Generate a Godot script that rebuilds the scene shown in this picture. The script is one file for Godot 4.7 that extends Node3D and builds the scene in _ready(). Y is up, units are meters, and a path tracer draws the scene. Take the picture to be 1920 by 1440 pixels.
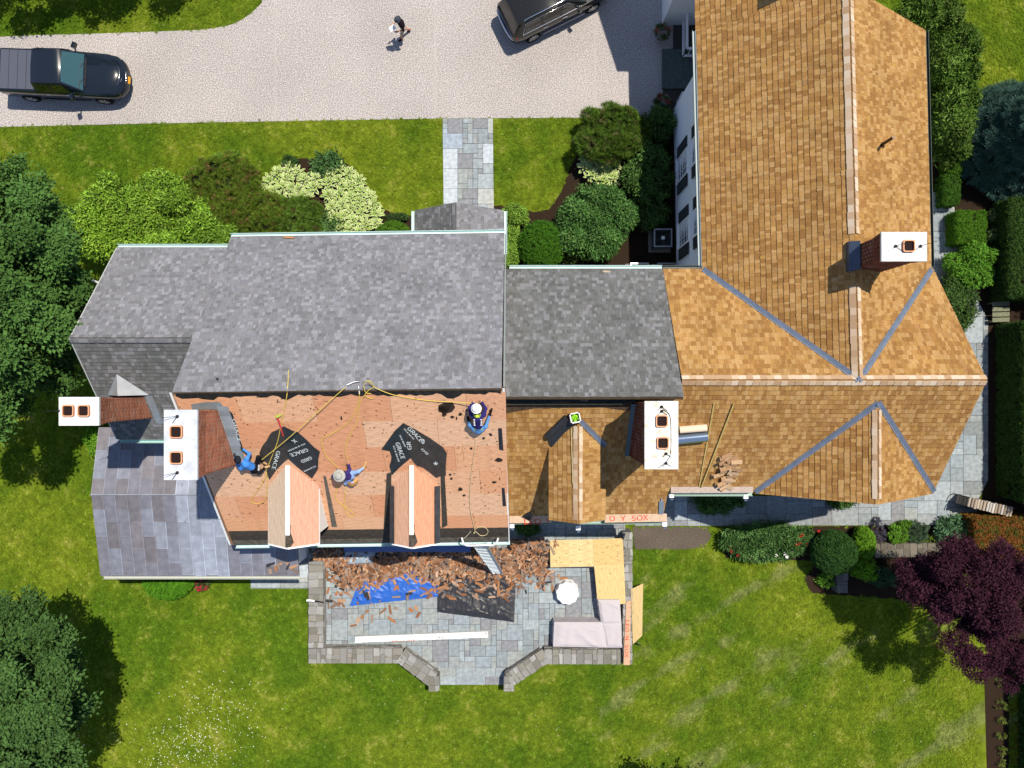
extends Node3D
# A house being re-roofed, seen from a drone. y up, metres, -z is the top of the photograph.

const H := 35.6
const F := 1461.0
const E := 5.86
var rng := RandomNumberGenerator.new()
var org := {}
var taken := {}
var mats := {}
var tex := {}


class MB:
	var v := PackedVector3Array()
	var n := PackedVector3Array()
	var c := PackedColorArray()
	var u := PackedVector2Array()

	func tri(p: Vector3, q: Vector3, r: Vector3, col: Color, ua := Vector2.ZERO, ub := Vector2.ZERO, uc := Vector2.ZERO) -> void:
		var m := (r - p).cross(q - p).normalized()
		v.append(p); v.append(q); v.append(r)
		n.append(m); n.append(m); n.append(m)
		c.append(col); c.append(col); c.append(col)
		u.append(ua); u.append(ub); u.append(uc)

	func quad(p: Vector3, q: Vector3, r: Vector3, s: Vector3, col: Color, uo := Vector2.ZERO) -> void:
		var w := p.distance_to(q)
		var h := p.distance_to(s)
		tri(p, q, r, col, uo, uo + Vector2(w, 0), uo + Vector2(w, h))
		tri(p, r, s, col, uo, uo + Vector2(w, h), uo + Vector2(0, h))

	func box(t: Transform3D, s: Vector3, col: Color, uo := Vector2.ZERO) -> void:
		var x := t.basis.x * s.x * 0.5
		var y := t.basis.y * s.y * 0.5
		var z := t.basis.z * s.z * 0.5
		var o := t.origin
		quad(o - x + y - z, o + x + y - z, o + x + y + z, o - x + y + z, col, uo)
		quad(o - x - y + z, o + x - y + z, o + x - y - z, o - x - y - z, col, uo)
		quad(o - x + y + z, o + x + y + z, o + x - y + z, o - x - y + z, col, uo)
		quad(o + x + y - z, o - x + y - z, o - x - y - z, o + x - y - z, col, uo)
		quad(o + x + y + z, o + x + y - z, o + x - y - z, o + x - y + z, col, uo)
		quad(o - x + y - z, o - x + y + z, o - x - y + z, o - x - y - z, col, uo)

	func bx(x0: float, x1: float, y0: float, y1: float, z0: float, z1: float, col: Color) -> void:
		box(Transform3D(Basis(), Vector3((x0 + x1) / 2, (y0 + y1) / 2, (z0 + z1) / 2)), Vector3(x1 - x0, y1 - y0, z1 - z0), col)

	# a prism: the polygon p (seen from the side that `up` points to) and the same shifted by -up
	func slab(p: PackedVector3Array, up: Vector3, col: Color) -> void:
		var m := Vector3.ZERO
		for i in p.size():
			m += p[i].cross(p[(i + 1) % p.size()])
		var r := p.duplicate()
		if m.dot(up) > 0:
			r.reverse()
		var b := Basis.looking_at(-up.normalized(), Vector3(0.13, 0.21, 0.97).normalized())
		var flat := PackedVector2Array()
		for q in r:
			flat.append(Vector2(q.dot(b.x), q.dot(b.y)))
		var ix := Geometry2D.triangulate_polygon(flat)
		for i in range(0, ix.size(), 3):
			var a0 := r[ix[i]]
			var a1 := r[ix[i + 1]]
			var a2 := r[ix[i + 2]]
			if (a2 - a0).cross(a1 - a0).dot(up) < 0:
				var w := a1
				a1 = a2
				a2 = w
			tri(a0, a1, a2, col, Vector2(a0.x, a0.z), Vector2(a1.x, a1.z), Vector2(a2.x, a2.z))
			tri(a0 - up, a2 - up, a1 - up, col, Vector2(a0.x, a0.z), Vector2(a2.x, a2.z), Vector2(a1.x, a1.z))
		for i in r.size():
			var j := (i + 1) % r.size()
			quad(r[j], r[i], r[i] - up, r[j] - up, col)

	func tube(path: PackedVector3Array, r0: float, r1: float, sides: int, col: Color, caps := true) -> void:
		var rings := []
		var norms := []
		var side := Vector3.ZERO
		for i in path.size():
			var d := (path[mini(i + 1, path.size() - 1)] - path[maxi(i - 1, 0)]).normalized()
			if side == Vector3.ZERO:
				side = d.cross(Vector3(0.31, 0.83, 0.47)).normalized()
			side = (side - d * side.dot(d)).normalized()
			var o := side.cross(d)
			var r := lerpf(r0, r1, float(i) / maxi(path.size() - 1, 1))
			var ring := PackedVector3Array()
			var nr := PackedVector3Array()
			for k in sides:
				var an := TAU * k / sides
				var e := side * cos(an) + o * sin(an)
				ring.append(path[i] + e * r)
				nr.append(e)
			rings.append(ring)
			norms.append(nr)
		for i in path.size() - 1:
			for k in sides:
				var l := (k + 1) % sides
				var q := [rings[i][k], rings[i][l], rings[i + 1][l], rings[i + 1][k]]
				var m := [norms[i][k], norms[i][l], norms[i + 1][l], norms[i + 1][k]]
				for w in [0, 1, 2, 0, 2, 3]:
					v.append(q[w]); n.append(m[w]); c.append(col); u.append(Vector2(k * 0.1, i * 0.1))
		if caps:
			for i in [0, path.size() - 1]:
				for k in range(1, sides - 1):
					if i == 0:
						tri(rings[i][0], rings[i][k + 1], rings[i][k], col)
					else:
						tri(rings[i][0], rings[i][k], rings[i][k + 1], col)

	# surface of revolution about y; prof holds (radius, height)
	func lathe(prof: Array, at: Vector3, sides: int, col: Color) -> void:
		for i in prof.size() - 1:
			for k in sides:
				var a0 := TAU * k / sides
				var a1 := TAU * (k + 1) / sides
				var p0 := at + Vector3(cos(a0) * prof[i].x, prof[i].y, sin(a0) * prof[i].x)
				var p1 := at + Vector3(cos(a1) * prof[i].x, prof[i].y, sin(a1) * prof[i].x)
				var p2 := at + Vector3(cos(a1) * prof[i + 1].x, prof[i + 1].y, sin(a1) * prof[i + 1].x)
				var p3 := at + Vector3(cos(a0) * prof[i + 1].x, prof[i + 1].y, sin(a0) * prof[i + 1].x)
				tri(p0, p1, p2, col)
				tri(p0, p2, p3, col)

	# rounds the shading over edges flatter than `deg`
	func smooth(deg: float) -> void:
		var lim := cos(deg_to_rad(deg))
		var at := {}
		for i in v.size():
			var k := Vector3i((v[i] * 2000.0).round())
			if not at.has(k):
				at[k] = PackedInt32Array()
			at[k].append(i)
		var old := n.duplicate()
		for k in at:
			for i in at[k]:
				var s := Vector3.ZERO
				for j in at[k]:
					if old[i].dot(old[j]) > lim:
						s += old[j]
				if s.length() > 0.001:
					n[i] = s.normalized()

	func mesh(off := Vector3.ZERO) -> ArrayMesh:
		var w := v
		if off != Vector3.ZERO:
			w = v.duplicate()
			for i in w.size():
				w[i] -= off
		var arr := []
		arr.resize(Mesh.ARRAY_MAX)
		arr[Mesh.ARRAY_VERTEX] = w
		arr[Mesh.ARRAY_NORMAL] = n
		arr[Mesh.ARRAY_COLOR] = c
		arr[Mesh.ARRAY_TEX_UV] = u
		var m := ArrayMesh.new()
		m.add_surface_from_arrays(Mesh.PRIMITIVE_TRIANGLES, arr)
		return m


# a point of the plan at height y: survey coordinates (x right, y down) of the aerial photograph
func q(px: float, py: float, y := 0.0) -> Vector3:
	return Vector3((px - 960.0) * (H - y) / F, y, (py - 720.0) * (H - y) / F)


func numbered(called: String) -> String:
	if not taken.has(called):
		taken[called] = 0
		return called
	taken[called] += 1
	return "%s_%03d" % [called, taken[called]]


func thing(called: String, label: String, category: String, at := Vector3.ZERO, group := "") -> Node3D:
	var o := Node3D.new()
	o.name = numbered(called)
	add_child(o)
	o.position = at
	o.set_meta("label", label)
	o.set_meta("category", category)
	if group:
		o.set_meta("group", group)
	org[o] = at
	return o


func part(parent: Node, called: String, mb: MB, m: Material, label := "") -> MeshInstance3D:
	var o := MeshInstance3D.new()
	o.name = called
	o.mesh = mb.mesh(org.get(parent, Vector3.ZERO))
	o.material_override = m
	parent.add_child(o, true)
	org[o] = org.get(parent, Vector3.ZERO)
	if label:
		o.set_meta("label", label)
	return o


func piece(parent: Node, called: String, t: Transform3D, mesh: Mesh, m: Material) -> MeshInstance3D:
	var o := MeshInstance3D.new()
	o.name = called
	o.mesh = mesh
	o.material_override = m
	parent.add_child(o, true)
	t.origin -= org.get(parent, Vector3.ZERO)
	o.transform = t
	return o


func solo(called: String, label: String, category: String, mb: MB, m: Material, at := Vector3.ZERO, group := "") -> MeshInstance3D:
	var o := MeshInstance3D.new()
	o.name = numbered(called)
	o.mesh = mb.mesh(at)
	o.material_override = m
	add_child(o)
	o.position = at
	o.set_meta("label", label)
	o.set_meta("category", category)
	if group:
		o.set_meta("group", group)
	org[o] = at
	return o


func struct(called: String, mb: MB, m: Material) -> MeshInstance3D:
	var o := MeshInstance3D.new()
	o.name = numbered(called)
	o.mesh = mb.mesh()
	o.material_override = m
	add_child(o)
	o.set_meta("kind", "structure")
	org[o] = Vector3.ZERO
	return o


func lin(r: float, g: float, b: float) -> Color:
	return Color(r, g, b)


func vary(c: Color, amount: float) -> Color:
	var k := 1.0 + rng.randf_range(-amount, amount)
	return Color(c.r * k, c.g * k, c.b * k)


func noise_tex(key: String, freq: float, lo: float, hi: float, octaves := 4, size := 512, normal := false, bump := 4.0) -> NoiseTexture2D:
	if tex.has(key):
		return tex[key]
	var f := FastNoiseLite.new()
	f.seed = hash(key) % 10000
	f.noise_type = FastNoiseLite.TYPE_SIMPLEX_SMOOTH
	f.frequency = freq
	f.fractal_octaves = octaves
	var t := NoiseTexture2D.new()
	t.width = size
	t.height = size
	t.seamless = true
	t.seamless_blend_skirt = 0.04
	t.noise = f
	if normal:
		t.as_normal_map = true
		t.bump_strength = bump
	else:
		var g := Gradient.new()
		g.set_color(0, Color(lo, lo, lo))
		g.set_color(1, Color(hi, hi, hi))
		t.color_ramp = g
	tex[key] = t
	return t


# a material whose colour comes from the vertex colours (or `col`), multiplied by a grain texture
func mat(key: String, rough: float, t: Texture2D = null, sc := Vector3.ONE, triplanar := true, metal := 0.0, col := Color(1, 1, 1), bump: Texture2D = null, bump_scale := 1.0) -> StandardMaterial3D:
	if mats.has(key):
		return mats[key]
	var m := StandardMaterial3D.new()
	m.resource_name = key
	m.vertex_color_use_as_albedo = true
	m.albedo_color = col.linear_to_srgb()
	m.roughness = rough
	if rough > 0.7:
		m.metallic_specular = 0.15
	m.metallic = metal
	if t:
		m.albedo_texture = t
		m.uv1_scale = sc
		m.uv1_triplanar = triplanar
		m.uv1_world_triplanar = triplanar
	if bump:
		m.normal_enabled = true
		m.normal_texture = bump
		m.normal_scale = bump_scale
		m.uv1_scale = sc
		m.uv1_triplanar = triplanar
		m.uv1_world_triplanar = triplanar
	mats[key] = m
	return m


func poly(px: Array, y: float) -> PackedVector3Array:
	var r := PackedVector3Array()
	for i in range(0, px.size(), 2):
		r.append(q(px[i], px[i + 1], y))
	return r


func flat2(p: PackedVector3Array) -> PackedVector2Array:
	var r := PackedVector2Array()
	for w in p:
		r.append(Vector2(w.x, w.z))
	return r


# a Catmull-Rom curve through the points
func curve(pts: Array, per := 6) -> PackedVector3Array:
	var r := PackedVector3Array()
	for i in pts.size() - 1:
		var p0: Vector3 = pts[maxi(i - 1, 0)]
		var p1: Vector3 = pts[i]
		var p2: Vector3 = pts[i + 1]
		var p3: Vector3 = pts[mini(i + 2, pts.size() - 1)]
		for k in per:
			r.append(p1.cubic_interpolate(p2, p0, p3, float(k) / per))
	r.append(pts[-1])
	return r


func _ready() -> void:
	rng.seed = 77
	var cam := Camera3D.new()
	cam.name = "camera"
	cam.position = Vector3(0, H, 0)
	cam.rotation_degrees = Vector3(-90, 0, 0)
	cam.fov = rad_to_deg(2.0 * atan(720.0 / F))
	cam.far = 400.0
	add_child(cam)
	cam.current = true
	var sky := ProceduralSkyMaterial.new()
	sky.sky_top_color = Color(0.40, 0.475, 0.61)
	sky.sky_horizon_color = Color(0.62, 0.70, 0.80)
	sky.sky_curve = 0.12
	sky.ground_bottom_color = Color(0.12, 0.14, 0.09)
	sky.ground_horizon_color = Color(0.45, 0.52, 0.58)
	var env := Environment.new()
	env.background_mode = Environment.BG_SKY
	env.sky = Sky.new()
	env.sky.sky_material = sky
	env.background_energy_multiplier = 1.25
	env.tonemap_mode = Environment.TONE_MAPPER_LINEAR
	env.tonemap_exposure = 1.33
	env.sdfgi_enabled = true
	env.ssao_enabled = true
	env.ssil_enabled = true
	var we := WorldEnvironment.new()
	we.name = "world_environment"
	we.environment = env
	add_child(we)
	var sun := DirectionalLight3D.new()
	sun.name = "sun"
	sun.basis = Basis.looking_at(Vector3(-0.29, -1.0, 0.31).normalized(), Vector3.UP)
	sun.light_color = Color(1.0, 0.965, 0.90)
	sun.light_energy = 1.5
	sun.light_angular_distance = 0.5
	sun.shadow_enabled = true
	add_child(sun)
	setup_materials()
	build_ground()
	build_house()
	build_chimneys()
	build_patio()
	build_roof_work()
	build_vehicles()
	build_people()
	build_plants()
	build_yard_things()


func setup_materials() -> void:
	var grain := noise_tex("grain", 0.02, 0.72, 1.0, 4, 512)
	var fine := noise_tex("fine", 0.07, 0.55, 1.0, 4, 512)
	var cloud := noise_tex("cloud", 0.012, 0.62, 1.0, 5, 512)
	var soft := noise_tex("soft", 0.010, 0.80, 1.0, 5, 512)
	var ply := noise_tex("ply", 0.012, 0.80, 1.0, 5, 512)
	var rough_n := noise_tex("rough_n", 0.08, 0, 1, 3, 512, true, 6.0)
	mat("shingle", 0.9, grain, Vector3(6, 0.7, 1), false)
	mat("old_shingle", 0.92, grain, Vector3(7, 0.9, 1), false)
	mat("ply_sheet", 0.8, ply, Vector3(0.35, 3.0, 1), false)
	mat("ply_cross", 0.8, ply, Vector3(3.0, 0.35, 1), false)
	mat("plank", 0.8, grain, Vector3(0.4, 5, 1), false)
	mat("stone", 0.85, soft, Vector3(0.8, 0.8, 0.8), true, 0.0, Color(1, 1, 1), rough_n, 0.12)
	mat("rubble", 0.95, fine, Vector3(1.6, 1.6, 1.6), true, 0.0, Color(1, 1, 1), rough_n, 1.0)
	mat("paint", 0.6)
	mat("siding", 0.7)
	mat("felt", 0.85, cloud, Vector3(0.8, 0.8, 0.8))
	mat("membrane", 0.6, cloud, Vector3(0.5, 0.5, 0.5))
	mat("ink", 0.7)
	mat("roof_metal", 0.5, soft, Vector3(0.45, 0.45, 0.45), true, 0.15)
	mat("flashing", 0.45, soft, Vector3(0.5, 0.5, 0.5), true, 0.3)
	mat("brick", 0.9, fine, Vector3(2, 2, 2))
	mat("cap", 0.8, soft, Vector3(0.4, 0.4, 0.4))
	var stain := noise_tex("stain", 0.012, 0.0, 1.0, 4, 512)
	var ramp := Gradient.new()
	ramp.offsets = PackedFloat32Array([0.0, 0.30, 0.42, 1.0])
	ramp.colors = PackedColorArray([Color(0.76, 0.72, 0.64), Color(0.87, 0.84, 0.78), Color(0.96, 0.96, 0.95), Color(1, 1, 1)])
	stain.color_ramp = ramp
	mat("cap_stained", 0.85, stain, Vector3(0.45, 0.45, 0.45))
	mat("clay", 0.75)
	mat("metal", 0.35, null, Vector3.ONE, true, 0.8)
	mat("chrome", 0.12, null, Vector3.ONE, true, 1.0)
	mat("tarp", 0.45, fine, Vector3(1, 1, 1))
	mat("cloth", 0.85)
	mat("rope", 0.8)
	mat("skin", 0.6)
	mat("leaf", 0.55)
	mat("leaf_gloss", 0.52)
	mat("bark", 0.95, fine, Vector3(1.5, 0.4, 1.5))
	mat("soil", 0.97, fine, Vector3(1.1, 1.1, 1.1), true, 0.0, Color(1, 1, 1), rough_n, 1.5)
	mat("rubber", 0.8)
	mat("scrap", 0.9, grain, Vector3(5, 0.8, 1), false)
	mats["leaf"].metallic_specular = 0.12
	mats["leaf"].backlight_enabled = true
	mats["leaf"].backlight = Color(0.25, 0.32, 0.08)
	mats["leaf_gloss"].metallic_specular = 0.3
	var grass := mat("grass", 0.9)
	grass.metallic_specular = 0.0
	grass.backlight_enabled = true
	grass.backlight = Color(0.22, 0.27, 0.02)
	mats["leaf_gloss"].backlight_enabled = true
	mats["leaf_gloss"].backlight = Color(0.20, 0.28, 0.06)
	var paint := mat("car_paint", 0.22)
	paint.metallic_specular = 0.2
	paint.clearcoat_enabled = true
	paint.clearcoat = 0.75
	paint.clearcoat_roughness = 0.03
	var glass := mat("dark_glass", 0.04)
	glass.metallic_specular = 0.7


var lawn_n := []
var bare := []


# the colour of the grass itself, mottled with drier patches
func lawn_colour(x: float, z: float) -> Color:
	var n0: float = lawn_n[0].get_noise_2d(x, z)
	var n1: float = lawn_n[1].get_noise_2d(x, z)
	var n2: float = lawn_n[2].get_noise_2d(x, z)
	var n3: float = lawn_n[3].get_noise_2d(x, z)
	var fresh := lin(0.066, 0.122, 0.009)
	var dry := lin(0.140, 0.182, 0.014)
	var c := fresh.lerp(dry, clampf(0.45 + n0 * 0.45 + n1 * 0.6 + n2 * 0.5, 0.0, 1.0))
	var straw := clampf(n2 * 1.6 + n3 * 0.9 - 0.62, 0.0, 1.0)
	c = c.lerp(lin(0.27, 0.235, 0.07), straw * 0.45)
	# pale scuffed streaks across the back lawn
	var s: float = lawn_n[4].get_noise_2d((x * 0.86 - z * 0.5) * 0.25, (x * 0.5 + z * 0.86) * 1.5)
	if x > 4.0 and z > 8.0:
		c = c.lerp(lin(0.17, 0.18, 0.085), clampf(s * 1.3 - 0.30 + n2 * 0.5, 0.0, 0.42))
	var g := 1.0 + n3 * 0.34 + n2 * 0.10
	return Color(c.r * g, c.g * g, c.b * g)


func sheet(called: String, pts: PackedVector3Array, m: Material, col: Color, thick := 0.05) -> MeshInstance3D:
	var b := MB.new()
	b.slab(pts, Vector3(0, thick, 0), col)
	return struct(called, b, m)


func grid_sheet(called: String, area: PackedVector3Array, m: Material, col: Color, f: FastNoiseLite, amount: float, cell := 0.5) -> MeshInstance3D:
	var b := MB.new()
	var flat := flat2(area)
	var y := area[0].y
	var lo := Vector2(INF, INF)
	var hi := -lo
	for p in flat:
		lo = lo.min(p)
		hi = hi.max(p)
	var mottle := func(p: Vector2) -> Color:
		var k: float = 1.0 + f.get_noise_2d(p.x, p.y) * amount
		return Color(col.r * k, col.g * k, col.b * k)
	var x := lo.x
	while x < hi.x:
		var z := lo.y
		while z < hi.y:
			var r := PackedVector2Array([Vector2(x, z), Vector2(x + cell, z), Vector2(x + cell, z + cell), Vector2(x, z + cell)])
			for w in Geometry2D.intersect_polygons(r, flat):
				var ix := Geometry2D.triangulate_polygon(w)
				for i in range(0, ix.size(), 3):
					var t := [w[ix[i]], w[ix[i + 1]], w[ix[i + 2]]]
					if (t[1] - t[0]).cross(t[2] - t[0]) < 0:
						t = [t[0], t[2], t[1]]
					for p in t:
						b.v.append(Vector3(p.x, y, p.y))
						b.n.append(Vector3.UP)
						b.c.append(mottle.call(p))
						b.u.append(p)
			z += cell
		x += cell
	for i in area.size():
		var p0 := area[i]
		var p1 := area[(i + 1) % area.size()]
		b.quad(p0, p1, p1 - Vector3(0, 0.05, 0), p0 - Vector3(0, 0.05, 0), col)
	return struct(called, b, m)


func build_ground() -> void:
	for fr in [0.045, 0.16, 0.62, 2.6, 0.33]:
		var f := FastNoiseLite.new()
		f.seed = 11 + lawn_n.size()
		f.noise_type = FastNoiseLite.TYPE_SIMPLEX_SMOOTH
		f.frequency = fr
		f.fractal_octaves = 3
		lawn_n.append(f)
	# the lawn: one sheet with its own colours
	var w := 1040
	var h := 800
	var im := Image.create(w, h, false, Image.FORMAT_RGB8)
	for j in h:
		for i in w:
			var c := lawn_colour((i + 0.5) / w * 52.0 - 26.0, (j + 0.5) / h * 40.0 - 20.0)
			im.set_pixel(i, j, Color(c.r * 0.8, c.g * 0.8, c.b * 0.8).linear_to_srgb())
	var gm := StandardMaterial3D.new()
	gm.resource_name = "lawn"
	gm.albedo_texture = ImageTexture.create_from_image(im)
	gm.roughness = 0.95
	gm.metallic_specular = 0.0
	var b := MB.new()
	for t in [[-156, 156, -120, 120]]:
		var a := [Vector3(t[0], 0, t[2]), Vector3(t[1], 0, t[2]), Vector3(t[1], 0, t[3]), Vector3(t[0], 0, t[3])]
		var uv := []
		for p in a:
			uv.append(Vector2((p.x + 26.0) / 52.0, (p.z + 20.0) / 40.0))
		b.tri(a[0], a[1], a[2], Color.WHITE, uv[0], uv[1], uv[2])
		b.tri(a[0], a[2], a[3], Color.WHITE, uv[0], uv[2], uv[3])
	struct("ground", b, gm)

	var drive_px := [-260, 244, 0, 238, 130, 235, 260, 232, 420, 229, 600, 226, 830, 222, 1000, 221, 1243, 220, 1243, 100, 1262, 90, 1262, -260, 530, -260, 500, -30, 490, 6, 474, 22, 455, 36, 434, 46, 405, 52, 370, 56, 300, 59, 180, 63, 60, 66, 0, 69, -260, 78]
	var drive := poly(drive_px, 0.02)
	var gravel_t := noise_tex("gravel", 0.11, 0.50, 1.0, 3, 1024)
	var gravel_n := noise_tex("gravel_n", 0.11, 0, 1, 3, 1024, true, 6.0)
	var gm2 := mat("gravel", 0.95, gravel_t, Vector3(0.137, 0.137, 0.137), true, 0.0, Color(1, 1, 1), gravel_n, 1.0)
	grid_sheet("gravel_drive", drive, gm2, lin(0.74, 0.68, 0.655), lawn_n[1], 0.16)
	bare.append(flat2(drive))
	# loose pebbles lie over the gravel
	var pebbles := []
	var pc := PackedColorArray()
	var dr := flat2(drive)
	while pebbles.size() < 26000:
		var p := Vector2(rng.randf_range(-25, 7.4), rng.randf_range(-19, -11.4))
		if not Geometry2D.is_point_in_polygon(p, dr):
			continue
		var s := rng.randf_range(0.007, 0.019)
		pebbles.append(Transform3D(Basis.from_euler(Vector3(rng.randf() * 6, rng.randf() * 6, rng.randf() * 6)).scaled(Vector3(s, s * 0.7, s * rng.randf_range(0.8, 1.5))), Vector3(p.x, 0.022, p.y)))
		pc.append(vary(lin(0.52, 0.47, 0.45), 0.42))
	var pm := MB.new()
	for sy in [-1, 1]:
		for k in 5:
			var a0 := TAU * k / 5
			var a1 := TAU * (k + 1) / 5
			pm.tri(Vector3(0, sy * 0.8, 0), Vector3(cos(a0), 0, sin(a0)), Vector3(cos(a1), 0, sin(a1)), Color.WHITE)
	var mm := scatter("loose_gravel", pm.mesh(), pebbles, pc, mat("pebble", 0.9))
	mm.set_meta("label", "pale loose pebbles lying on the gravel drive")
	mm.set_meta("category", "gravel")
	mm.set_meta("kind", "stuff")

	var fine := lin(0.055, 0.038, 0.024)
	var beds := {
		"left": [240, 520, 250, 470, 330, 440, 400, 420, 470, 390, 480, 340, 540, 302, 560, 297, 600, 297, 640, 301, 662, 314, 680, 334, 692, 356, 706, 378, 722, 393, 746, 403, 770, 404, 800, 402, 800, 470, 300, 520],
		"right": [920, 386, 960, 384, 1000, 398, 1030, 392, 1052, 360, 1070, 310, 1096, 270, 1100, 222, 1264, 222, 1275, 300, 1280, 520, 920, 520],
		"rose": [1352, 990, 1830, 982, 1830, 1050, 1700, 1125, 1520, 1112, 1508, 1085, 1530, 1052, 1360, 1046],
		"strip": [1845, 1240, 1892, 1240, 1892, 1500, 1852, 1500],
		"corner": [1835, 1040, 1960, 1040, 1960, 1260, 1850, 1260],  # added dark soil, keeps sunlit grass from showing through the maple
		"east": [1740, 220, 1800, 220, 1900, 340, 1960, 340, 1960, 1000, 1840, 1000, 1850, 600, 1762, 500],
	}
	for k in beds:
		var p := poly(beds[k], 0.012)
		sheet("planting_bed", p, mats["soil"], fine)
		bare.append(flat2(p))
	sheet("entry_paving", poly([1243, -260, 1335, -260, 1335, 222, 1243, 222], 0.010), mats["soil"], lin(0.13, 0.12, 0.11))
	bare.append(flat2(poly([1243, -260, 1335, -260, 1335, 222, 1243, 222], 0.010)))
	var gp := poly([1186, 988, 1328, 988, 1334, 1005, 1322, 1024, 1290, 1030, 1190, 1030], 0.016)
	grid_sheet("pea_gravel", gp, mat("pea", 0.95, gravel_t, Vector3(0.19, 0.19, 0.19), true, 0.0, Color(1, 1, 1), gravel_n, 0.8), lin(0.20, 0.165, 0.13), lawn_n[2], 0.25, 0.3)
	bare.append(flat2(gp))
	# footprints of house and terraces
	for p in [[133, 470, 945, 440, 1310, 500, 1300, 0, 1760, 0, 1850, 700, 1850, 985, 1190, 985, 1190, 1245, 950, 1285, 820, 1285, 580, 1245, 580, 1102, 470, 1102, 200, 1080, 190, 800], [830, 222, 925, 222, 925, 400, 830, 400], [1842, 1240, 1900, 1240, 1900, 1500, 1842, 1500]]:
		bare.append(flat2(poly(p, 0.3)))
	# grass blades
	var tufts := []
	var tc := PackedColorArray()
	var tries := 0
	while tufts.size() < 150000 and tries < 340000:
		tries += 1
		var p := Vector2(rng.randf_range(-24.5, 24.5), rng.randf_range(-18.6, 18.6))
		var hit := false
		var edge: Vector2 = p + Vector2(lawn_n[3].get_noise_2d(p.x, p.y), lawn_n[3].get_noise_2d(p.y + 50.0, p.x)) * 0.16
		for a in bare:
			if Geometry2D.is_point_in_polygon(edge, a):
				hit = true
				break
		if hit:
			continue
		var c := lawn_colour(p.x, p.y)
		var k := rng.randf_range(0.72, 1.42)
		if rng.randf() < 0.012:
			c = c.lerp(lin(0.30, 0.26, 0.09), 0.5)
		var s := rng.randf_range(0.7, 1.35)
		tufts.append(Transform3D(Basis(Vector3.UP, rng.randf() * TAU).scaled(Vector3(s, s * rng.randf_range(0.7, 1.1), s)), Vector3(p.x, 0, p.y)))
		tc.append(Color(c.r * k, c.g * k, c.b * k))
	var tm := MB.new()
	for k in 8:
		var an := TAU * k / 8.0 + rng.randf() * 0.7
		var d := Vector3(cos(an), 0, sin(an))
		var sd := Vector3(-d.z, 0, d.x) * 0.009
		var tip := d * rng.randf_range(0.04, 0.075) + Vector3(0, rng.randf_range(0.02, 0.045), 0)
		var mid := d * 0.016 + Vector3(0, 0.024, 0)
		tm.tri(-sd, sd, mid + sd, Color.WHITE)
		tm.tri(-sd, mid + sd, mid - sd, Color.WHITE)
		tm.tri(mid - sd, mid + sd, tip, Color.WHITE)
	var g := scatter("lawn_grass", tm.mesh(), tufts, tc, mats["grass"])
	g.set_meta("label", "short mown grass blades covering the lawns")
	g.set_meta("category", "grass")
	g.set_meta("kind", "stuff")
	# clover heads in the back lawn
	var cl := []
	var cc := PackedColorArray()
	for i in 420:
		var o := q(355, 1400) if i % 3 else q(420, 1330)
		var p := o + Vector3(rng.randfn(0, 1.15), 0.05, rng.randfn(0, 0.8))
		cl.append(Transform3D(Basis().scaled(Vector3.ONE * rng.randf_range(0.014, 0.03)), p))
		cc.append(vary(lin(0.62, 0.62, 0.50), 0.2))
	for i in 160:
		cl.append(Transform3D(Basis().scaled(Vector3.ONE * rng.randf_range(0.012, 0.022)), Vector3(rng.randf_range(-23, 20), 0.05, rng.randf_range(12.6, 17.5))))
		cc.append(vary(lin(0.5, 0.5, 0.36), 0.2))
	var cv := scatter("clover_flowers", pm.mesh(), cl, cc, mats["cloth"])
	cv.set_meta("label", "small white clover flowers dotted in the back lawn")
	cv.set_meta("category", "flowers")
	cv.set_meta("kind", "stuff")


func scatter(called: String, mesh: Mesh, where: Array, cols: PackedColorArray, m: Material, parent: Node = self) -> MultiMeshInstance3D:
	var mm := MultiMesh.new()
	mm.transform_format = MultiMesh.TRANSFORM_3D
	mm.use_colors = true
	mm.mesh = mesh
	mm.instance_count = where.size()
	var off: Vector3 = org.get(parent, Vector3.ZERO)
	var buf := PackedFloat32Array()
	buf.resize(where.size() * 16)
	for i in where.size():
		var t: Transform3D = where[i]
		var o := t.origin - off
		var j := i * 16
		buf[j] = t.basis.x.x; buf[j + 1] = t.basis.y.x; buf[j + 2] = t.basis.z.x; buf[j + 3] = o.x
		buf[j + 4] = t.basis.x.y; buf[j + 5] = t.basis.y.y; buf[j + 6] = t.basis.z.y; buf[j + 7] = o.y
		buf[j + 8] = t.basis.x.z; buf[j + 9] = t.basis.y.z; buf[j + 10] = t.basis.z.z; buf[j + 11] = o.z
		var c := cols[i]
		buf[j + 12] = c.r; buf[j + 13] = c.g; buf[j + 14] = c.b; buf[j + 15] = 1.0
	mm.buffer = buf
	var o := MultiMeshInstance3D.new()
	o.name = numbered(called) if parent == self else called
	o.multimesh = mm
	o.material_override = m
	parent.add_child(o, true)
	return o


var house: Node3D
var roofs := []
const CEDAR := [Color(0.439, 0.241, 0.086), Color(0.383, 0.204, 0.070), Color(0.495, 0.290, 0.113), Color(0.342, 0.176, 0.061), Color(0.520, 0.318, 0.132), Color(0.418, 0.237, 0.095), Color(0.459, 0.260, 0.086)]
const SLATE := [Color(0.245, 0.249, 0.278), Color(0.226, 0.228, 0.254), Color(0.265, 0.268, 0.301), Color(0.200, 0.202, 0.220), Color(0.316, 0.318, 0.353), Color(0.233, 0.232, 0.248), Color(0.254, 0.253, 0.272)]
const DULL := [Color(0.172, 0.177, 0.179), Color(0.155, 0.159, 0.160), Color(0.190, 0.194, 0.200), Color(0.134, 0.138, 0.139), Color(0.242, 0.244, 0.261), Color(0.161, 0.164, 0.161), Color(0.181, 0.181, 0.187)]


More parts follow.
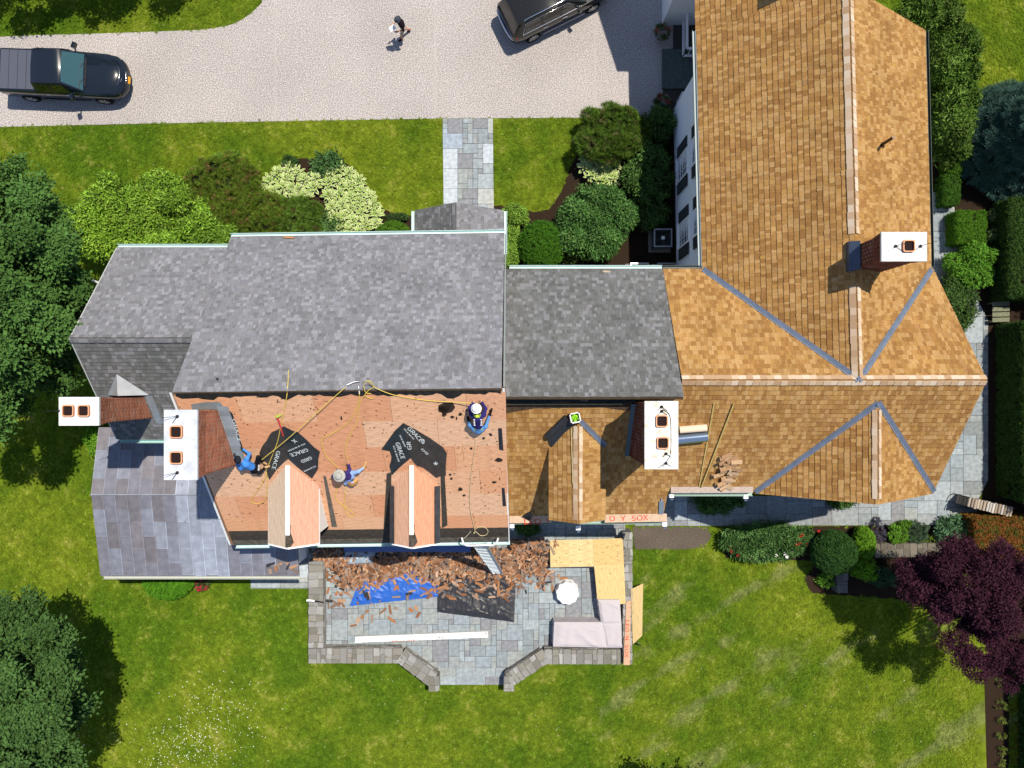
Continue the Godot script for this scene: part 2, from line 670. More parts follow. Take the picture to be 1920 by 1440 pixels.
func main_s(p: Vector3) -> float:
	return 11.0 - 0.874 * (p.z - (0.27 - (p.x + 10.73) * 0.0135))


func east_s(p: Vector3) -> float:
	return 9.2 - 0.787 * (p.z + 0.13)


# where the line of sight at a survey point meets a roof plane, lifted by `lift`
func on(px: float, py: float, f: Callable, lift := 0.0) -> Vector3:
	var y := 7.0
	for i in 14:
		y = f.call(q(px, py, y)) + lift
	return q(px, py, y)


func plane_of(p: PackedVector3Array) -> Basis:
	var m := Vector3.ZERO
	for i in p.size():
		m += p[i].cross(p[(i + 1) % p.size()])
	m = m.normalized()
	if m.y < 0:
		m = -m
	var up := (Vector3.UP - m * m.y).normalized()
	return Basis(up.cross(m), m, -up)


# one roof slope: a deck and its courses of shingles
func slope(pts: Array, tones: Array, kind: String, expo: float, wlo: float, whi: float, thick: float, label := "", patch := 0.0) -> MeshInstance3D:
	var p := PackedVector3Array(pts)
	var bs := plane_of(p)
	var b := MB.new()
	b.slab(p, bs.y * 0.14, lin(0.16, 0.11, 0.07))
	var node := part(house, "roof", b, mats["plank"], label)
	var flat := PackedVector2Array()
	var lo := Vector2(INF, INF)
	var hi := -lo
	for w in p:
		var f := Vector2((w - p[0]).dot(bs.x), (w - p[0]).dot(-bs.z))
		flat.append(f)
		lo = lo.min(f)
		hi = hi.max(f)
	if Geometry2D.is_polygon_clockwise(flat):
		flat.reverse()
	var list := []
	var f2 := FastNoiseLite.new()
	f2.seed = roofs.size() + 5
	f2.frequency = 0.5
	f2.fractal_octaves = 3
	var v := lo.y
	while v < hi.y - 0.01:
		var u := lo.x - rng.randf() * whi
		while u < hi.x:
			var w := rng.randf_range(wlo, whi)
			var r := PackedVector2Array([Vector2(u + 0.002, v), Vector2(u + w - 0.002, v), Vector2(u + w - 0.002, v + expo), Vector2(u + 0.002, v + expo)])
			u += w
			var inside := 0
			for k in r:
				if Geometry2D.is_point_in_polygon(k, flat):
					inside += 1
			var tone := int(rng.randf() * 4.99)
			var big: float = f2.get_noise_2d(r[0].x, v) * patch
			var drop := rng.randf_range(-0.008, 0.008)
			if rng.randf() < 0.14:
				tone = 5 + int(rng.randf() * 1.99)
			var t := thick * rng.randf_range(0.75, 1.25)
			if inside == 4:
				list.append({"p": [r], "full": true, "w": w, "tone": tone, "t": t, "v": v, "drop": drop, "big": big})
			else:
				var cut := Geometry2D.intersect_polygons(r, flat)
				if cut.size():
					list.append({"p": cut, "full": false, "w": 0.0, "tone": tone, "t": t, "v": v, "drop": 0.0, "big": big})
		v += expo
	roofs.append({"node": node, "o": p[0], "bs": bs, "list": list, "tones": tones, "kind": kind, "e": expo})
	return node


func finish_roofs() -> void:
	for kind in ["cedar_shingle", "weathered_shingle"]:
		var full := []
		for r in roofs:
			if r.kind == kind:
				for s in r.list:
					if s.full:
						s.r = r
						full.append(s)
		full.sort_custom(func(x, y): return x.w > y.w)
		for i in mini(300, full.size()):
			full[i].own = true
	var unit := {}
	for r in roofs:
		var bs: Basis = r.bs
		var m: Material = mats["shingle"] if r.kind == "cedar_shingle" else mats["old_shingle"]
		var mb := MB.new()
		for s in r.list:
			var base: Color = r.tones[s.tone]
			var col := Color(base.r * (1 + s.big), base.g * (1 + s.big), base.b * (1 + s.big))
			if s.get("own", false):
				var key := [r.tones, s.tone, r.kind]
				if not unit.has(key):
					var ub := MB.new()
					var a := [Vector3(-0.5, 0.12, 0), Vector3(0.5, 0.12, 0), Vector3(0.5, 1, 1), Vector3(-0.5, 1, 1)]
					ub.tri(a[0], a[1], a[2], base, Vector2(0, 0), Vector2(0.16, 0), Vector2(0.16, 0.2))
					ub.tri(a[0], a[2], a[3], base, Vector2(0, 0), Vector2(0.16, 0.2), Vector2(0, 0.2))
					var lowp := []
					for k in a:
						lowp.append(Vector3(k.x, -0.3, k.z))
					for k in 4:
						var l := (k + 1) % 4
						ub.quad(a[l], a[k], lowp[k], lowp[l], base)
					unit[key] = ub.mesh()
				var rect: PackedVector2Array = s.p[0]
				var mid := (rect[3] + rect[2]) * 0.5
				var t := Transform3D(Basis(bs.x * (s.w - 0.004), bs.y * s.t, bs.z * r.e), r.o + bs.x * mid.x - bs.z * mid.y + bs.y * 0.004)
				piece(r.node, r.kind, t, unit[key], m)
				continue
			var uo := Vector2(rng.randf() * 3, rng.randf() * 3)
			for w in s.p:
				var top := []
				var low := []
				var uvs := []
				for k in w:
					var kk := Vector2(k.x, k.y - (s.drop if k.y < s.v + 0.01 else 0.0))
					var o: Vector3 = r.o + bs.x * kk.x - bs.z * kk.y
					var hgt: float = lerpf(s.t, s.t * 0.12, clampf((k.y - s.v) / r.e, 0, 1)) + 0.004
					top.append(o + bs.y * hgt)
					low.append(o - bs.y * 0.006)
					uvs.append(uo + k)
				for k in range(1, top.size() - 1):
					mb.tri(top[0], top[k + 1], top[k], col, uvs[0], uvs[k + 1], uvs[k])
				for k in top.size():
					var l: int = (k + 1) % top.size()
					mb.quad(top[k], top[l], low[l], low[k], col, uo)
		var o := part(r.node, r.kind + "_courses", mb, m)
		o.set_meta("kind", "stuff")


func ridge_caps(a: Vector3, b: Vector3, sl: float, sr: float, side: Vector3, step := 0.24, wid := 0.17, called := "ridge_shingle", tones := [Color(0.62, 0.44, 0.29), Color(0.70, 0.53, 0.38), Color(0.54, 0.36, 0.22), Color(0.76, 0.62, 0.48)], m: Material = null) -> void:
	# pairs of boards lapped along a ridge; `side` is horizontal across the ridge, sl and sr the falls either way
	var d := (b - a).normalized()
	var n := int(a.distance_to(b) / step)
	var kit := {}
	for i in n:
		for k in [-1, 1]:
			var fall: float = sl if k < 0 else sr
			var down: Vector3 = (side * k - Vector3(0, fall, 0)).normalized()
			var nn := d.cross(down).normalized()
			if nn.y < 0:
				nn = -nn
			var tone := rng.randi() % tones.size()
			var key := [called, tone]
			if not kit.has(key):
				var ub := MB.new()
				ub.box(Transform3D(), Vector3.ONE, tones[tone])
				kit[key] = ub.mesh()
			var w := wid * rng.randf_range(0.94, 1.06)
			var o := a + d * (i + 0.5) * step + down * (w * 0.5) + nn * (0.050 + 0.004 * ((i + (1 if k > 0 else 0)) % 2))
			var bs := Basis(down * w, nn * 0.022, down.cross(nn).normalized() * step * 1.04)
			bs = bs.rotated(down, -0.05)
			piece(house.get_meta("ridge"), called, Transform3D(bs, o), kit[key], m if m else mats["shingle"])


func wall_block(x0: float, x1: float, z0: float, z1: float, y1: float, col := Color(0.72, 0.73, 0.74)) -> MeshInstance3D:
	var b := MB.new()
	b.bx(x0, x1, -0.3, y1, z0, z1, col)
	return part(house, "wall", b, mats["siding"])


func gable(pts: Array, thick: Vector3, col := Color(0.72, 0.73, 0.74)) -> void:
	var b := MB.new()
	b.slab(PackedVector3Array(pts), thick, col)
	part(house, "gable_wall", b, mats["siding"])


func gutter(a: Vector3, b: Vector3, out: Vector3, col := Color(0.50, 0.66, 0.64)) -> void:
	var mb := MB.new()
	var d := b - a
	var o := out.normalized()
	var prof := [Vector2(0.0, 0.0), Vector2(0.0, -0.10), Vector2(0.03, -0.125), Vector2(0.09, -0.125), Vector2(0.125, -0.07), Vector2(0.125, 0.0), Vector2(0.112, 0.0), Vector2(0.108, -0.065), Vector2(0.085, -0.11), Vector2(0.03, -0.11), Vector2(0.012, -0.09), Vector2(0.012, 0.0)]
	var pts := PackedVector3Array()
	for p in prof:
		pts.append(a + o * (p.x + 0.01) + Vector3(0, p.y, 0))
	mb.slab(pts, -d, col)
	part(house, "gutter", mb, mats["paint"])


# a sash window; z of the frame points out of the wall
func window(at: Vector3, out: Vector3, w: float, h: float, shutters := true) -> void:
	var bs := Basis(Vector3.UP.cross(out), Vector3.UP, out)
	var t := func(x: float, y: float, z: float) -> Transform3D: return Transform3D(bs, at + bs * Vector3(x, y, z))
	var white := lin(0.78, 0.78, 0.78)
	var b := MB.new()
	for s in [-1, 1]:
		b.box(t.call(s * (w / 2 + 0.04), 0, 0.03), Vector3(0.08, h + 0.16, 0.07), white)
		b.box(t.call(0, s * (h / 2 + 0.04), 0.03), Vector3(w, 0.08, 0.068), white)
	var win := part(house, "window", b, mats["paint"])
	b = MB.new()
	b.box(t.call(0, 0, 0.008), Vector3(w, h, 0.012), lin(0.02, 0.025, 0.03))
	part(win, "pane", b, mats["dark_glass"])
	b = MB.new()
	for i in 2:
		b.box(t.call((i - 0.5) * w / 3.0, 0, 0.022), Vector3(0.022, h - 0.02, 0.016), white)
	for i in 3:
		b.box(t.call(0, (i - 1) * h / 4.0, 0.025), Vector3(w - 0.02, 0.022 if i != 1 else 0.05, 0.02), white)
	part(win, "glazing_bars", b, mats["paint"])
	b = MB.new()
	b.box(t.call(0, -h / 2 - 0.11, 0.06), Vector3(w + 0.24, 0.06, 0.14), white)
	part(win, "sill", b, mats["paint"])
	if shutters:
		for s in [-1, 1]:
			b = MB.new()
			var c := lin(0.010, 0.014, 0.014)
			var sx: float = s * (w / 2 + 0.34)
			b.box(t.call(sx - 0.2, 0, 0.05), Vector3(0.06, h + 0.1, 0.04), c)
			b.box(t.call(sx + 0.2, 0, 0.05), Vector3(0.06, h + 0.1, 0.04), c)
			for k in 3:
				b.box(t.call(sx, (k - 1) * (h / 2 + 0.01), 0.05), Vector3(0.34, 0.08, 0.039), c)
			var nl := int(h / 0.07)
			for k in nl:
				var lt: Transform3D = t.call(sx, -h / 2 + (k + 0.5) * h / nl, 0.05)
				lt.basis = lt.basis.rotated(bs.x, 0.6)
				b.box(lt, Vector3(0.34, 0.055, 0.012), c)
			part(win, "shutter", b, mats["paint"])


func flash_strip(a: Vector3, b: Vector3, lift: float, wid := 0.20, col := Color(0.20, 0.25, 0.34)) -> void:
	# a folded valley metal: two leaves with a rib in the middle
	var mb := MB.new()
	var d := (b - a).normalized()
	var s := d.cross(Vector3.UP).normalized()
	var u := Vector3(0, lift, 0)
	for k in [-1, 1]:
		var o: Vector3 = s * (wid / 2) * k + Vector3(0, 0.055, 0)
		mb.slab(PackedVector3Array([a + u, b + u, b + u + o, a + u + o]), Vector3(0, 0.012, 0), col)
	mb.tube(PackedVector3Array([a + u + Vector3(0, 0.012, 0), b + u + Vector3(0, 0.012, 0)]), 0.018, 0.018, 6, col)
	part(house, "valley_flashing", mb, mats["flashing"])


func build_house() -> void:
	house = thing("house", "long white house with gables, partly re-roofed in new cedar shingles, its front slope still grey", "house")
	var rn := Node3D.new()
	rn.name = "ridge_caps"
	house.add_child(rn)
	org[rn] = Vector3.ZERO
	house.set_meta("ridge", rn)
	var J := Vector3(11.73, 9.2, -0.13)
	var R := Vector3(11.40, 9.2, -13.5)
	var cs := ["cedar_shingle", 0.22, 0.11, 0.27, 0.020]
	var new_roof := func(pts: Array) -> void: slope(pts, CEDAR, "cedar_shingle", 0.205, 0.075, 0.20, 0.028, "", 0.17)
	# east wing, running north
	new_roof.call([Vector3(7.27, E, -4.38), J, R, Vector3(7.04, E, -13.5)])
	new_roof.call([Vector3(15.98, E, -4.38), Vector3(15.75, E, -13.5), R, J])
	# east wing, running east
	new_roof.call([Vector3(5.76, E, -4.38), Vector3(7.27, E, -4.38), J, Vector3(5.76, 9.2, -0.13)])
	new_roof.call([Vector3(15.98, E, -4.38), J, Vector3(16.08, 9.2, -0.13), Vector3(16.08, E, -4.38)])
	new_roof.call([Vector3(16.08, 9.2, -0.13), Vector3(16.08, E, 4.11), Vector3(12.67, 8.59, 0.645), Vector3(9.26, E, 4.11), Vector3(5.95, E, 4.11), Vector3(5.92, 4.88, 5.36), Vector3(-0.2, 4.88, 5.36), Vector3(-0.3, 8.74, 0.45), Vector3(5.76, 8.74, 0.45), Vector3(5.76, 9.2, -0.13)])
	# cross gable to the south
	new_roof.call([Vector3(9.26, E, 4.18), Vector3(12.67, 8.59, 0.645), Vector3(12.67, 8.59, 4.18)])
	new_roof.call([Vector3(16.08, E, 4.18), Vector3(12.67, 8.59, 4.18), Vector3(12.67, 8.59, 0.645)])
	# lower north block
	new_roof.call([Vector3(7.05, 5.72, -13.5), Vector3(10.2, 8.15, -13.5), Vector3(9.95, 8.15, -23.5), Vector3(6.8, 5.72, -23.5)])
	new_roof.call([Vector3(13.3, 5.72, -13.5), Vector3(13.05, 5.72, -23.5), Vector3(9.95, 8.15, -23.5), Vector3(10.2, 8.15, -13.5)])
	# its west gable beyond, whose shadow lies on the drive
	new_roof.call([Vector3(6.5, E, -16.1), Vector3(10.4, E, -16.1), Vector3(10.4, 8.9, -19.7), Vector3(6.5, 8.9, -19.7)])
	new_roof.call([Vector3(6.5, E, -23.3), Vector3(6.5, 8.9, -19.7), Vector3(10.4, 8.9, -19.7), Vector3(10.4, E, -23.3)])
	# dormer in the link
	new_roof.call([Vector3(1.35, 7.33, 4.93), Vector3(2.33, 8.13, 4.93), Vector3(2.33, 8.13, 1.23), Vector3(1.35, 7.33, 2.24)])
	new_roof.call([Vector3(3.38, 7.33, 4.93), Vector3(3.38, 7.33, 2.24), Vector3(2.33, 8.13, 1.23), Vector3(2.33, 8.13, 4.93)])
	# old grey roofs
	slope([Vector3(-10.73, E, -5.60), Vector3(-0.29, E, -5.74), Vector3(-0.33, 11.0, 0.13), Vector3(-10.73, 11.0, 0.27)], SLATE, "weathered_shingle", 0.155, 0.07, 0.20, 0.015, "weathered grey main roof slope", 0.16)
	slope([Vector3(-0.30, E, -4.38), Vector3(5.76, E, -4.38), Vector3(5.74, 9.55, 0.43), Vector3(-0.30, 9.55, 0.43)], DULL, "weathered_shingle", 0.155, 0.07, 0.19, 0.016, "darker grey roof slope of the link", 0.16)
	slope([Vector3(-15.07, E, -5.19), Vector3(-10.6, E, -5.19), Vector3(-10.6, 9.0, -1.55), Vector3(-15.07, 9.0, -1.55)], SLATE, "weathered_shingle", 0.155, 0.07, 0.20, 0.015, "", 0.12)
	slope([Vector3(-15.07, E, 2.10), Vector3(-15.07, 9.0, -1.55), Vector3(-10.6, 9.0, -1.55), Vector3(-10.6, E, 2.10)], DULL, "weathered_shingle", 0.165, 0.08, 0.21, 0.022, "", 0.12)
	slope([Vector3(-4.03, 3.2, -7.22), Vector3(-2.24, 4.65, -7.22), Vector3(-2.24, 4.65, -5.0), Vector3(-4.03, 3.2, -5.0)], DULL, "weathered_shingle", 0.165, 0.09, 0.22, 0.016, "weathered grey porch roof")
	slope([Vector3(-0.36, 3.2, -7.22), Vector3(-0.36, 3.2, -5.0), Vector3(-2.24, 4.65, -5.0), Vector3(-2.24, 4.65, -7.22)], SLATE, "weathered_shingle", 0.165, 0.09, 0.22, 0.016, "weathered grey porch roof")
	finish_roofs()
	ridge_caps(Vector3(5.76, 9.2, -0.13), Vector3(16.12, 9.2, -0.13), 0.787, 0.787, Vector3(0, 0, 1))
	ridge_caps(R, Vector3(11.62, 9.2, -4.9), 0.787, 0.787, Vector3(1, 0, 0), 0.24, 0.2)
	ridge_caps(Vector3(11.65, 9.2, -3.3), J, 0.787, 0.787, Vector3(1, 0, 0), 0.24, 0.2)
	ridge_caps(Vector3(12.67, 8.59, 0.9), Vector3(12.67, 8.59, 4.2), 0.8, 0.8, Vector3(1, 0, 0), 0.22, 0.16)
	ridge_caps(Vector3(2.33, 8.13, 1.5), Vector3(2.33, 8.13, 4.95), 0.8, 0.8, Vector3(1, 0, 0), 0.22, 0.16)
	var grey := [Color(0.24, 0.24, 0.26), Color(0.19, 0.19, 0.20), Color(0.30, 0.30, 0.32)]
	ridge_caps(Vector3(-15.1, 9.0, -1.55), Vector3(-10.9, 9.0, -1.55), 0.86, 0.86, Vector3(0, 0, 1), 0.16, 0.13, "grey_ridge_shingle", grey, mats["old_shingle"])
	ridge_caps(Vector3(-2.24, 4.65, -7.2), Vector3(-2.24, 4.65, -5.8), 0.8, 0.8, Vector3(1, 0, 0), 0.16, 0.14, "grey_ridge_shingle", grey, mats["old_shingle"])

	# walls
	wall_block(-10.5, -0.5, -5.25, 5.72, 5.75)
	wall_block(-0.5, 5.9, -4.05, 5.0, 4.7)
	wall_block(-0.5, 5.9, -4.05, 2.0, 5.6)
	wall_block(5.9, 15.8, -4.05, 3.8, 5.7)
	wall_block(-14.8, -10.5, -4.9, 1.82, 5.7)
	wall_block(-16.85, -10.5, 1.82, 7.7, 3.1)
	wall_block(-10.5, -9.15, 5.72, 7.7, 3.1)
	wall_block(8.7, 13.0, -19.0, -13.3, 5.5)
	wall_block(6.85, 10.6, -23.0, -16.4, 5.7)
	wall_block(9.5, 15.75, 3.8, 4.0, 5.8)
	wall_block(-3.75, -0.65, -6.95, -5.25, 3.1)
	var nb := MB.new()
	nb.slab(PackedVector3Array([Vector3(7.53, 5.7, -4.05), Vector3(7.36, 5.7, -12.5), Vector3(8.7, 5.7, -12.5), Vector3(8.7, 5.7, -13.3), Vector3(15.5, 5.7, -13.3), Vector3(15.7, 5.7, -4.05)]), Vector3(0, 6.0, 0), lin(0.72, 0.73, 0.74))
	part(house, "wall", nb, mats["siding"])
	gable([Vector3(-0.45, 5.7, -5.25), Vector3(-0.45, 10.75, 0.13), Vector3(-0.45, 5.7, 5.72)], Vector3(0.15, 0, 0))
	gable([Vector3(-10.5, 5.7, -5.25), Vector3(-10.5, 10.75, 0.27), Vector3(-10.5, 5.7, 5.72)], Vector3(-0.15, 0, 0))
	gable([Vector3(-14.75, 5.6, -4.9), Vector3(-14.75, 8.8, -1.55), Vector3(-14.75, 5.6, 1.82)], Vector3(-0.15, 0, 0))
	gable([Vector3(15.8, 5.6, -4.05), Vector3(15.8, 9.0, -0.13), Vector3(15.8, 5.6, 3.8)], Vector3(0.15, 0, 0))
	gable([Vector3(-0.3, 8.6, 0.40), Vector3(-0.3, 9.46, 0.40), Vector3(5.74, 9.46, 0.40), Vector3(5.74, 8.6, 0.40)], Vector3(0, 0, 0.04), lin(0.10, 0.08, 0.06))
	gable([Vector3(5.85, 5.6, -4.0), Vector3(5.85, 9.05, -0.13), Vector3(5.85, 5.6, 3.8)], Vector3(-0.1, 0, 0))
	gable([Vector3(9.5, 5.7, 4.0), Vector3(12.67, 8.4, 4.0), Vector3(15.75, 5.7, 4.0)], Vector3(0, 0, 0.15))
	gable([Vector3(7.3, 5.7, -13.3), Vector3(11.4, 9.0, -13.3), Vector3(15.5, 5.7, -13.3)], Vector3(0, 0, -0.15))
	gable([Vector3(6.9, 5.6, -16.4), Vector3(6.9, 8.6, -19.7), Vector3(6.9, 5.6, -23.0)], Vector3(-0.1, 0, 0))
	gable([Vector3(-3.75, 3.0, -6.9), Vector3(-2.24, 4.5, -6.9), Vector3(-0.65, 3.0, -6.9)], Vector3(0, 0, -0.1))
	# lapped siding on the west wall of the east wing
	var sd := MB.new()
	for i in 52:
		var t := Transform3D(Basis(Vector3.UP, 0.0201), Vector3(7.425, 0.25 + i * 0.105, -8.27))
		t.basis = t.basis.rotated(Vector3(0.02, 0, 1).normalized(), 0.10)
		sd.box(t, Vector3(0.02, 0.115, 8.4), lin(0.74, 0.75, 0.76))
	var so := part(house, "siding", sd, mats["siding"])
	so.set_meta("kind", "stuff")
	for zz in [-9.42, -6.53]:
		var xx = 7.53 + 0.0201 * (zz + 4.05) - 0.02
		window(Vector3(xx, 1.92, zz), Vector3(-1, 0, 0), 0.95, 1.75)
		window(Vector3(xx, 4.55, zz), Vector3(-1, 0, 0), 0.95, 1.5)
	for xx in [-9.0, -6.2, -1.6]:
		window(Vector3(xx, 4.3, 5.74), Vector3(0, 0, 1), 0.9, 1.5)
	for xx in [-9.0, -6.2]:
		window(Vector3(xx, 4.3, -5.27), Vector3(0, 0, -1), 0.9, 1.5)
	for xx in [11.4, 14.0]:
		window(Vector3(xx, 2.0, 4.02), Vector3(0, 0, 1), 0.95, 1.6)
	# gutters
	gutter(Vector3(-10.75, E, -5.62), Vector3(-0.28, E, -5.76), Vector3(0, 0, -1))
	gutter(Vector3(-15.08, E, -5.21), Vector3(-10.8, E, -5.21), Vector3(0, 0, -1))
	gutter(Vector3(-0.1, E, -4.40), Vector3(5.74, E, -4.40), Vector3(0, 0, -1))
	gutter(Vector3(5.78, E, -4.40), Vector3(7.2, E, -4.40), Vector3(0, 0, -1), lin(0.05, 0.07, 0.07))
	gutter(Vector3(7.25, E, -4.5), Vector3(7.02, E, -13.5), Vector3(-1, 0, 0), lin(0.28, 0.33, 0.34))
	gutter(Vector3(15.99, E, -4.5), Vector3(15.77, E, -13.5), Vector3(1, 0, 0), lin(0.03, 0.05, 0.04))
	gutter(Vector3(-10.6, 5.75, 6.16), Vector3(-0.08, 5.75, 6.02), Vector3(0, 0, 1))
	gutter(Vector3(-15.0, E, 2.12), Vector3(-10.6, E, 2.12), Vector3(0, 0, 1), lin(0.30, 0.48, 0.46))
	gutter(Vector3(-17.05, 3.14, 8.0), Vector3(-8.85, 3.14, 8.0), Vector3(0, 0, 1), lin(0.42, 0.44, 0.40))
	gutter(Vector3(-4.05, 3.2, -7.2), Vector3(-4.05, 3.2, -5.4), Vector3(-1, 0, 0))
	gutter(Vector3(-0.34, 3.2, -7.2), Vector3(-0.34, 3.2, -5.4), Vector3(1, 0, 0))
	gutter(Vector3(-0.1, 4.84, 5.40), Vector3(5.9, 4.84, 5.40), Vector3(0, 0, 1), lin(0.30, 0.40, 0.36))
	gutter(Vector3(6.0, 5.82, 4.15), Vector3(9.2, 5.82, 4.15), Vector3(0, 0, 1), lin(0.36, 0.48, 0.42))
	# valleys
	flash_strip(Vector3(7.27, E, -4.38), J, 0.05)
	flash_strip(Vector3(15.98, E, -4.38), J, 0.05)
	flash_strip(Vector3(9.26, E, 4.11), Vector3(12.67, 8.59, 0.645), 0.055)
	flash_strip(Vector3(16.08, E, 4.11), Vector3(12.67, 8.59, 0.645), 0.055)
	flash_strip(Vector3(3.38, 7.33, 2.24), Vector3(2.40, 8.1, 1.3), 0.06, 0.18)
	# rakes and trim
	var tr := MB.new()
	var rake := func(a: Vector3, b: Vector3, wid: Vector3, col: Color) -> void:
		tr.slab(PackedVector3Array([a, b, b + wid, a + wid]), Vector3(0, 0.2, 0), col)
	var wh := lin(0.70, 0.71, 0.72)
	rake.call(Vector3(-0.30, 11.02, 0.13), Vector3(-0.16, 5.80, 6.05), Vector3(0.07, 0, 0), wh)
	rake.call(Vector3(-10.75, 11.02, 0.27), Vector3(-10.75, 5.80, 6.16), Vector3(-0.07, 0, 0), wh)
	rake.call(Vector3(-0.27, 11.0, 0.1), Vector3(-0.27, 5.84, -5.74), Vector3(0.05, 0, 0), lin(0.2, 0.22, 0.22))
	rake.call(Vector3(-15.09, 9.0, -1.55), Vector3(-15.09, 5.84, -5.19), Vector3(-0.04, 0, 0), lin(0.4, 0.42, 0.42))
	rake.call(Vector3(-15.09, 9.0, -1.55), Vector3(-15.09, 5.84, 2.1), Vector3(-0.04, 0, 0), lin(0.4, 0.42, 0.42))
	part(house, "rake_board", tr, mats["paint"])
	# downspout at the west end
	var ds := MB.new()
	ds.tube(PackedVector3Array([q(190, 532, 5.3), q(176, 527, 4.9), q(174, 526, 4.7)]), 0.05, 0.05, 8, lin(0.75, 0.75, 0.74))
	part(house, "downspout", ds, mats["paint"])
	build_metal_roof()
	build_stripped_slope()
	build_dormers()
	# vent pipe on the east slope
	var vp := MB.new()
	var f_e := func(p: Vector3) -> float: return 9.2 - 0.787 * (p.x - 11.5)
	var base := on(1651, 273, f_e)
	vp.tube(PackedVector3Array([base, base + Vector3(0, 0.95, 0)]), 0.055, 0.055, 10, lin(0.035, 0.022, 0.018))
	vp.lathe([Vector2(0.15, 0.0), Vector2(0.07, 0.12)], base, 12, lin(0.05, 0.04, 0.04))
	part(house, "vent_pipe", vp, mats["metal"])
	# entry recess: railings, post, landing
	var rl := MB.new()
	var wht := lin(0.66, 0.67, 0.69)
	for seg in [[Vector3(7.75, 0.2, -17.5), Vector3(7.75, 0.2, -14.85)], [Vector3(7.75, 0.2, -14.85), Vector3(8.65, 0.2, -14.85)]]:
		var a: Vector3 = seg[0]
		var b: Vector3 = seg[1]
		var d := (b - a).normalized()
		var side := Vector3(-d.z, 0, d.x)
		for yy in [0.95, 0.18]:
			rl.slab(PackedVector3Array([a - side * 0.05 + Vector3(0, yy, 0), b - side * 0.05 + Vector3(0, yy, 0), b + side * 0.05 + Vector3(0, yy, 0), a + side * 0.05 + Vector3(0, yy, 0)]), Vector3(0, 0.06, 0), wht)
		var nb2 := int(a.distance_to(b) / 0.16)
		for i in nb2 + 1:
			var p := a.lerp(b, float(i) / nb2)
			rl.bx(p.x - 0.018, p.x + 0.018, p.y + 0.15, p.y + 0.93, p.z - 0.018, p.z + 0.018, wht)
	part(house, "porch_railing", rl, mats["paint"])
	rl = MB.new()
	for i in 8:
		rl.bx(7.62 + i * 0.1, 7.65 + i * 0.1, 0.3, 1.15, -12.85, -12.82, wht)
	rl.bx(7.55, 8.5, 1.15, 1.21, -12.89, -12.78, wht)
	rl.bx(7.50, 7.60, 0.0, 1.25, -12.89, -12.78, wht)
	part(house, "porch_railing", rl, mats["paint"])
	rl = MB.new()
	rl.bx(7.30, 7.60, 0.0, 5.4, -17.0, -16.75, wht)
	part(house, "porch_post", rl, mats["paint"])


# standing sheets of weathered metal on the low roof
func build_metal_roof() -> void:
	var b := MB.new()
	b.slab(PackedVector3Array([Vector3(-17.12, 3.88, 4.5), Vector3(-10.45, 3.88, 4.5), Vector3(-10.45, 3.28, 1.8), Vector3(-17.12, 3.28, 1.8)]), Vector3(0, 0.12, 0), lin(0.2, 0.2, 0.22))
	b.slab(PackedVector3Array([Vector3(-17.12, 3.88, 4.5), Vector3(-10.6, 3.88, 4.5), Vector3(-10.6, 3.61, 5.75), Vector3(-8.87, 3.61, 5.75), Vector3(-8.87, 3.16, 7.98), Vector3(-17.12, 3.16, 7.98)]), Vector3(0, 0.12, 0), lin(0.2, 0.2, 0.22))
	var roof := part(house, "metal_roof", b, mats["roof_metal"])
	var tones := [lin(0.237, 0.255, 0.319), lin(0.201, 0.205, 0.251), lin(0.283, 0.310, 0.383), lin(0.178, 0.169, 0.196), lin(0.337, 0.374, 0.465), lin(0.214, 0.201, 0.228)]
	var kit := []
	for t in tones:
		var ub := MB.new()
		ub.box(Transform3D(), Vector3.ONE, t)
		# a raised lap along one side and one end
		ub.box(Transform3D(Basis(), Vector3(0.475, 1.0, 0)), Vector3(0.06, 1.6, 1.0), t * 1.5)
		ub.box(Transform3D(Basis(), Vector3(0, 0.9, 0.485)), Vector3(0.94, 1.2, 0.022), t * 1.4)
		kit.append(ub.mesh())
	var x := -17.12
	var col := 0
	while x < -8.9:
		var w := minf(0.49, -8.87 - x)
		for side in [0, 1]:
			if side == 0 and x > -10.6:
				continue
			var z0 := 4.5
			var z1 := 1.8 if side == 0 else 7.98
			if side == 1 and x > -10.75:
				z0 = 5.78
			var z := z0
			var first := true
			while absf(z - z1) > 0.05:
				var len := minf(absf(z1 - z), 1.15 if (not first or col % 2) else 0.62)
				first = false
				var zn := z - len if side == 0 else z + len
				var ya := 3.885 - (absf(z - 4.5) * (0.222 if side == 0 else 0.207))
				var yb := 3.885 - (absf(zn - 4.5) * (0.222 if side == 0 else 0.207))
				var pa := Vector3(x + w / 2, ya, z)
				var pb := Vector3(x + w / 2, yb, zn)
				var zd := (pb - pa)
				var nn := zd.cross(Vector3.RIGHT)
				if nn.y < 0:
					nn = -nn
				nn = nn.normalized()
				var xd := nn.cross(zd.normalized())
				var tone := rng.randi() % 4
				if x > -13.9 and x < -12.0:
					tone = [2, 4, 4, 2][rng.randi() % 4]
				elif x < -15.0 or x > -10.5:
					tone = [1, 3, 5, 1, 0][rng.randi() % 5]
				piece(roof, "metal_sheet", Transform3D(Basis(xd * (w - 0.006), nn * 0.016, zd * 0.996), (pa + pb) / 2 + nn * 0.016), kit[tone], mats["roof_metal"])
				z = zn
		x += 0.49
		col += 1
	b = MB.new()
	b.tube(PackedVector3Array([Vector3(-17.14, 3.92, 4.5), Vector3(-10.5, 3.92, 4.5)]), 0.03, 0.03, 8, lin(0.34, 0.36, 0.42))
	part(roof, "ridge_roll", b, mats["roof_metal"])


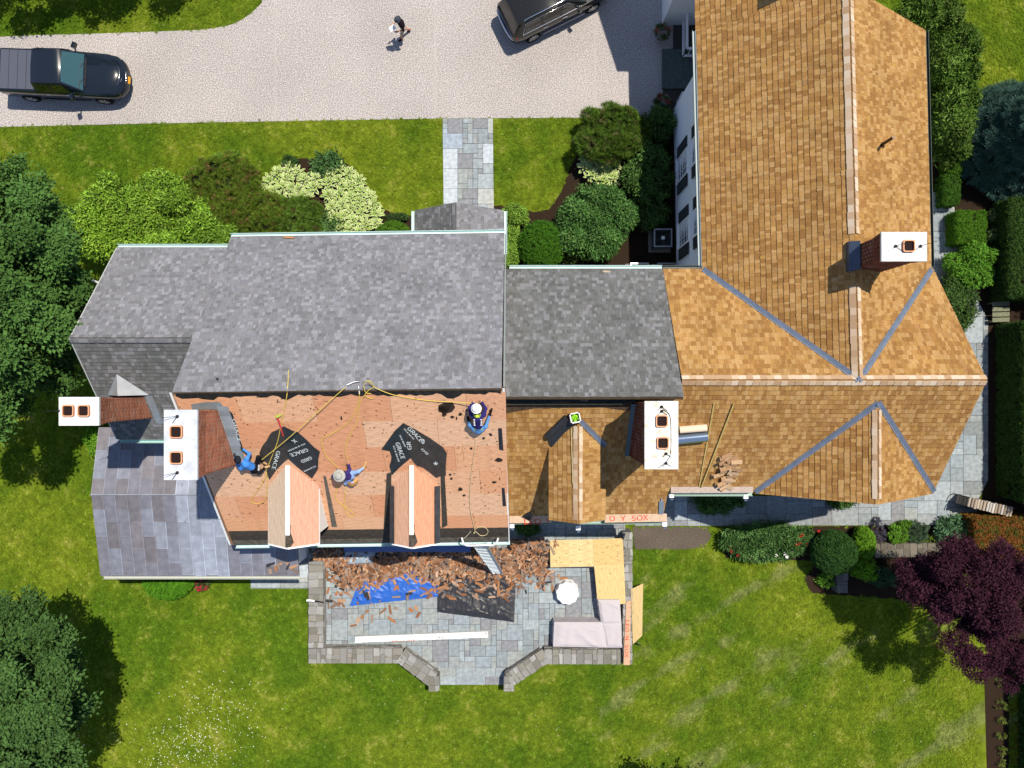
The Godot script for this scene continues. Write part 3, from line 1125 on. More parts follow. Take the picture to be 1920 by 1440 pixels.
func ragged(a: Vector2, b: Vector2, amp: float, n: int) -> Array:
	var r := []
	for i in n + 1:
		var t := float(i) / n
		r.append(a.lerp(b, t) + (Vector2.ZERO if i == 0 or i == n else Vector2(rng.randf_range(-0.3, 0.3) / n * a.distance_to(b), rng.randf_range(-amp, amp))))
	return r


# lays a survey outline on a roof plane as a thin sheet
func lay(outline: Array, f: Callable, lift: float, thick: float, col: Color) -> MB:
	var p := PackedVector3Array()
	for k in outline:
		p.append(on(k.x, k.y, f, lift))
	var b := MB.new()
	b.slab(p, Vector3(0, thick, 0), col)
	return b


func build_stripped_slope() -> void:
	var a := Vector3(-10.73, 10.95, 0.33)
	var d := Vector3(-0.20, 10.95, 0.19)
	var low := Vector3(-0.13, E - 0.03, 6.01)
	var lowl := Vector3(-10.73, E - 0.03, 6.15)
	var b := MB.new()
	var bs := plane_of(PackedVector3Array([a, d, low, lowl]))
	b.slab(PackedVector3Array([a, d, low, lowl]), bs.y * 0.16, lin(0.30, 0.17, 0.10))
	var roof := part(house, "roof", b, mats["plank"], "roof slope stripped to bare plywood")
	var tones := [lin(0.77, 0.420, 0.250), lin(0.75, 0.390, 0.220), lin(0.78, 0.450, 0.275), lin(0.72, 0.355, 0.200), lin(0.78, 0.480, 0.310), lin(0.76, 0.410, 0.250)]
	var kit := []
	for t in tones:
		for v in 3:
			var ub := MB.new()
			ub.box(Transform3D(), Vector3.ONE, t)
			for i in ub.u.size():
				ub.u[i] = Vector2(ub.u[i].x * 2.44 + v * 1.7, ub.u[i].y * 1.22 + v * 0.77)
			kit.append(ub.mesh())
	var slope_len := a.distance_to(lowl)
	var width := 10.55
	var row := 0
	var s := 0.06
	while s < slope_len - 0.9:
		var hgt := minf(1.22, slope_len - 0.86 - s)
		var x = [-0.5, -1.5, -1.0, -0.2, -1.7][row % 5]
		while x < width:
			var x0 := maxf(x, 0.02)
			var x1 := minf(x + 2.44, width - 0.02)
			if x1 - x0 > 0.1:
				var o := a + bs.x * ((x0 + x1) / 2) + bs.z * (s + hgt / 2) + bs.y * 0.008
				if bs.x.x < 0:
					o = a - bs.x * ((x0 + x1) / 2) + bs.z * (s + hgt / 2) + bs.y * 0.008
				var bb := Basis(bs.x * (x1 - x0 - 0.008), bs.y * 0.014, bs.z * (hgt - 0.008))
				piece(roof, "plywood_sheet", Transform3D(bb, o), kit[rng.randi() % kit.size()], mats["ply_sheet"])
			x += 2.44
		s += 1.22
		row += 1
	# old tar-black boards along the eave
	for i in 3:
		var s0 := slope_len - 0.85 + i * 0.285
		var o := a + (bs.x if bs.x.x > 0 else -bs.x) * (width / 2) + bs.z * (s0 + 0.13) + bs.y * 0.008
		var ub := MB.new()
		ub.box(Transform3D(Basis(bs.x * (width - 0.05), bs.y * 0.02, bs.z * 0.27), o), Vector3.ONE, [lin(0.085, 0.072, 0.062), lin(0.075, 0.066, 0.058), lin(0.15, 0.14, 0.115)][i])
		part(roof, "eave_board", ub, mats["felt"])
	var fk := []
	var fc := PackedColorArray()
	for i in 620:
		var p := on(rng.randf_range(335, 945), rng.randf_range(745, 980), main_s, 0.026)
		var fs := rng.randf_range(0.006, 0.022)
		fk.append(Transform3D(Basis(Vector3.RIGHT, 0.72) * Basis(Vector3.UP, rng.randf() * TAU) * Basis().scaled(Vector3(fs * rng.randf_range(1, 2.6), 0.006, fs)), p))
		fc.append(vary(lin(0.16, 0.07, 0.04), 0.5))
	var fm := MB.new()
	fm.slab(PackedVector3Array([Vector3(-1, 0.5, -0.6), Vector3(0.2, 0.5, -1), Vector3(1, 0.5, 0.2), Vector3(-0.3, 0.5, 1)]), Vector3(0, 1, 0), Color.WHITE)
	scatter("splinters", fm.mesh(), fk, fc, mats["scrap"], roof).set_meta("kind", "stuff")
	# torn felt along the ridge
	var top := []
	var bot := []
	for i in 62:
		var t := i / 61.0
		var px := lerpf(330, 939, t)
		var deep := 7.0 + rng.randf_range(-3.0, 3.0)
		if px > 350 and px < 400:
			deep += 4
		if px > 515 and px < 560:
			deep += 6 * (1 - absf(px - 537) / 22)
		if px > 824 and px < 862:
			deep += 11 * (1 - absf(px - 843) / 19)
		top.append(Vector2(px, lerpf(738, 731, t)))
		bot.append(Vector2(px + rng.randf_range(-2, 2), lerpf(738, 731, t) + deep))
	bot.reverse()
	part(roof, "felt", lay(top + bot, main_s, 0.030, 0.012, lin(0.035, 0.032, 0.032)), mats["felt"])
	# felt flaps on the east rake
	for k in [[934, 803, 941, 803, 944, 845, 936, 843], [941, 915, 946, 915, 949, 949, 943, 949]]:
		part(roof, "felt", lay([Vector2(k[0], k[1]), Vector2(k[2], k[3]), Vector2(k[4], k[5]), Vector2(k[6], k[7])], main_s, 0.035, 0.012, lin(0.04, 0.045, 0.06)), mats["felt"])


func dormer(cx: float, half: float, ye: float, yr: float, front: float, f: Callable, sheets: Array) -> MeshInstance3D:
	var zin := func(y: float) -> float:
		var z := 3.0
		for i in 20:
			z += (f.call(Vector3(cx, 0, z)) - y) * 0.9
		return z
	var ze: float = zin.call(ye)
	var zr: float = zin.call(yr)
	var yf: float = f.call(Vector3(cx, 0, front - 0.25))
	var b := MB.new()
	var wh := lin(0.86, 0.86, 0.85)
	for k in [-1, 1]:
		var x = cx + k * (half - 0.03)
		b.slab(PackedVector3Array([Vector3(x, ye - 0.02, ze - 0.1), Vector3(x, ye - 0.02, front - 0.25), Vector3(x, yf - 0.3, front - 0.25), Vector3(x, ye - 0.35, ze - 0.1)]), Vector3(k * 0.03, 0, 0), wh)
	b.slab(PackedVector3Array([Vector3(cx - half + 0.03, yf - 0.3, front - 0.25), Vector3(cx - half + 0.03, ye, front - 0.25), Vector3(cx, yr - 0.12, front - 0.25), Vector3(cx + half - 0.03, ye, front - 0.25), Vector3(cx + half - 0.03, yf - 0.3, front - 0.25)]), Vector3(0, 0, 0.08), wh)
	var dm := part(house, "dormer", b, mats["siding"])
	if sheets.size():
		for k in [-1, 1]:
			var e0 := Vector3(cx + k * half, ye, front)
			var e1 := Vector3(cx + k * half, ye, ze)
			var r0 := Vector3(cx + k * 0.012, yr, front)
			var r1 := Vector3(cx + k * 0.012, yr, zr)
			b = MB.new()
			b.slab(PackedVector3Array([e0, e1, r1, r0]), Vector3(0, 0.05, 0), sheets[0 if k < 0 else 1])
			part(dm, "plywood_sheet", b, mats["ply_cross"])
			b = MB.new()
			b.slab(PackedVector3Array([e0 + Vector3(k * 0.002, 0.01, 0.0), e1 + Vector3(k * 0.002, 0.01, 0.1), e1 + Vector3(k * 0.012, -0.01, 0.1), e0 + Vector3(k * 0.012, -0.01, 0)]), Vector3(0, 0.09, 0), wh)
			b.slab(PackedVector3Array([e0 + Vector3(k * 0.012, -0.01, 0.003), r0 + Vector3(0, 0.012, 0.003), r0 + Vector3(0, 0.012, 0.06), e0 + Vector3(k * 0.012, -0.01, 0.06)]), Vector3(0, 0.09, 0), wh)
			part(dm, "trim_board", b, mats["paint"])
	window(Vector3(cx, (yf + ye) / 2 + 0.1, front - 0.165), Vector3(0, 0, 1), half * 0.9, 0.9, false)
	return dm


func build_dormers() -> void:
	var d1 := dormer(-7.72, 0.90, 8.05, 8.80, 5.63, main_s, [lin(0.70, 0.54, 0.40), lin(0.74, 0.38, 0.27)])
	var d2 := dormer(-3.44, 0.80, 8.05, 8.72, 5.63, main_s, [lin(0.72, 0.43, 0.29), lin(0.74, 0.34, 0.21)])
	dormer(2.36, 0.98, 7.25, 8.0, 4.85, east_s, [])
	# ridge boards
	for k in [[d1, -7.71, 8.80, lin(0.72, 0.71, 0.68)], [d2, -3.46, 8.72, lin(0.72, 0.68, 0.60)]]:
		var b := MB.new()
		b.bx(k[1] - 0.075, k[1] + 0.075, k[2] - 0.02, k[2] + 0.035, 2.80, 5.2, k[3])
		part(k[0], "ridge_board", b, mats["paint"])
		b = MB.new()
		var e := [Vector2(k[1] - 0.08, 4.9), Vector2(k[1] + 0.1, 4.85), Vector2(k[1] + 0.09, 5.1), Vector2(k[1] + 0.16, 5.3), Vector2(k[1] + 0.2, 5.45), Vector2(k[1] + 0.1, 5.6), Vector2(k[1] - 0.08, 5.62)]
		var p := PackedVector3Array()
		for w in e:
			p.append(Vector3(w.x, k[2] + 0.045 - absf(w.x - k[1]) * 0.3, w.y))
		b.slab(p, Vector3(0, 0.012, 0), lin(0.10, 0.085, 0.07))
		part(k[0], "felt", b, mats["felt"])
	# weather strips beside the dormers
	for k in [[606, 893, 611, 893, 632, 988, 622, 988], [725, 888, 734, 885, 731, 1018, 718, 1018], [826, 890, 834, 893, 839, 985, 829, 990]]:
		part(house, "felt", lay([Vector2(k[0], k[1]), Vector2(k[2], k[3]), Vector2(k[4], k[5]), Vector2(k[6], k[7])], main_s, 0.03, 0.012, lin(0.17, 0.155, 0.135) if k[0] < 700 else lin(0.085, 0.078, 0.070)), mats["felt"])
	for k in [[-4.32, -4.14], [-2.72, -2.54]]:
		var b := MB.new()
		b.slab(PackedVector3Array([Vector3(k[0], 8.06 + (0.0 if k[0] < -4 else 0.15), 3.6), Vector3(k[1], 8.06 + (0.15 if k[0] < -4 else 0.0), 3.6), Vector3(k[1], 8.06 + (0.15 if k[0] < -4 else 0.0), 5.62), Vector3(k[0], 8.06 + (0.0 if k[0] < -4 else 0.15), 5.62)]), Vector3(0, 0.02, 0), lin(0.05, 0.05, 0.055))
		part(d2, "membrane_strip", b, mats["membrane"])


# chimneys: brickwork, a mortar cap and clay flues
func chimney(x0: float, x1: float, z0: float, z1: float, top: float, foot: float, brick: Color, flues: Array, label: String, detail := true, captone := Color(0.80, 0.80, 0.79)) -> void:
	var b := MB.new()
	b.bx(x0 + 0.09, x1 - 0.09, foot, top - 0.10, z0 + 0.09, z1 - 0.09, lin(0.74, 0.64, 0.54))
	var ch := part(house, "chimney", b, mats["brick"], label)
	var bw := 0.25
	var bh := 0.112
	if detail:
		var bm := MB.new()
		var y := top - 0.10
		var rows := int((y - foot) / bh)
		for r in rows:
			var yy := y - (r + 0.5) * bh
			var outp := 0.0
			if r < 6:
				outp = [0.055, 0.05, 0.04, 0.03, 0.02, 0.01][r]
			for face in 4:
				var along: float = (x1 - x0 if face < 2 else z1 - z0) - 0.14 + outp * 2
				var n := int(along / bw)
				var step := along / n
				for k in range(-1, n + 1):
					var t0 := -along / 2 + (k + (0.5 if r % 2 else 0.0)) * step
					var t1 := minf(t0 + step - 0.028, along / 2)
					t0 = maxf(t0, -along / 2)
					if t1 - t0 < 0.02:
						continue
					var c := vary(brick, 0.22)
					if rng.randf() < 0.1:
						c = c.lerp(lin(0.50, 0.36, 0.28), 0.4)
					var m := (t0 + t1) / 2
					var cx := (x0 + x1) / 2
					var cz := (z0 + z1) / 2
					var pr := 0.075 - outp
					match face:
						0: bm.bx(cx + t0, cx + t1, yy - bh / 2 + 0.013, yy + bh / 2 - 0.013, z0 + pr, z0 + pr + 0.05, c)
						1: bm.bx(cx + t0, cx + t1, yy - bh / 2 + 0.013, yy + bh / 2 - 0.013, z1 - pr - 0.05, z1 - pr, c)
						2: bm.bx(x0 + pr, x0 + pr + 0.05, yy - bh / 2 + 0.013, yy + bh / 2 - 0.013, cz + t0, cz + t1, c)
						3: bm.bx(x1 - pr - 0.05, x1 - pr, yy - bh / 2 + 0.013, yy + bh / 2 - 0.013, cz + t0, cz + t1, c)
		var o := part(ch, "bricks", bm, mats["brick"])
		o.set_meta("kind", "stuff")
	b = MB.new()
	var pl := [Vector3(x0, top, z0), Vector3(x1, top, z0), Vector3(x1, top, z1), Vector3(x0, top, z1)]
	b.slab(PackedVector3Array(pl), Vector3(0, 0.10, 0), captone)
	part(ch, "cap", b, mats["cap" if captone.r > 0.75 or captone.b > captone.r else "cap_stained"])
	for f in flues:
		b = MB.new()
		var fx: float = f[0]
		var fz: float = f[1]
		var r := 0.19
		var ring := []
		for k in 16:
			var an := TAU * (k + 0.5) / 16
			var e := Vector2(signf(cos(an)) * pow(absf(cos(an)), 0.32), signf(sin(an)) * pow(absf(sin(an)), 0.32))
			ring.append(e)
		for k in 16:
			var e0: Vector2 = ring[k]
			var e1: Vector2 = ring[(k + 1) % 16]
			var clay := lin(0.46, 0.19, 0.095)
			var yb := top - 0.5
			var yt := top + 0.09
			var p := func(e: Vector2, rr: float, y: float) -> Vector3: return Vector3(fx + e.x * rr, y, fz + e.y * rr)
			b.quad(p.call(e0, r, yt), p.call(e1, r, yt), p.call(e1, r, yb), p.call(e0, r, yb), clay)
			b.quad(p.call(e1, r - 0.035, yt), p.call(e0, r - 0.035, yt), p.call(e0, r - 0.035, yb), p.call(e1, r - 0.035, yb), lin(0.36, 0.14, 0.07))
			b.quad(p.call(e0, r - 0.035, yt), p.call(e1, r - 0.035, yt), p.call(e1, r, yt), p.call(e0, r, yt), lin(0.58, 0.30, 0.17))
			b.tri(p.call(e0, r - 0.035, top + 0.012), p.call(e1, r - 0.035, top + 0.012), Vector3(fx, top + 0.012, fz), lin(0.02, 0.015, 0.012))
		part(ch, "flue", b, mats["clay"])


func rod(ch_at: Vector3, pts: Array) -> void:
	var b := MB.new()
	b.lathe([Vector2(0.05, 0.0), Vector2(0.05, 0.04), Vector2(0.015, 0.06)], ch_at, 8, lin(0.03, 0.03, 0.03))
	for p in pts:
		b.tube(PackedVector3Array([ch_at + Vector3(0, 0.05, 0), ch_at + p]), 0.009, 0.007, 5, lin(0.06, 0.06, 0.06))
	part(house, "lightning_rod", b, mats["metal"])


func build_chimneys() -> void:
	var red := lin(0.56, 0.225, 0.14)
	chimney(-14.60, -13.31, 0.42, 1.34, 10.5, 5.6, red, [[-14.27, 0.86], [-13.77, 0.86]], "red brick chimney over the west wing")
	chimney(-10.41, -9.41, 0.77, 2.87, 12.3, 7.9, red, [[-10.02, 1.43], [-10.02, 2.20]], "red brick chimney on the stripped slope", true, lin(0.62, 0.66, 0.72))
	chimney(4.19, 5.25, 0.54, 2.69, 11.0, 6.6, lin(0.20, 0.075, 0.05), [[4.72, 1.17], [4.75, 1.86]], "white topped chimney at the link's roof", true, lin(0.74, 0.74, 0.72))
	chimney(11.62, 13.05, -4.78, -3.86, 11.1, 7.9, lin(0.27, 0.10, 0.065), [[12.45, -4.33]], "square chimney astride the east ridge")
	chimney(9.78, 10.8, -15.7, -14.5, 10.1, 7.0, red, [[10.3, -15.1]], "chimney of the north block", false)
	rod(Vector3(-10.0, 12.3, 0.97), [Vector3(-0.30, 0.3, 0.02), Vector3(-0.14, 0.05, 0.2)])
	rod(Vector3(-10.0, 12.3, 2.65), [Vector3(-0.30, 0.3, 0.05), Vector3(-0.14, 0.05, 0.2)])
	rod(Vector3(12.05, 11.1, -4.33), [Vector3(-0.2, 0.3, 0.12), Vector3(0.3, 0.25, -0.1), Vector3(0.22, 0.02, 0.16)])
	rod(Vector3(12.83, 11.1, -4.33), [Vector3(0.3, 0.5, -0.08), Vector3(-0.22, 0.02, 0.16)])
	rod(Vector3(-14.6, 10.5, 0.86), [Vector3(-0.3, 0.4, 0.0)])
	for z in [0.72, 0.86, 2.2, 2.5]:
		rod(Vector3(4.72 if z < 1 else 4.86, 11.0, z), [Vector3(-0.12, 0.1, 0.1), Vector3(0.18, 0.02, 0.12)])
	var cb := MB.new()
	cb.tube(curve([Vector3(4.75, 11.04, 0.80), Vector3(4.98, 11.03, 1.0), Vector3(5.02, 11.02, 1.6), Vector3(5.0, 11.02, 2.2), Vector3(4.86, 11.04, 2.45), Vector3(4.6, 11.02, 2.66)]), 0.01, 0.01, 5, lin(0.04, 0.04, 0.04))
	part(house, "lightning_cable", cb, mats["metal"])
	# saddle and step flashings
	var b := MB.new()
	var fw := func(p: Vector3) -> float: return 9.0 - 0.86 * (p.z + 1.55)
	var lead := lin(0.46, 0.49, 0.53)
	var ap := Vector3(-14.0, 9.0 - 0.86 * (-0.35 + 1.55) + 0.05, -0.35)
	var l := Vector3(-14.65, fw.call(Vector3(0, 0, 0.40)) + 0.05, 0.40)
	var r := Vector3(-13.15, fw.call(Vector3(0, 0, 0.40)) + 0.05, 0.40)
	var m := Vector3(-13.98, ap.y - 0.04, 0.42)
	b.slab(PackedVector3Array([ap, m, l]), Vector3(0, 0.02, 0), lead)
	b.slab(PackedVector3Array([ap, r, m]), Vector3(0, 0.02, 0), lead)
	part(house, "flashing", b, mats["flashing"])
	b = MB.new()
	for k in 8:
		var z := 0.42 + k * 0.13
		var y: float = fw.call(Vector3(0, 0, z))
		b.slab(PackedVector3Array([Vector3(-13.31, y + 0.04, z), Vector3(-13.05, y + 0.04, z), Vector3(-13.05, y - 0.09, z + 0.15), Vector3(-13.31, y - 0.09, z + 0.15)]), Vector3(0, 0.012, 0), lin(0.32, 0.37, 0.42))
	part(house, "flashing", b, mats["flashing"])
	b = MB.new()
	for k in 15:
		var z := 0.72 + k * 0.15
		var y := main_s(Vector3(-9.4, 0, z))
		b.slab(PackedVector3Array([Vector3(-9.46, y + 0.07 + 0.004 * (k % 2), z), Vector3(-9.10, y + 0.05 + 0.004 * (k % 2), z), Vector3(-9.10, y - 0.10 + 0.004 * (k % 2), z + 0.17), Vector3(-9.46, y - 0.08 + 0.004 * (k % 2), z + 0.17)]), Vector3(0, 0.012, 0), vary(lin(0.36, 0.42, 0.48), 0.15))
	part(house, "flashing", b, mats["flashing"])
	part(house, "flashing", lay([Vector2(358, 758), Vector2(384, 754), Vector2(412, 754), Vector2(424, 768), Vector2(433, 790), Vector2(420, 790), Vector2(408, 768), Vector2(360, 768)], main_s, 0.05, 0.012, lin(0.30, 0.36, 0.40)), mats["flashing"])
	b = MB.new()
	b.slab(PackedVector3Array([Vector3(11.38, 9.28, -4.82), Vector3(11.66, 9.52, -4.80), Vector3(11.66, 9.52, -3.84), Vector3(11.38, 9.28, -3.82)]), Vector3(0, 0.25, 0), lin(0.06, 0.085, 0.13))
	part(house, "flashing", b, mats["flashing"])
	b = MB.new()
	for k in 8:
		var z := 0.7 + k * 0.24
		var y := east_s(Vector3(0, 0, z))
		b.slab(PackedVector3Array([Vector3(4.12, y + 0.08, z), Vector3(4.27, y + 0.16, z), Vector3(4.27, y - 0.02, z + 0.25), Vector3(4.12, y - 0.10, z + 0.25)]), Vector3(0, 0.012, 0), lin(0.05, 0.10, 0.14))
	part(house, "flashing", b, mats["flashing"])


var slab_kit := {}


# lays rectangular flagstones of many sizes over a plan outline
func flagstones(parent: Node, area: PackedVector2Array, y: float, unit: float, tones: Array, sizes: Array, called := "flagstone") -> void:
	var lo := Vector2(INF, INF)
	var hi := -lo
	for p in area:
		lo = lo.min(p)
		hi = hi.max(p)
	var nx := int(ceil((hi.x - lo.x) / unit))
	var nz := int(ceil((hi.y - lo.y) / unit))
	var used := PackedByteArray()
	used.resize(nx * nz)
	for j in nz:
		for i in nx:
			if used[j * nx + i]:
				continue
			var w := 1
			var h := 1
			for attempt in 14:
				var s: Array = sizes[rng.randi() % sizes.size()]
				var ok: bool = i + s[0] <= nx and j + s[1] <= nz
				if ok:
					for b in s[1]:
						for a in s[0]:
							if used[(j + b) * nx + i + a]:
								ok = false
				if ok:
					w = s[0]
					h = s[1]
					break
			for b in h:
				for a in w:
					used[(j + b) * nx + i + a] = 1
			var p0 := lo + Vector2(i, j) * unit + Vector2(0.007, 0.007)
			var p1 := lo + Vector2(i + w, j + h) * unit - Vector2(0.007, 0.007)
			var r := PackedVector2Array([p0, Vector2(p1.x, p0.y), p1, Vector2(p0.x, p1.y)])
			var inside := 0
			for k in r:
				if Geometry2D.is_point_in_polygon(k, area):
					inside += 1
			var tone := rng.randi() % tones.size()
			var dy := rng.randf_range(-0.003, 0.003)
			if inside == 4:
				var key := [called, tone]
				if not slab_kit.has(key):
					var ub := MB.new()
					var c: Color = tones[tone]
					var a := 0.5
					var e := 0.485
					ub.quad(Vector3(-e, 0, -e), Vector3(e, 0, -e), Vector3(e, 0, e), Vector3(-e, 0, e), c)
					var ring := [Vector2(-1, -1), Vector2(1, -1), Vector2(1, 1), Vector2(-1, 1)]
					for k in 4:
						var m: Vector2 = ring[k]
						var n: Vector2 = ring[(k + 1) % 4]
						ub.quad(Vector3(n.x * e, 0, n.y * e), Vector3(m.x * e, 0, m.y * e), Vector3(m.x * a, -0.006, m.y * a), Vector3(n.x * a, -0.006, n.y * a), c)
						ub.quad(Vector3(n.x * a, -0.006, n.y * a), Vector3(m.x * a, -0.006, m.y * a), Vector3(m.x * a, -0.05, m.y * a), Vector3(n.x * a, -0.05, n.y * a), c)
					slab_kit[key] = ub.mesh()
				var mid := (p0 + p1) / 2
				piece(parent, called, Transform3D(Basis().scaled(Vector3(p1.x - p0.x, 1, p1.y - p0.y)), Vector3(mid.x, y + dy, mid.y)), slab_kit[key], mats["stone"])
			else:
				for cut in Geometry2D.intersect_polygons(r, area):
					var pts := PackedVector3Array()
					for k in cut:
						pts.append(Vector3(k.x, y + dy, k.y))
					var b := MB.new()
					b.slab(pts, Vector3(0, 0.05, 0), tones[tone])
					part(parent, called, b, mats["stone"])


# a rubble wall along a line, with its capping stones laid one by one
func stone_wall(label: String, line: Array, wid: float, y0: float, y1: float, tones: Array, called := "stone_wall") -> Node3D:
	var o := thing(called, label, "wall", Vector3(line[0].x, y0, line[0].z))
	var core := MB.new()
	for i in line.size() - 1:
		var a: Vector3 = line[i]
		var b: Vector3 = line[i + 1]
		var d := (b - a)
		d.y = 0
		var len := d.length()
		d = d / len
		var s := Vector3(-d.z, 0, d.x)
		var ext := 0.0 if i == line.size() - 2 else wid * 0.2
		var bs := Basis(d, Vector3.UP, d.cross(Vector3.UP))
		core.box(Transform3D(bs, Vector3((a.x + b.x) / 2, (y0 + y1 - 0.035) / 2, (a.z + b.z) / 2)), Vector3(len, y1 - 0.035 - y0, wid - 0.05), lin(0.30, 0.29, 0.26))
		# face stones
		for k in [-1, 1]:
			var yy := y0
			while yy < y1 - 0.12:
				var hh := rng.randf_range(0.12, 0.2)
				var x := 0.0
				while x < len:
					var w := minf(rng.randf_range(0.18, 0.45), len - x)
					if w > 0.05:
						core.box(Transform3D(bs, a + d * (x + w / 2) + s * k * (wid / 2 - 0.05 + rng.randf_range(0, 0.02)) + Vector3(0, yy + hh / 2 - a.y, 0)), Vector3(w - 0.02, minf(hh, y1 - 0.1 - yy) - 0.02, 0.1), vary(tones[rng.randi() % tones.size()], 0.2))
					x += w
				yy += hh
		# caps: one or two stones across
		var x := 0.0
		while x < len + ext - 0.02:
			var w := minf(rng.randf_range(0.17, 0.40), len + ext - x)
			if len + ext - x - w < 0.12:
				w = len + ext - x
			var split := rng.randf() < 0.8
			var cutp := rng.randf_range(-0.25, 0.02) * wid
			var cut2 := rng.randf_range(0.10, 0.25) * wid
			var bands := [[-wid / 2, cutp], [cutp, wid / 2]] if split else [[-wid / 2, wid / 2]]
			if split and wid > 0.5 and rng.randf() < 0.6:
				bands = [[-wid / 2, cutp], [cutp, cut2], [cut2, wid / 2]]
			for bd in bands:
				var pts := PackedVector3Array()
				var cr := [[x + 0.008, bd[0] + 0.006], [x + w * 0.5, bd[0] + 0.004], [x + w - 0.008, bd[0] + 0.006], [x + w - 0.008, bd[1] - 0.006], [x + w * 0.45, bd[1] - 0.004], [x + 0.008, bd[1] - 0.006]]
				for c in cr:
					var jx := rng.randf_range(-0.03, 0.012) if c[0] > x + w * 0.6 else rng.randf_range(-0.012, 0.03)
					pts.append(a + d * (c[0] + jx) + s * (c[1] + rng.randf_range(-0.022, 0.016)) + Vector3(0, y1 - a.y + rng.randf_range(-0.022, 0.016), 0))
				var b2 := MB.new()
				b2.slab(pts, Vector3(0, 0.1, 0), vary(tones[rng.randi() % tones.size()], 0.10))
				part(o, "stone", b2, mats["rubble"])
			x += w
	var c2 := part(o, "rubble_core", core, mats["rubble"])
	c2.set_meta("kind", "stuff")
	return o


func sheet_cloth(c: Array, nx: int, nz: int, amp: float, freq: float, thick: float, col: Color, sd: int, ragged_edge := 0.0, lift := 0.0) -> MB:
	var f := FastNoiseLite.new()
	f.seed = sd
	f.frequency = freq
	f.fractal_octaves = 3
	f.fractal_type = FastNoiseLite.FRACTAL_RIDGED
	var g := []
	for j in nz + 1:
		for i in nx + 1:
			var s := float(i) / nx
			var t := float(j) / nz
			var p: Vector3 = c[0].lerp(c[1], s).lerp(c[3].lerp(c[2], s), t)
			if i == 0 or j == 0 or i == nx or j == nz:
				p += Vector3(rng.randf_range(-1, 1), 0, rng.randf_range(-1, 1)) * ragged_edge
			var edge := minf(minf(s, 1 - s), minf(t, 1 - t)) * 6
			var fold := maxf(f.get_noise_2d(p.x * 0.45 + p.z * 0.9, (p.z - p.x * 0.6) * 2.0), f.get_noise_2d(p.z * 0.5 - p.x * 0.7 + 40.0, (p.x + p.z * 0.5) * 1.6))
			p.y += (fold * 0.5 + 0.5) * amp * clampf(edge + 0.25, 0, 1) + lift + thick
			g.append(p)
	var b := MB.new()
	for j in nz:
		for i in nx:
			var a: Vector3 = g[j * (nx + 1) + i]
			var p1: Vector3 = g[j * (nx + 1) + i + 1]
			var p2: Vector3 = g[(j + 1) * (nx + 1) + i + 1]
			var p3: Vector3 = g[(j + 1) * (nx + 1) + i]
			b.tri(a, p1, p2, col)
			b.tri(a, p2, p3, col)
	b.smooth(38)
	return b


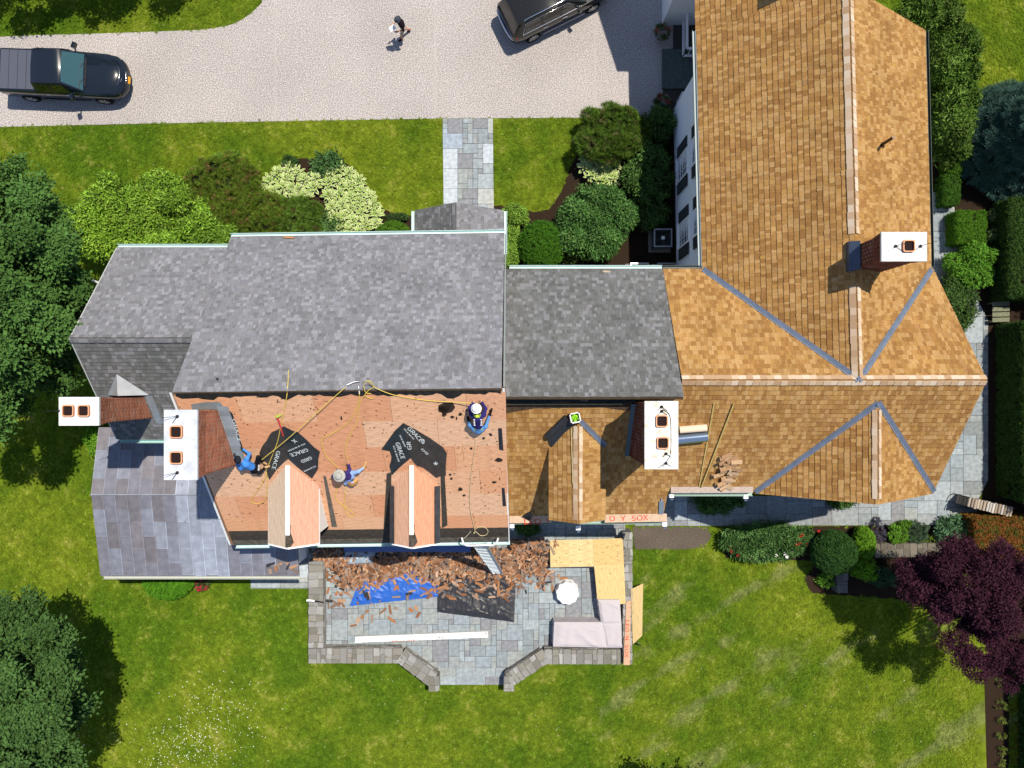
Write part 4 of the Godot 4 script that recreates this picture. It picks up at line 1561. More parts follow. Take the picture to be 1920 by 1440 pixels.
func build_patio() -> void:
	var blue := [lin(0.296, 0.342, 0.376), lin(0.321, 0.360, 0.384), lin(0.266, 0.304, 0.327), lin(0.305, 0.329, 0.337), lin(0.356, 0.400, 0.430), lin(0.253, 0.262, 0.283), lin(0.321, 0.347, 0.348)]
	var sizes := [[3, 2], [2, 2], [2, 3], [4, 2], [3, 3], [2, 1], [1, 2], [4, 3], [3, 2], [2, 2], [3, 4]]
	# the terrace behind the house
	var area := poly([582, 958, 944, 958, 944, 932, 1172, 932, 1172, 1224, 1012, 1224, 950, 1252, 815, 1252, 752, 1224, 582, 1224], 0.40)
	var b := MB.new()
	var low := area.duplicate()
	for i in low.size():
		low[i].y = 0.375
	b.slab(low, Vector3(0, 0.45, 0), lin(0.12, 0.12, 0.115))
	var patio := struct("patio", b, mats["rubble"])
	flagstones(patio, flat2(area), 0.405, 0.24, blue, sizes)
	for k in [[818, 1250, 948, 1250, 948, 1268, 818, 1268, 0.28], [818, 1267, 948, 1267, 948, 1283, 818, 1283, 0.15]]:
		var st := MB.new()
		var p := poly([k[0], k[1], k[2], k[3], k[4], k[5], k[6], k[7]], k[8] - 0.06)
		st.slab(p, Vector3(0, k[8] - 0.04, 0), lin(0.12, 0.12, 0.115))
		var step := struct("patio_step", st, mats["rubble"])
		flagstones(step, flat2(p), k[8], 0.45, blue, [[3, 1], [2, 1], [4, 1]], "tread_stone")
	# front walk
	var walk := poly([830, 222, 924, 222, 926, 400, 832, 400], 0.02)
	var pale := [lin(0.392, 0.450, 0.507), lin(0.430, 0.470, 0.507), lin(0.345, 0.402, 0.478), lin(0.402, 0.413, 0.409), lin(0.486, 0.537, 0.585), lin(0.345, 0.345, 0.371), lin(0.430, 0.450, 0.439)]
	var wk := sheet("front_walk", walk, mats["soil"], lin(0.13, 0.12, 0.10))
	flagstones(wk, flat2(walk), 0.045, 0.23, pale, [[2, 2], [3, 2], [2, 3], [3, 3], [1, 2], [2, 1], [1, 1], [3, 4], [4, 3]])
	# side terrace east and south of the wing
	var ter := poly([1192, 930, 1190, 986, 1830, 984, 1832, 940, 1852, 900, 1852, 600, 1800, 500, 1786, 360, 1690, 360, 1690, 930], 0.02)
	var gray := [lin(0.27, 0.30, 0.315), lin(0.31, 0.335, 0.35), lin(0.235, 0.255, 0.265), lin(0.33, 0.355, 0.355), lin(0.255, 0.26, 0.275)]
	var tr := sheet("side_terrace", ter, mats["soil"], lin(0.06, 0.06, 0.055))
	flagstones(tr, flat2(ter), 0.045, 0.30, gray, [[3, 2], [2, 2], [2, 3], [3, 3], [4, 3], [2, 1], [4, 2], [3, 4]])
	# path beside the low roof
	var side := poly([470, 1080, 583, 1080, 583, 1103, 470, 1103], 0.06)
	var sp := sheet("side_path", side, mats["soil"], lin(0.10, 0.10, 0.09))
	flagstones(sp, flat2(side), 0.085, 0.27, pale, [[5, 1], [6, 1], [4, 1], [5, 2]])
	var side2 := poly([556, 1036, 583, 1036, 583, 1082, 556, 1082], 0.06)
	var sp2 := sheet("side_path", side2, mats["soil"], lin(0.10, 0.10, 0.09))
	flagstones(sp2, flat2(side2), 0.089, 0.27, pale, [[2, 2], [3, 2], [3, 3]])
	# entry landing
	var land := poly([1242, 92, 1330, 92, 1330, 166, 1242, 166], 0.16)
	b = MB.new()
	b.slab(land, Vector3(0, 0.2, 0), lin(0.10, 0.125, 0.115))
	struct("entry_landing", b, mats["stone"])
	var stonework := [lin(0.42, 0.41, 0.385), lin(0.48, 0.47, 0.45), lin(0.36, 0.35, 0.32), lin(0.54, 0.53, 0.515), lin(0.39, 0.365, 0.32), lin(0.31, 0.295, 0.25)]
	var w1 := func(a: Array) -> Array:
		var r := []
		for i in range(0, a.size(), 2):
			r.append(q(a[i], a[i + 1], 0.95))
		return r
	stone_wall("grey rubble wall west of the patio with a white caulking gun on it", w1.call([592, 1052, 592, 1215]), 0.66, 0.0, 0.95, stonework)
	stone_wall("grey rubble wall bending round the patio near the white gutter length", w1.call([578, 1230, 750, 1230, 812, 1276]), 0.66, 0.0, 0.95, stonework)
	stone_wall("grey rubble wall bending round the patio beside the covered sofa", w1.call([954, 1276, 1020, 1232, 1164, 1232]), 0.66, 0.0, 0.95, stonework)
	stone_wall("narrow grey rubble wall under the plank lettered in red", w1.call([1177, 998, 1177, 1246]), 0.42, 0.0, 0.95, stonework)
	stone_wall("square stone pier at the steps nearer the white gutter length", w1.call([813, 1268, 813, 1297]), 0.44, 0.0, 0.96, stonework, "stone_pier")
	stone_wall("square stone pier at the steps nearer the black tarp", w1.call([954, 1268, 954, 1297]), 0.44, 0.0, 0.96, stonework, "stone_pier")
	stone_wall("low stone wall edging the flower bed beside the purple maple", [q(1641, 1033, 0.5), q(1772, 1031, 0.5)], 0.62, 0.0, 0.5, [lin(0.24, 0.21, 0.165), lin(0.20, 0.175, 0.135), lin(0.27, 0.24, 0.19)], "garden_wall")
	stone_wall("upright grey stone block beside the clipped dark ball", [q(1580, 1074, 0.55), q(1580, 1112, 0.55)], 0.48, 0.0, 0.55, [lin(0.26, 0.24, 0.22), lin(0.21, 0.2, 0.18)], "stone_post")

	# tarpaulins
	var tb := q(660, 1040, 0.42)
	solo("blue_tarp", "crumpled bright blue tarp on the patio under torn-off shingles", "tarp", sheet_cloth([q(690, 1045, 0.5), q(824, 1052, 0.5), q(826, 1118, 0.42), q(656, 1136, 0.42)], 120, 54, 0.13, 0.55, 0.01, lin(0.035, 0.17, 0.72), 3, 0.012), mats["tarp"], tb)
	solo("black_tarp", "crumpled black plastic sheet spread on the patio", "tarp", sheet_cloth([q(822, 1066, 0.46), q(968, 1062, 0.46), q(964, 1166, 0.42), q(820, 1147, 0.42)], 120, 84, 0.16, 0.6, 0.012, lin(0.040, 0.043, 0.048), 8, 0.010), mats["tarp"], q(890, 1110, 0.42))
	solo("wall_tarp", "blue tarp hung along the house wall beneath the gutter", "tarp", sheet_cloth([Vector3(-7.0, 3.6, 5.85), Vector3(-1.6, 3.6, 5.85), Vector3(-1.75, 2.9, 7.05), Vector3(-7.1, 2.6, 7.1)], 40, 10, 0.10, 0.8, 0.0, lin(0.03, 0.11, 0.40), 5), mats["tarp"], Vector3(-4, 2.6, 6.4))
	solo("wrapped_tarp", "pale blue and white tarp bundled at the foot of the wall", "tarp", sheet_cloth([q(640, 1030, 0.9), q(712, 1030, 0.9), q(700, 1056, 0.75), q(644, 1060, 0.75)], 24, 14, 0.25, 0.8, 0.0, lin(0.42, 0.52, 0.62), 15, 0.03), mats["tarp"], q(670, 1045, 0.5))
	# the heap of torn-off shingles
	var browns := [lin(0.396, 0.183, 0.090), lin(0.464, 0.261, 0.155), lin(0.275, 0.125, 0.061), lin(0.327, 0.242, 0.191), lin(0.516, 0.328, 0.216), lin(0.224, 0.160, 0.130), lin(0.413, 0.203, 0.101)]
	var heap := []
	var hc := PackedColorArray()
	var um := MB.new()
	um.slab(PackedVector3Array([Vector3(-0.5, 0.5, -0.42), Vector3(-0.1, 0.5, -0.5), Vector3(0.42, 0.5, -0.46), Vector3(0.5, 0.5, 0.4), Vector3(0.2, 0.5, 0.5), Vector3(-0.46, 0.5, 0.44)]), Vector3(0, 1, 0), Color.WHITE)
	for i in 4600:
		var px := rng.randf_range(590, 1036)
		var t := absf(rng.randfn(0, 0.42))
		var front := 1108.0 - 14.0 * sin(px * 0.035) - (22.0 if px < 640 else 0.0)
		if px > 820 and px < 965:
			front = 1106
		if px > 975:
			front = 1090
		var back := 1034.0 if px < 960 else 1016.0
		var py := lerpf(back, front, clampf(t, 0, 1.15))
		if px > 1028 and py < 1066:
			continue
		var hgt := 0.62 * clampf(1.0 - t * 1.05, 0.0, 1.0)
		var p := q(px, py, 0.43 + hgt)
		p.y = 0.43 + hgt * rng.randf_range(0.55, 1.0) + rng.randf() * 0.04
		var l := rng.randf_range(0.14, 0.42) if i % 9 else rng.randf_range(0.35, 0.6)
		var w := rng.randf_range(0.035, 0.13)
		heap.append(Transform3D(Basis.from_euler(Vector3(rng.randfn(0, 0.36), rng.randf() * TAU, rng.randfn(0, 0.36))) * Basis().scaled(Vector3(l, 0.014, w)), p))
		hc.append(lin(0.04, 0.04, 0.042) if rng.randf() < 0.10 else vary(browns[rng.randi() % browns.size()], 0.3))
	var hp := scatter("shingle_debris", um.mesh(), heap, hc, mats["scrap"])
	hp.set_meta("label", "heap of torn brown shingles along the foot of the house wall")
	hp.set_meta("category", "debris")
	hp.set_meta("kind", "stuff")
	# pieces lying singly
	var kit := []
	for c in browns + [lin(0.045, 0.045, 0.05)]:
		var sb := MB.new()
		sb.slab(PackedVector3Array([Vector3(-0.5, 0.5, -0.42), Vector3(-0.1, 0.5, -0.5), Vector3(0.42, 0.5, -0.46), Vector3(0.5, 0.5, 0.4), Vector3(0.2, 0.5, 0.5), Vector3(-0.46, 0.5, 0.44)]), Vector3(0, 1, 0), c)
		kit.append(sb.mesh())
	var loose := func(label: String, group: String, n: int, px0: float, px1: float, py0: float, py1: float, y: float, dark := 0.12) -> void:
		for i in n:
			var p := q(rng.randf_range(px0, px1), rng.randf_range(py0, py1), y)
			var o := piece(self, numbered("shingle_scrap"), Transform3D(Basis.from_euler(Vector3(rng.randfn(0, 0.12), rng.randf() * TAU, rng.randfn(0, 0.12))) * Basis().scaled(Vector3(rng.randf_range(0.18, 0.46), 0.014, rng.randf_range(0.07, 0.15))), p), kit[7 if rng.randf() < dark else rng.randi() % 7], mats["scrap"])
			o.set_meta("label", label)
			o.set_meta("category", "scrap")
			o.set_meta("group", group)
	loose.call("torn brown shingle lying on the blue tarp", "scraps on the blue tarp", 60, 672, 822, 1062, 1122, 0.60)
	loose.call("torn brown shingle lying on the black plastic sheet", "scraps on the black sheet", 60, 826, 962, 1072, 1124, 0.62)
	loose.call("torn shingle on the flagstones in front of the blue tarp", "scraps before the blue tarp", 12, 640, 800, 1140, 1176, 0.43)
	loose.call("torn shingle on the flagstones beside the west patio wall", "scraps beside the west wall", 26, 612, 652, 1070, 1136, 0.44, 0.3)
	loose.call("torn shingle on the flagstones around the covered round table", "scraps round the table", 14, 975, 1060, 1064, 1110, 0.44, 0.2)
	loose.call("torn shingle lying on the metal roof corner", "scraps on the metal roof", 12, 500, 556, 1042, 1074, 3.30, 0.15)
	loose.call("splinter of shingle lying on the plywood cover", "scraps on the plywood", 4, 1036, 1056, 1016, 1034, 0.98)

	# plywood laid over the covered furniture
	var ptone := [lin(0.66, 0.50, 0.24), lin(0.70, 0.53, 0.27), lin(0.64, 0.46, 0.20), lin(0.68, 0.50, 0.23)]
	var pw := [[1031, 1013, 1066, 1012, 1067, 1063, 1032, 1064, "pale plywood sheet with shingle splinters on it"], [1066, 1012, 1116, 1011, 1117, 1062, 1067, 1063, "plywood sheet lying between the pale sheet and the corner sheet"], [1112, 1011, 1168, 1009, 1170, 1064, 1114, 1066, "plywood sheet at the corner by the narrow stone wall"], [1114, 1060, 1170, 1058, 1173, 1132, 1121, 1135, "plywood sheet lying over the covered sofa's end"]]
	for i in pw.size():
		var k: Array = pw[i]
		var yy := 0.96 + 0.013 * i
		b = MB.new()
		b.slab(PackedVector3Array([q(k[0], k[1], yy), q(k[2], k[3], yy), q(k[4], k[5], yy), q(k[6], k[7], yy)]), Vector3(0, 0.012, 0), ptone[i])
		var o := thing("plywood_sheet", k[8], "plywood", q(k[0], k[1], yy), "plywood over the patio furniture")
		part(o, "board", b, mats["ply_cross" if i == 3 else "ply_sheet"])
		var knots := MB.new()
		for n in 14:
			var p := q(rng.randf_range(k[0] + 4, k[2] - 4), rng.randf_range(k[1] + 4, k[5] - 4), yy + 0.004)
			knots.lathe([Vector2(rng.randf_range(0.012, 0.03), 0.0), Vector2(0.0, 0.002)], p, 7, lin(0.30, 0.15, 0.05))
		part(o, "knots", knots, mats["plank"])
	# what the plywood covers: a long serving table and chairs under covers
	var cov := lin(0.42, 0.385, 0.405)
	b = MB.new()
	b.bx(2.05, 5.05, 0.41, 0.94, 7.05, 8.15, lin(0.10, 0.09, 0.08))
	solo("storage_bench", "dark bench standing under the plywood sheets", "bench", b, mats["cloth"], Vector3(3.5, 0.41, 7.6))
	# covered corner sofa
	var sofa := thing("covered_sofa", "corner sofa under a pale lilac-grey rain cover", "sofa", q(1100, 1170, 0.41))
	var sh := MB.new()
	var cells := [[[1039, 1166], [1132, 1166], [1140, 1214], [1037, 1212]], [[1121, 1124], [1162, 1124], [1165, 1170], [1127, 1170]], [[1127, 1166], [1165, 1166], [1166, 1214], [1138, 1214]]]
	for ci in cells.size():
		var k: Array = cells[ci]
		var c := []
		for p in k:
			c.append(q(p[0], p[1], 1.05))
		sh = MB.new()
		var top := sheet_cloth(c, 30, 26, 0.13, 0.30, 0.0, cov, 20 + ci)
		sh.v.append_array(top.v); sh.n.append_array(top.n); sh.c.append_array(top.c); sh.u.append_array(top.u)
		for j in 4:
			var a: Vector3 = c[j] + Vector3(0, 0.012, 0)
			var bb: Vector3 = c[(j + 1) % 4] + Vector3(0, 0.012, 0)
			for s in 10:
				var p0 := a.lerp(bb, s / 10.0)
				var p1 := a.lerp(bb, (s + 1) / 10.0)
				var mid = (c[0] + c[2]) / 2.0
				var o0 = (p0 - mid).normalized() * (0.03 + 0.03 * sin(s * 2.4))
				var o1 = (p1 - mid).normalized() * (0.03 + 0.03 * sin((s + 1) * 2.4))
				sh.quad(p0, p1, Vector3(p1.x, 0.42, p1.z) + Vector3(o1.x, 0, o1.z), Vector3(p0.x, 0.42, p0.z) + Vector3(o0.x, 0, o0.z), cov)
		sh.smooth(40)
		part(sofa, "cover", sh, mats["cloth"])
	# covered round table
	var at := q(1064, 1113, 0.41)
	at = q(1064, 1113, 0.95)
	at.y = 0.41
	b = MB.new()
	var prev := []
	for i in 9:
		var rr: float = [0.05, 0.25, 0.42, 0.475, 0.50, 0.51, 0.50, 0.47, 0.52][i]
		var yy: float = [0.60, 0.595, 0.585, 0.56, 0.50, 0.40, 0.30, 0.15, 0.01][i]
		var ring := []
		for k in 40:
			var an := TAU * k / 40
			var wv := 1.0 + (0.025 * sin(k * PI * 0.5) * clampf(i - 1.5, 0, 2))
			ring.append(at + Vector3(cos(an) * rr * wv, yy + (0.012 * cos(k * PI * 0.5) if i in [2, 3] else 0.0), sin(an) * rr * wv))
		if prev.size():
			for k in 40:
				b.quad(prev[k], prev[(k + 1) % 40], ring[(k + 1) % 40], ring[k], lin(0.80, 0.80, 0.79))
		else:
			for k in 40:
				b.tri(ring[k], at + Vector3(0, 0.602, 0), ring[(k + 1) % 40], lin(0.80, 0.80, 0.79))
		prev = ring
	b.smooth(40)
	var tbl := thing("covered_round_table", "small round table under a white gathered cover", "table", at)
	part(tbl, "cover", b, mats["cloth"])
	var leg := MB.new()
	leg.tube(PackedVector3Array([at + Vector3(0, 0.0, 0), at + Vector3(0, 0.5, 0)]), 0.05, 0.05, 8, lin(0.1, 0.1, 0.1))
	part(tbl, "leg", leg, mats["metal"])
	# long white gutter length on the patio
	var gl := thing("gutter_length", "long white length of gutter lying on the flagstones", "gutter", q(790, 1194, 0.42))
	b = MB.new()
	b.slab(PackedVector3Array([q(666, 1194, 0.56), q(915, 1184, 0.56), q(915, 1189, 0.56), q(666, 1199, 0.56)]), Vector3(0, 0.13, 0), lin(0.62, 0.62, 0.62))
	b.slab(PackedVector3Array([q(666, 1199.3, 0.50), q(915, 1189.3, 0.50), q(915, 1195, 0.50), q(666, 1205, 0.50)]), Vector3(0, 0.07, 0), lin(0.78, 0.78, 0.78))
	part(gl, "trough", b, mats["paint"])
	write(gl, "16", q(832, 1195, 0.507), q(819, 1195.6, 0.507), Vector3.UP, 0.11, "ink_black")
	write(gl, "/ /", q(668, 1197, 0.567), q(674, 1197, 0.567), Vector3.UP, 0.10, "ink_black")
	write(gl, "VI", q(908, 1188, 0.567), q(913, 1187.8, 0.567), Vector3.UP, 0.10, "ink_black")
	write(gl, "LEO", q(735, 1201.5, 0.507), q(752, 1200.8, 0.507), Vector3.UP, 0.10, "ink_red")
	write(gl, "Y SOX", q(755, 1200.7, 0.507), q(778, 1199.7, 0.507), Vector3.UP, 0.09, "ink_red")
	# plank and plywood against the narrow wall
	var pk := thing("lettered_plank", "orange-brown plank lettered in red on the narrow stone wall", "plank", q(1177, 1190, 0.95))
	b = MB.new()
	b.slab(PackedVector3Array([q(1174, 1128, 1.0), q(1183, 1126, 1.0), q(1181, 1247, 1.0), q(1169, 1247, 1.0)]), Vector3(0, 0.04, 0), lin(0.66, 0.42, 0.28))
	part(pk, "board", b, mats["plank"])
	write(pk, "LEO  N  SOX", q(1176.5, 1163, 1.006), q(1174.5, 1233, 1.006), Vector3.UP, 0.15, "ink_red")
	var pl := thing("leaning_plywood", "plywood sheet leaning against the outside of the narrow stone wall", "plywood", q(1200, 1160, 0.0))
	b = MB.new()
	b.slab(PackedVector3Array([q(1183, 1105, 0.98), q(1206, 1094, 0.35), q(1204, 1192, 0.35), q(1187, 1208, 0.98)]), Vector3(0.012, 0.018, 0), lin(0.68, 0.50, 0.25))
	part(pl, "board", b, mats["ply_cross"])
	b = MB.new()
	for yy in [1100, 1205]:
		b.tube(PackedVector3Array([q(1194, yy, 0.5), q(1202, yy + 6, 0.0)]), 0.03, 0.03, 6, lin(0.2, 0.2, 0.2))
	part(pl, "prop", b, mats["metal"])
	# caulking gun on the west wall
	var cg := thing("caulking_gun", "white caulking gun with black handle on the west patio wall", "tool", q(592, 1127, 0.97))
	b = MB.new()
	b.tube(PackedVector3Array([q(575, 1126, 1.02), q(580, 1125.5, 1.02), q(590, 1127, 1.02)]), 0.05, 0.045, 8, lin(0.8, 0.8, 0.8))
	part(cg, "barrel", b, mats["paint"])
	b = MB.new()
	b.tube(PackedVector3Array([q(590, 1127, 1.02), q(607, 1129.5, 1.02)]), 0.03, 0.025, 8, lin(0.012, 0.015, 0.025))
	part(cg, "handle", b, mats["rubber"])


# letters laid on a surface, reading from a to b
func write(parent: Node, text: String, a: Vector3, b: Vector3, normal: Vector3, height: float, ink: String) -> void:
	var key := "font"
	if not mats.has(key):
		var f := SystemFont.new()
		f.font_names = PackedStringArray(["Droid Sans"])
		mats[key] = f
	for k in [["ink_red", lin(0.50, 0.045, 0.03)], ["ink_black", lin(0.02, 0.02, 0.02)], ["ink_white", lin(0.55, 0.60, 0.62)]]:
		if not mats.has(k[0]):
			mat(k[0], 0.8, null, Vector3.ONE, true, 0.0, k[1])
	var t := TextMesh.new()
	t.font = mats["font"]
	t.text = text
	t.font_size = 32
	t.pixel_size = 0.01
	t.depth = 0.02
	t.curve_step = 2.0
	var ab := t.get_aabb()
	var r := (b - a)
	r -= normal * r.dot(normal)
	var sx := r.length() / maxf(ab.size.x, 0.01)
	var sy := height / maxf(ab.size.y, 0.01)
	var up := normal.cross(r.normalized())
	var bs := Basis(r.normalized() * sx, up * sy, normal * 0.3)
	var mid := (a + b) / 2.0
	var o := piece(parent, "lettering", Transform3D(bs, mid - bs * Vector3(ab.get_center().x, ab.get_center().y, 0)), t, mats[ink])


func rope(label: String, pts: Array, r := 0.013, col := Color(0.62, 0.47, 0.10), group := "yellow safety ropes") -> void:
	var b := MB.new()
	var c := curve(pts, 5)
	b.tube(c, r, r, 5, col)
	solo("safety_rope", label, "rope", b, mats["rope"], pts[0], group)


func pick(px: Array, f: Callable, lift := 0.035) -> Array:
	var r := []
	for i in range(0, px.size(), 2):
		r.append(on(px[i], px[i + 1], f, lift))
	return r


func north_s(p: Vector3) -> float:
	return 11.0 + 0.874 * (p.z - 0.2)


func build_roof_work() -> void:
	# self-adhesive membrane round the dormer heads, printed with its maker's name
	var ns := Vector3(0, 0.753, 0.658)
	var blk := lin(0.022, 0.030, 0.036)
	var dark := lin(0.050, 0.042, 0.038)
	var sets := [
		["black membrane around the head of the dormer with the white cheek", [[532, 799, 520, 806, 510, 810, 505, 816, 500, 826, 492, 836, 486, 850, 492, 868, 505, 900, 519, 880, 533, 866, 541, 860], dark, [531, 799, 545, 806, 560, 812, 575, 825, 588, 838, 600, 847, 597, 860, 596, 880, 585, 897, 560, 878, 541, 861], blk]],
		["black membrane printed in white around the head of the other dormer", [[756, 793, 740, 808, 727, 826, 715, 843, 731, 846, 734, 856, 733, 866, 730, 873, 735, 891, 752, 874, 770, 859], blk, [756, 793, 780, 806, 807, 822, 818, 830, 830, 838, 838, 850, 836, 872, 836, 892, 826, 893, 818, 896, 806, 886, 794, 877, 782, 873, 775, 866, 770, 858], dark]],
	]
	var mems := []
	for s in sets:
		var o := thing("roof_membrane", s[0], "membrane", on(s[1][0][0], s[1][0][1], main_s))
		for i in [0, 2]:
			var e := []
			for k in range(0, s[1][i].size(), 2):
				e.append(Vector2(s[1][i][k], s[1][i][k + 1]))
			part(o, "sheet", lay(e, main_s, 0.045 + 0.006 * (i / 2), 0.010, s[1][i + 1]), mats["membrane"])
		mems.append(o)
	var say := func(o: Node, t: String, x0: float, y0: float, x1: float, y1: float, h: float) -> void:
		write(o, t, on(x0, y0, main_s, 0.057), on(x1, y1, main_s, 0.057), ns, h, "ink_white")
	say.call(mems[0], "GRACE", 577, 843, 545, 854, 0.15)
	say.call(mems[0], "GRID", 584, 858, 565, 866, 0.13)
	say.call(mems[0], "ICE & WATER", 572, 832, 540, 846, 0.05)
	say.call(mems[0], "GRACE", 522, 846, 513, 880, 0.13)
	say.call(mems[0], "X", 548, 824, 556, 830, 0.12)
	say.call(mems[0], "ICE & WATER", 592, 874, 570, 884, 0.05)
	say.call(mems[1], "GRACE", 766, 802, 791, 827, 0.15)
	say.call(mems[1], "GRACE", 745, 830, 756, 860, 0.15)
	say.call(mems[1], "GR", 768, 843, 766, 828, 0.14)
	say.call(mems[1], "ICE & WATER", 758, 804, 776, 824, 0.05)
	say.call(mems[1], "ICE & WATER", 738, 836, 748, 866, 0.05)
	say.call(mems[1], "ICE & WATER", 750, 816, 760, 838, 0.05)
	say.call(mems[1], "@", 794, 824, 792, 832, 0.12)
	say.call(mems[1], "*", 813, 869, 821, 869, 0.16)
	say.call(mems[1], "OQ", 790, 842, 802, 852, 0.10)
	var cm := thing("flashing_membrane", "strip of printed black membrane beside the tall chimney's flashing", "membrane", on(440, 800, main_s))
	part(cm, "sheet", lay([Vector2(428, 768), Vector2(436, 776), Vector2(444, 800), Vector2(452, 830), Vector2(457, 846), Vector2(446, 848), Vector2(438, 812), Vector2(428, 785)], main_s, 0.05, 0.01, blk), mats["membrane"])
	write(cm, "GRACE", on(438, 786, main_s, 0.062), on(449, 828, main_s, 0.062), ns, 0.10, "ink_white")
	# ropes
	rope("taut yellow rope with a knotted loop hanging below the white-cheeked dormer's head", [on(541, 694, north_s, 0.04), on(540, 716, north_s, 0.05)] + pick([538, 740, 534, 765, 527, 796, 521, 826, 512, 850, 503, 873, 499, 882, 499, 892, 488, 912, 475, 930, 471, 939, 477, 944, 488, 944, 498, 936, 501, 915, 500, 886], main_s, 0.06))
	rope("straight yellow lifeline from the ridge to the roofer in a bright blue shirt", [on(648, 726, main_s, 0.10), on(600, 768, main_s, 0.28), on(545, 818, main_s, 0.32), on(491, 862, main_s, 0.30)])
	rope("slack yellow lifeline from the ridge knot to the roofer in the white helmet", [on(690, 716, north_s, 0.06), on(704, 727, main_s, 0.08), on(740, 741, main_s, 0.06), on(800, 751, main_s, 0.06), on(850, 754, main_s, 0.12), on(884, 756, main_s, 0.30)])
	rope("yellow rope sagging to the roofer in the wide-brimmed hat", pick([674, 736, 671, 760, 655, 790, 625, 812, 605, 822, 604, 836, 612, 856, 624, 868, 634, 878], main_s, 0.05))
	rope("yellow rope running down beside the sagging one to the wide hat", pick([686, 738, 676, 752, 672, 772, 668, 792, 654, 820, 648, 838, 648, 852, 654, 866, 652, 876], main_s, 0.05))
	rope("yellow rope end looped below the roofer in the wide hat", pick([636, 902, 629, 926, 632, 938, 648, 952, 662, 962, 664, 968, 655, 968, 646, 956, 646, 936, 650, 904], main_s, 0.04))
	rope("coiled yellow rope knot at the ridge", pick([696, 738, 686, 736, 682, 724, 688, 714, 697, 717, 700, 726, 691, 732, 685, 741, 694, 747, 702, 746], main_s, 0.07))
	rope("thin rope loop behind the roofer in the white helmet", pick([868, 832, 866, 850, 859, 858, 858, 865, 864, 868, 870, 862, 869, 846], main_s, 0.03), 0.010, Color(0.55, 0.36, 0.18))
	rope("long pale rope trailing down the bare plywood to a loop at the eave", pick([892, 824, 889, 850, 884, 890, 881, 925, 882, 955, 886, 975, 890, 992, 890, 999, 888, 1000, 892, 997, 901, 1004, 911, 1003, 915, 996, 909, 989, 899, 988, 891, 992], main_s, 0.04), 0.012, Color(0.60, 0.50, 0.30))
	rope("short rope tied to the ladder's stand-off arm", [on(883, 996, main_s, 0.05), on(876, 1004, main_s, 0.06), on(866, 1013, main_s, 0.06)], 0.010, Color(0.62, 0.56, 0.42))
	# rope grab and anchors at the ridge
	var gr := MB.new()
	gr.tube(PackedVector3Array([on(650, 722, north_s, 0.08), on(664, 716, north_s, 0.10), on(674, 715, north_s, 0.10)]), 0.035, 0.03, 8, lin(0.30, 0.32, 0.34))
	gr.tube(PackedVector3Array([on(672, 724, north_s, 0.06), on(674, 738, main_s, 0.05)]), 0.03, 0.03, 6, lin(0.6, 0.6, 0.58))
	solo("rope_anchor", "grey metal rope grab at the ridge of the main roof", "anchor", gr, mats["metal"], on(660, 718, north_s))
	# red-handled tool at the dormer head
	var tl := thing("red_tool", "red-handled pry bar at the membrane's tip", "tool", on(528, 805, main_s))
	var tb := MB.new()
	tb.tube(PackedVector3Array(pick([518, 782, 522, 788, 526, 800, 531, 818], main_s, 0.08)), 0.03, 0.02, 6, lin(0.55, 0.03, 0.05))
	part(tl, "handle", tb, mats["paint"])
	tb = MB.new()
	tb.box(Transform3D(Basis(Vector3(0.3, 1, 0).normalized(), 0.4), on(522, 780, main_s, 0.07)), Vector3(0.18, 0.05, 0.08), lin(0.30, 0.36, 0.04))
	part(tl, "head", tb, mats["paint"])
	# scraps of felt on the plywood
	var spots := [[836, 764, 20, 12], [832, 768, 10, 8], [833, 778, 5, 4], [863, 777, 4, 4], [856, 784, 2, 4], [848, 782, 4, 3], [907, 822, 3, 3], [920, 815, 4, 3], [936, 862, 9, 4], [926, 904, 6, 3], [844, 890, 3, 2], [846, 897, 3, 3], [863, 917, 5, 4], [870, 929, 3, 2], [833, 917, 3, 3], [884, 841, 3, 3], [903, 915, 2, 1], [640, 785, 2, 5], [520, 752, 1, 4], [492, 944, 3, 1], [430, 965, 2, 1], [875, 770, 3, 2], [918, 770, 2, 2]]
	for s in spots:
		var e := []
		for k in 7:
			var an := TAU * k / 7.0
			var rr := rng.randf_range(0.6, 1.15)
			e.append(Vector2(s[0] + cos(an) * s[2] * rr, s[1] + sin(an) * s[3] * rr))
		solo("felt_scrap", "torn scrap of dark felt on the bare plywood", "scrap", lay(e, main_s, 0.028, 0.008, lin(0.055, 0.042, 0.034)), mats["felt"], on(s[0], s[1], main_s), "felt scraps on the plywood")
	# scraps on the grey slopes
	var link_n := func(p: Vector3) -> float: return 5.86 + 0.596 * (p.z + 4.38)
	for s in [[890, 710, 4, 1.5, 0, lin(0.30, 0.13, 0.07)], [894, 716, 4, 2, 0, lin(0.34, 0.16, 0.08)], [418, 627, 6, 2.5, 2, lin(0.03, 0.03, 0.035)], [962, 715, 6, 4, 1, lin(0.03, 0.03, 0.03)], [973, 725, 3, 7, 1, lin(0.36, 0.18, 0.09)], [1091, 601, 3, 8, 1, lin(0.48, 0.30, 0.17)], [1004, 683, 6, 3, 1, lin(0.05, 0.06, 0.06)], [1126, 541, 5, 3, 1, lin(0.03, 0.03, 0.03)], [1016, 589, 5, 1.5, 1, lin(0.5, 0.45, 0.38)], [1016, 624, 5, 1.5, 1, lin(0.5, 0.45, 0.38)], [1244, 680, 14, 3, 1, lin(0.50, 0.32, 0.22)], [968, 628, 3, 2, 1, lin(0.35, 0.18, 0.10)], [541, 441 + 4, 12, 2, 0, lin(0.5, 0.26, 0.12)], [407, 710, 3, 2, 0, lin(0.05, 0.05, 0.05)], [1137, 509, 8, 2, 1, lin(0.5, 0.4, 0.3)]]:
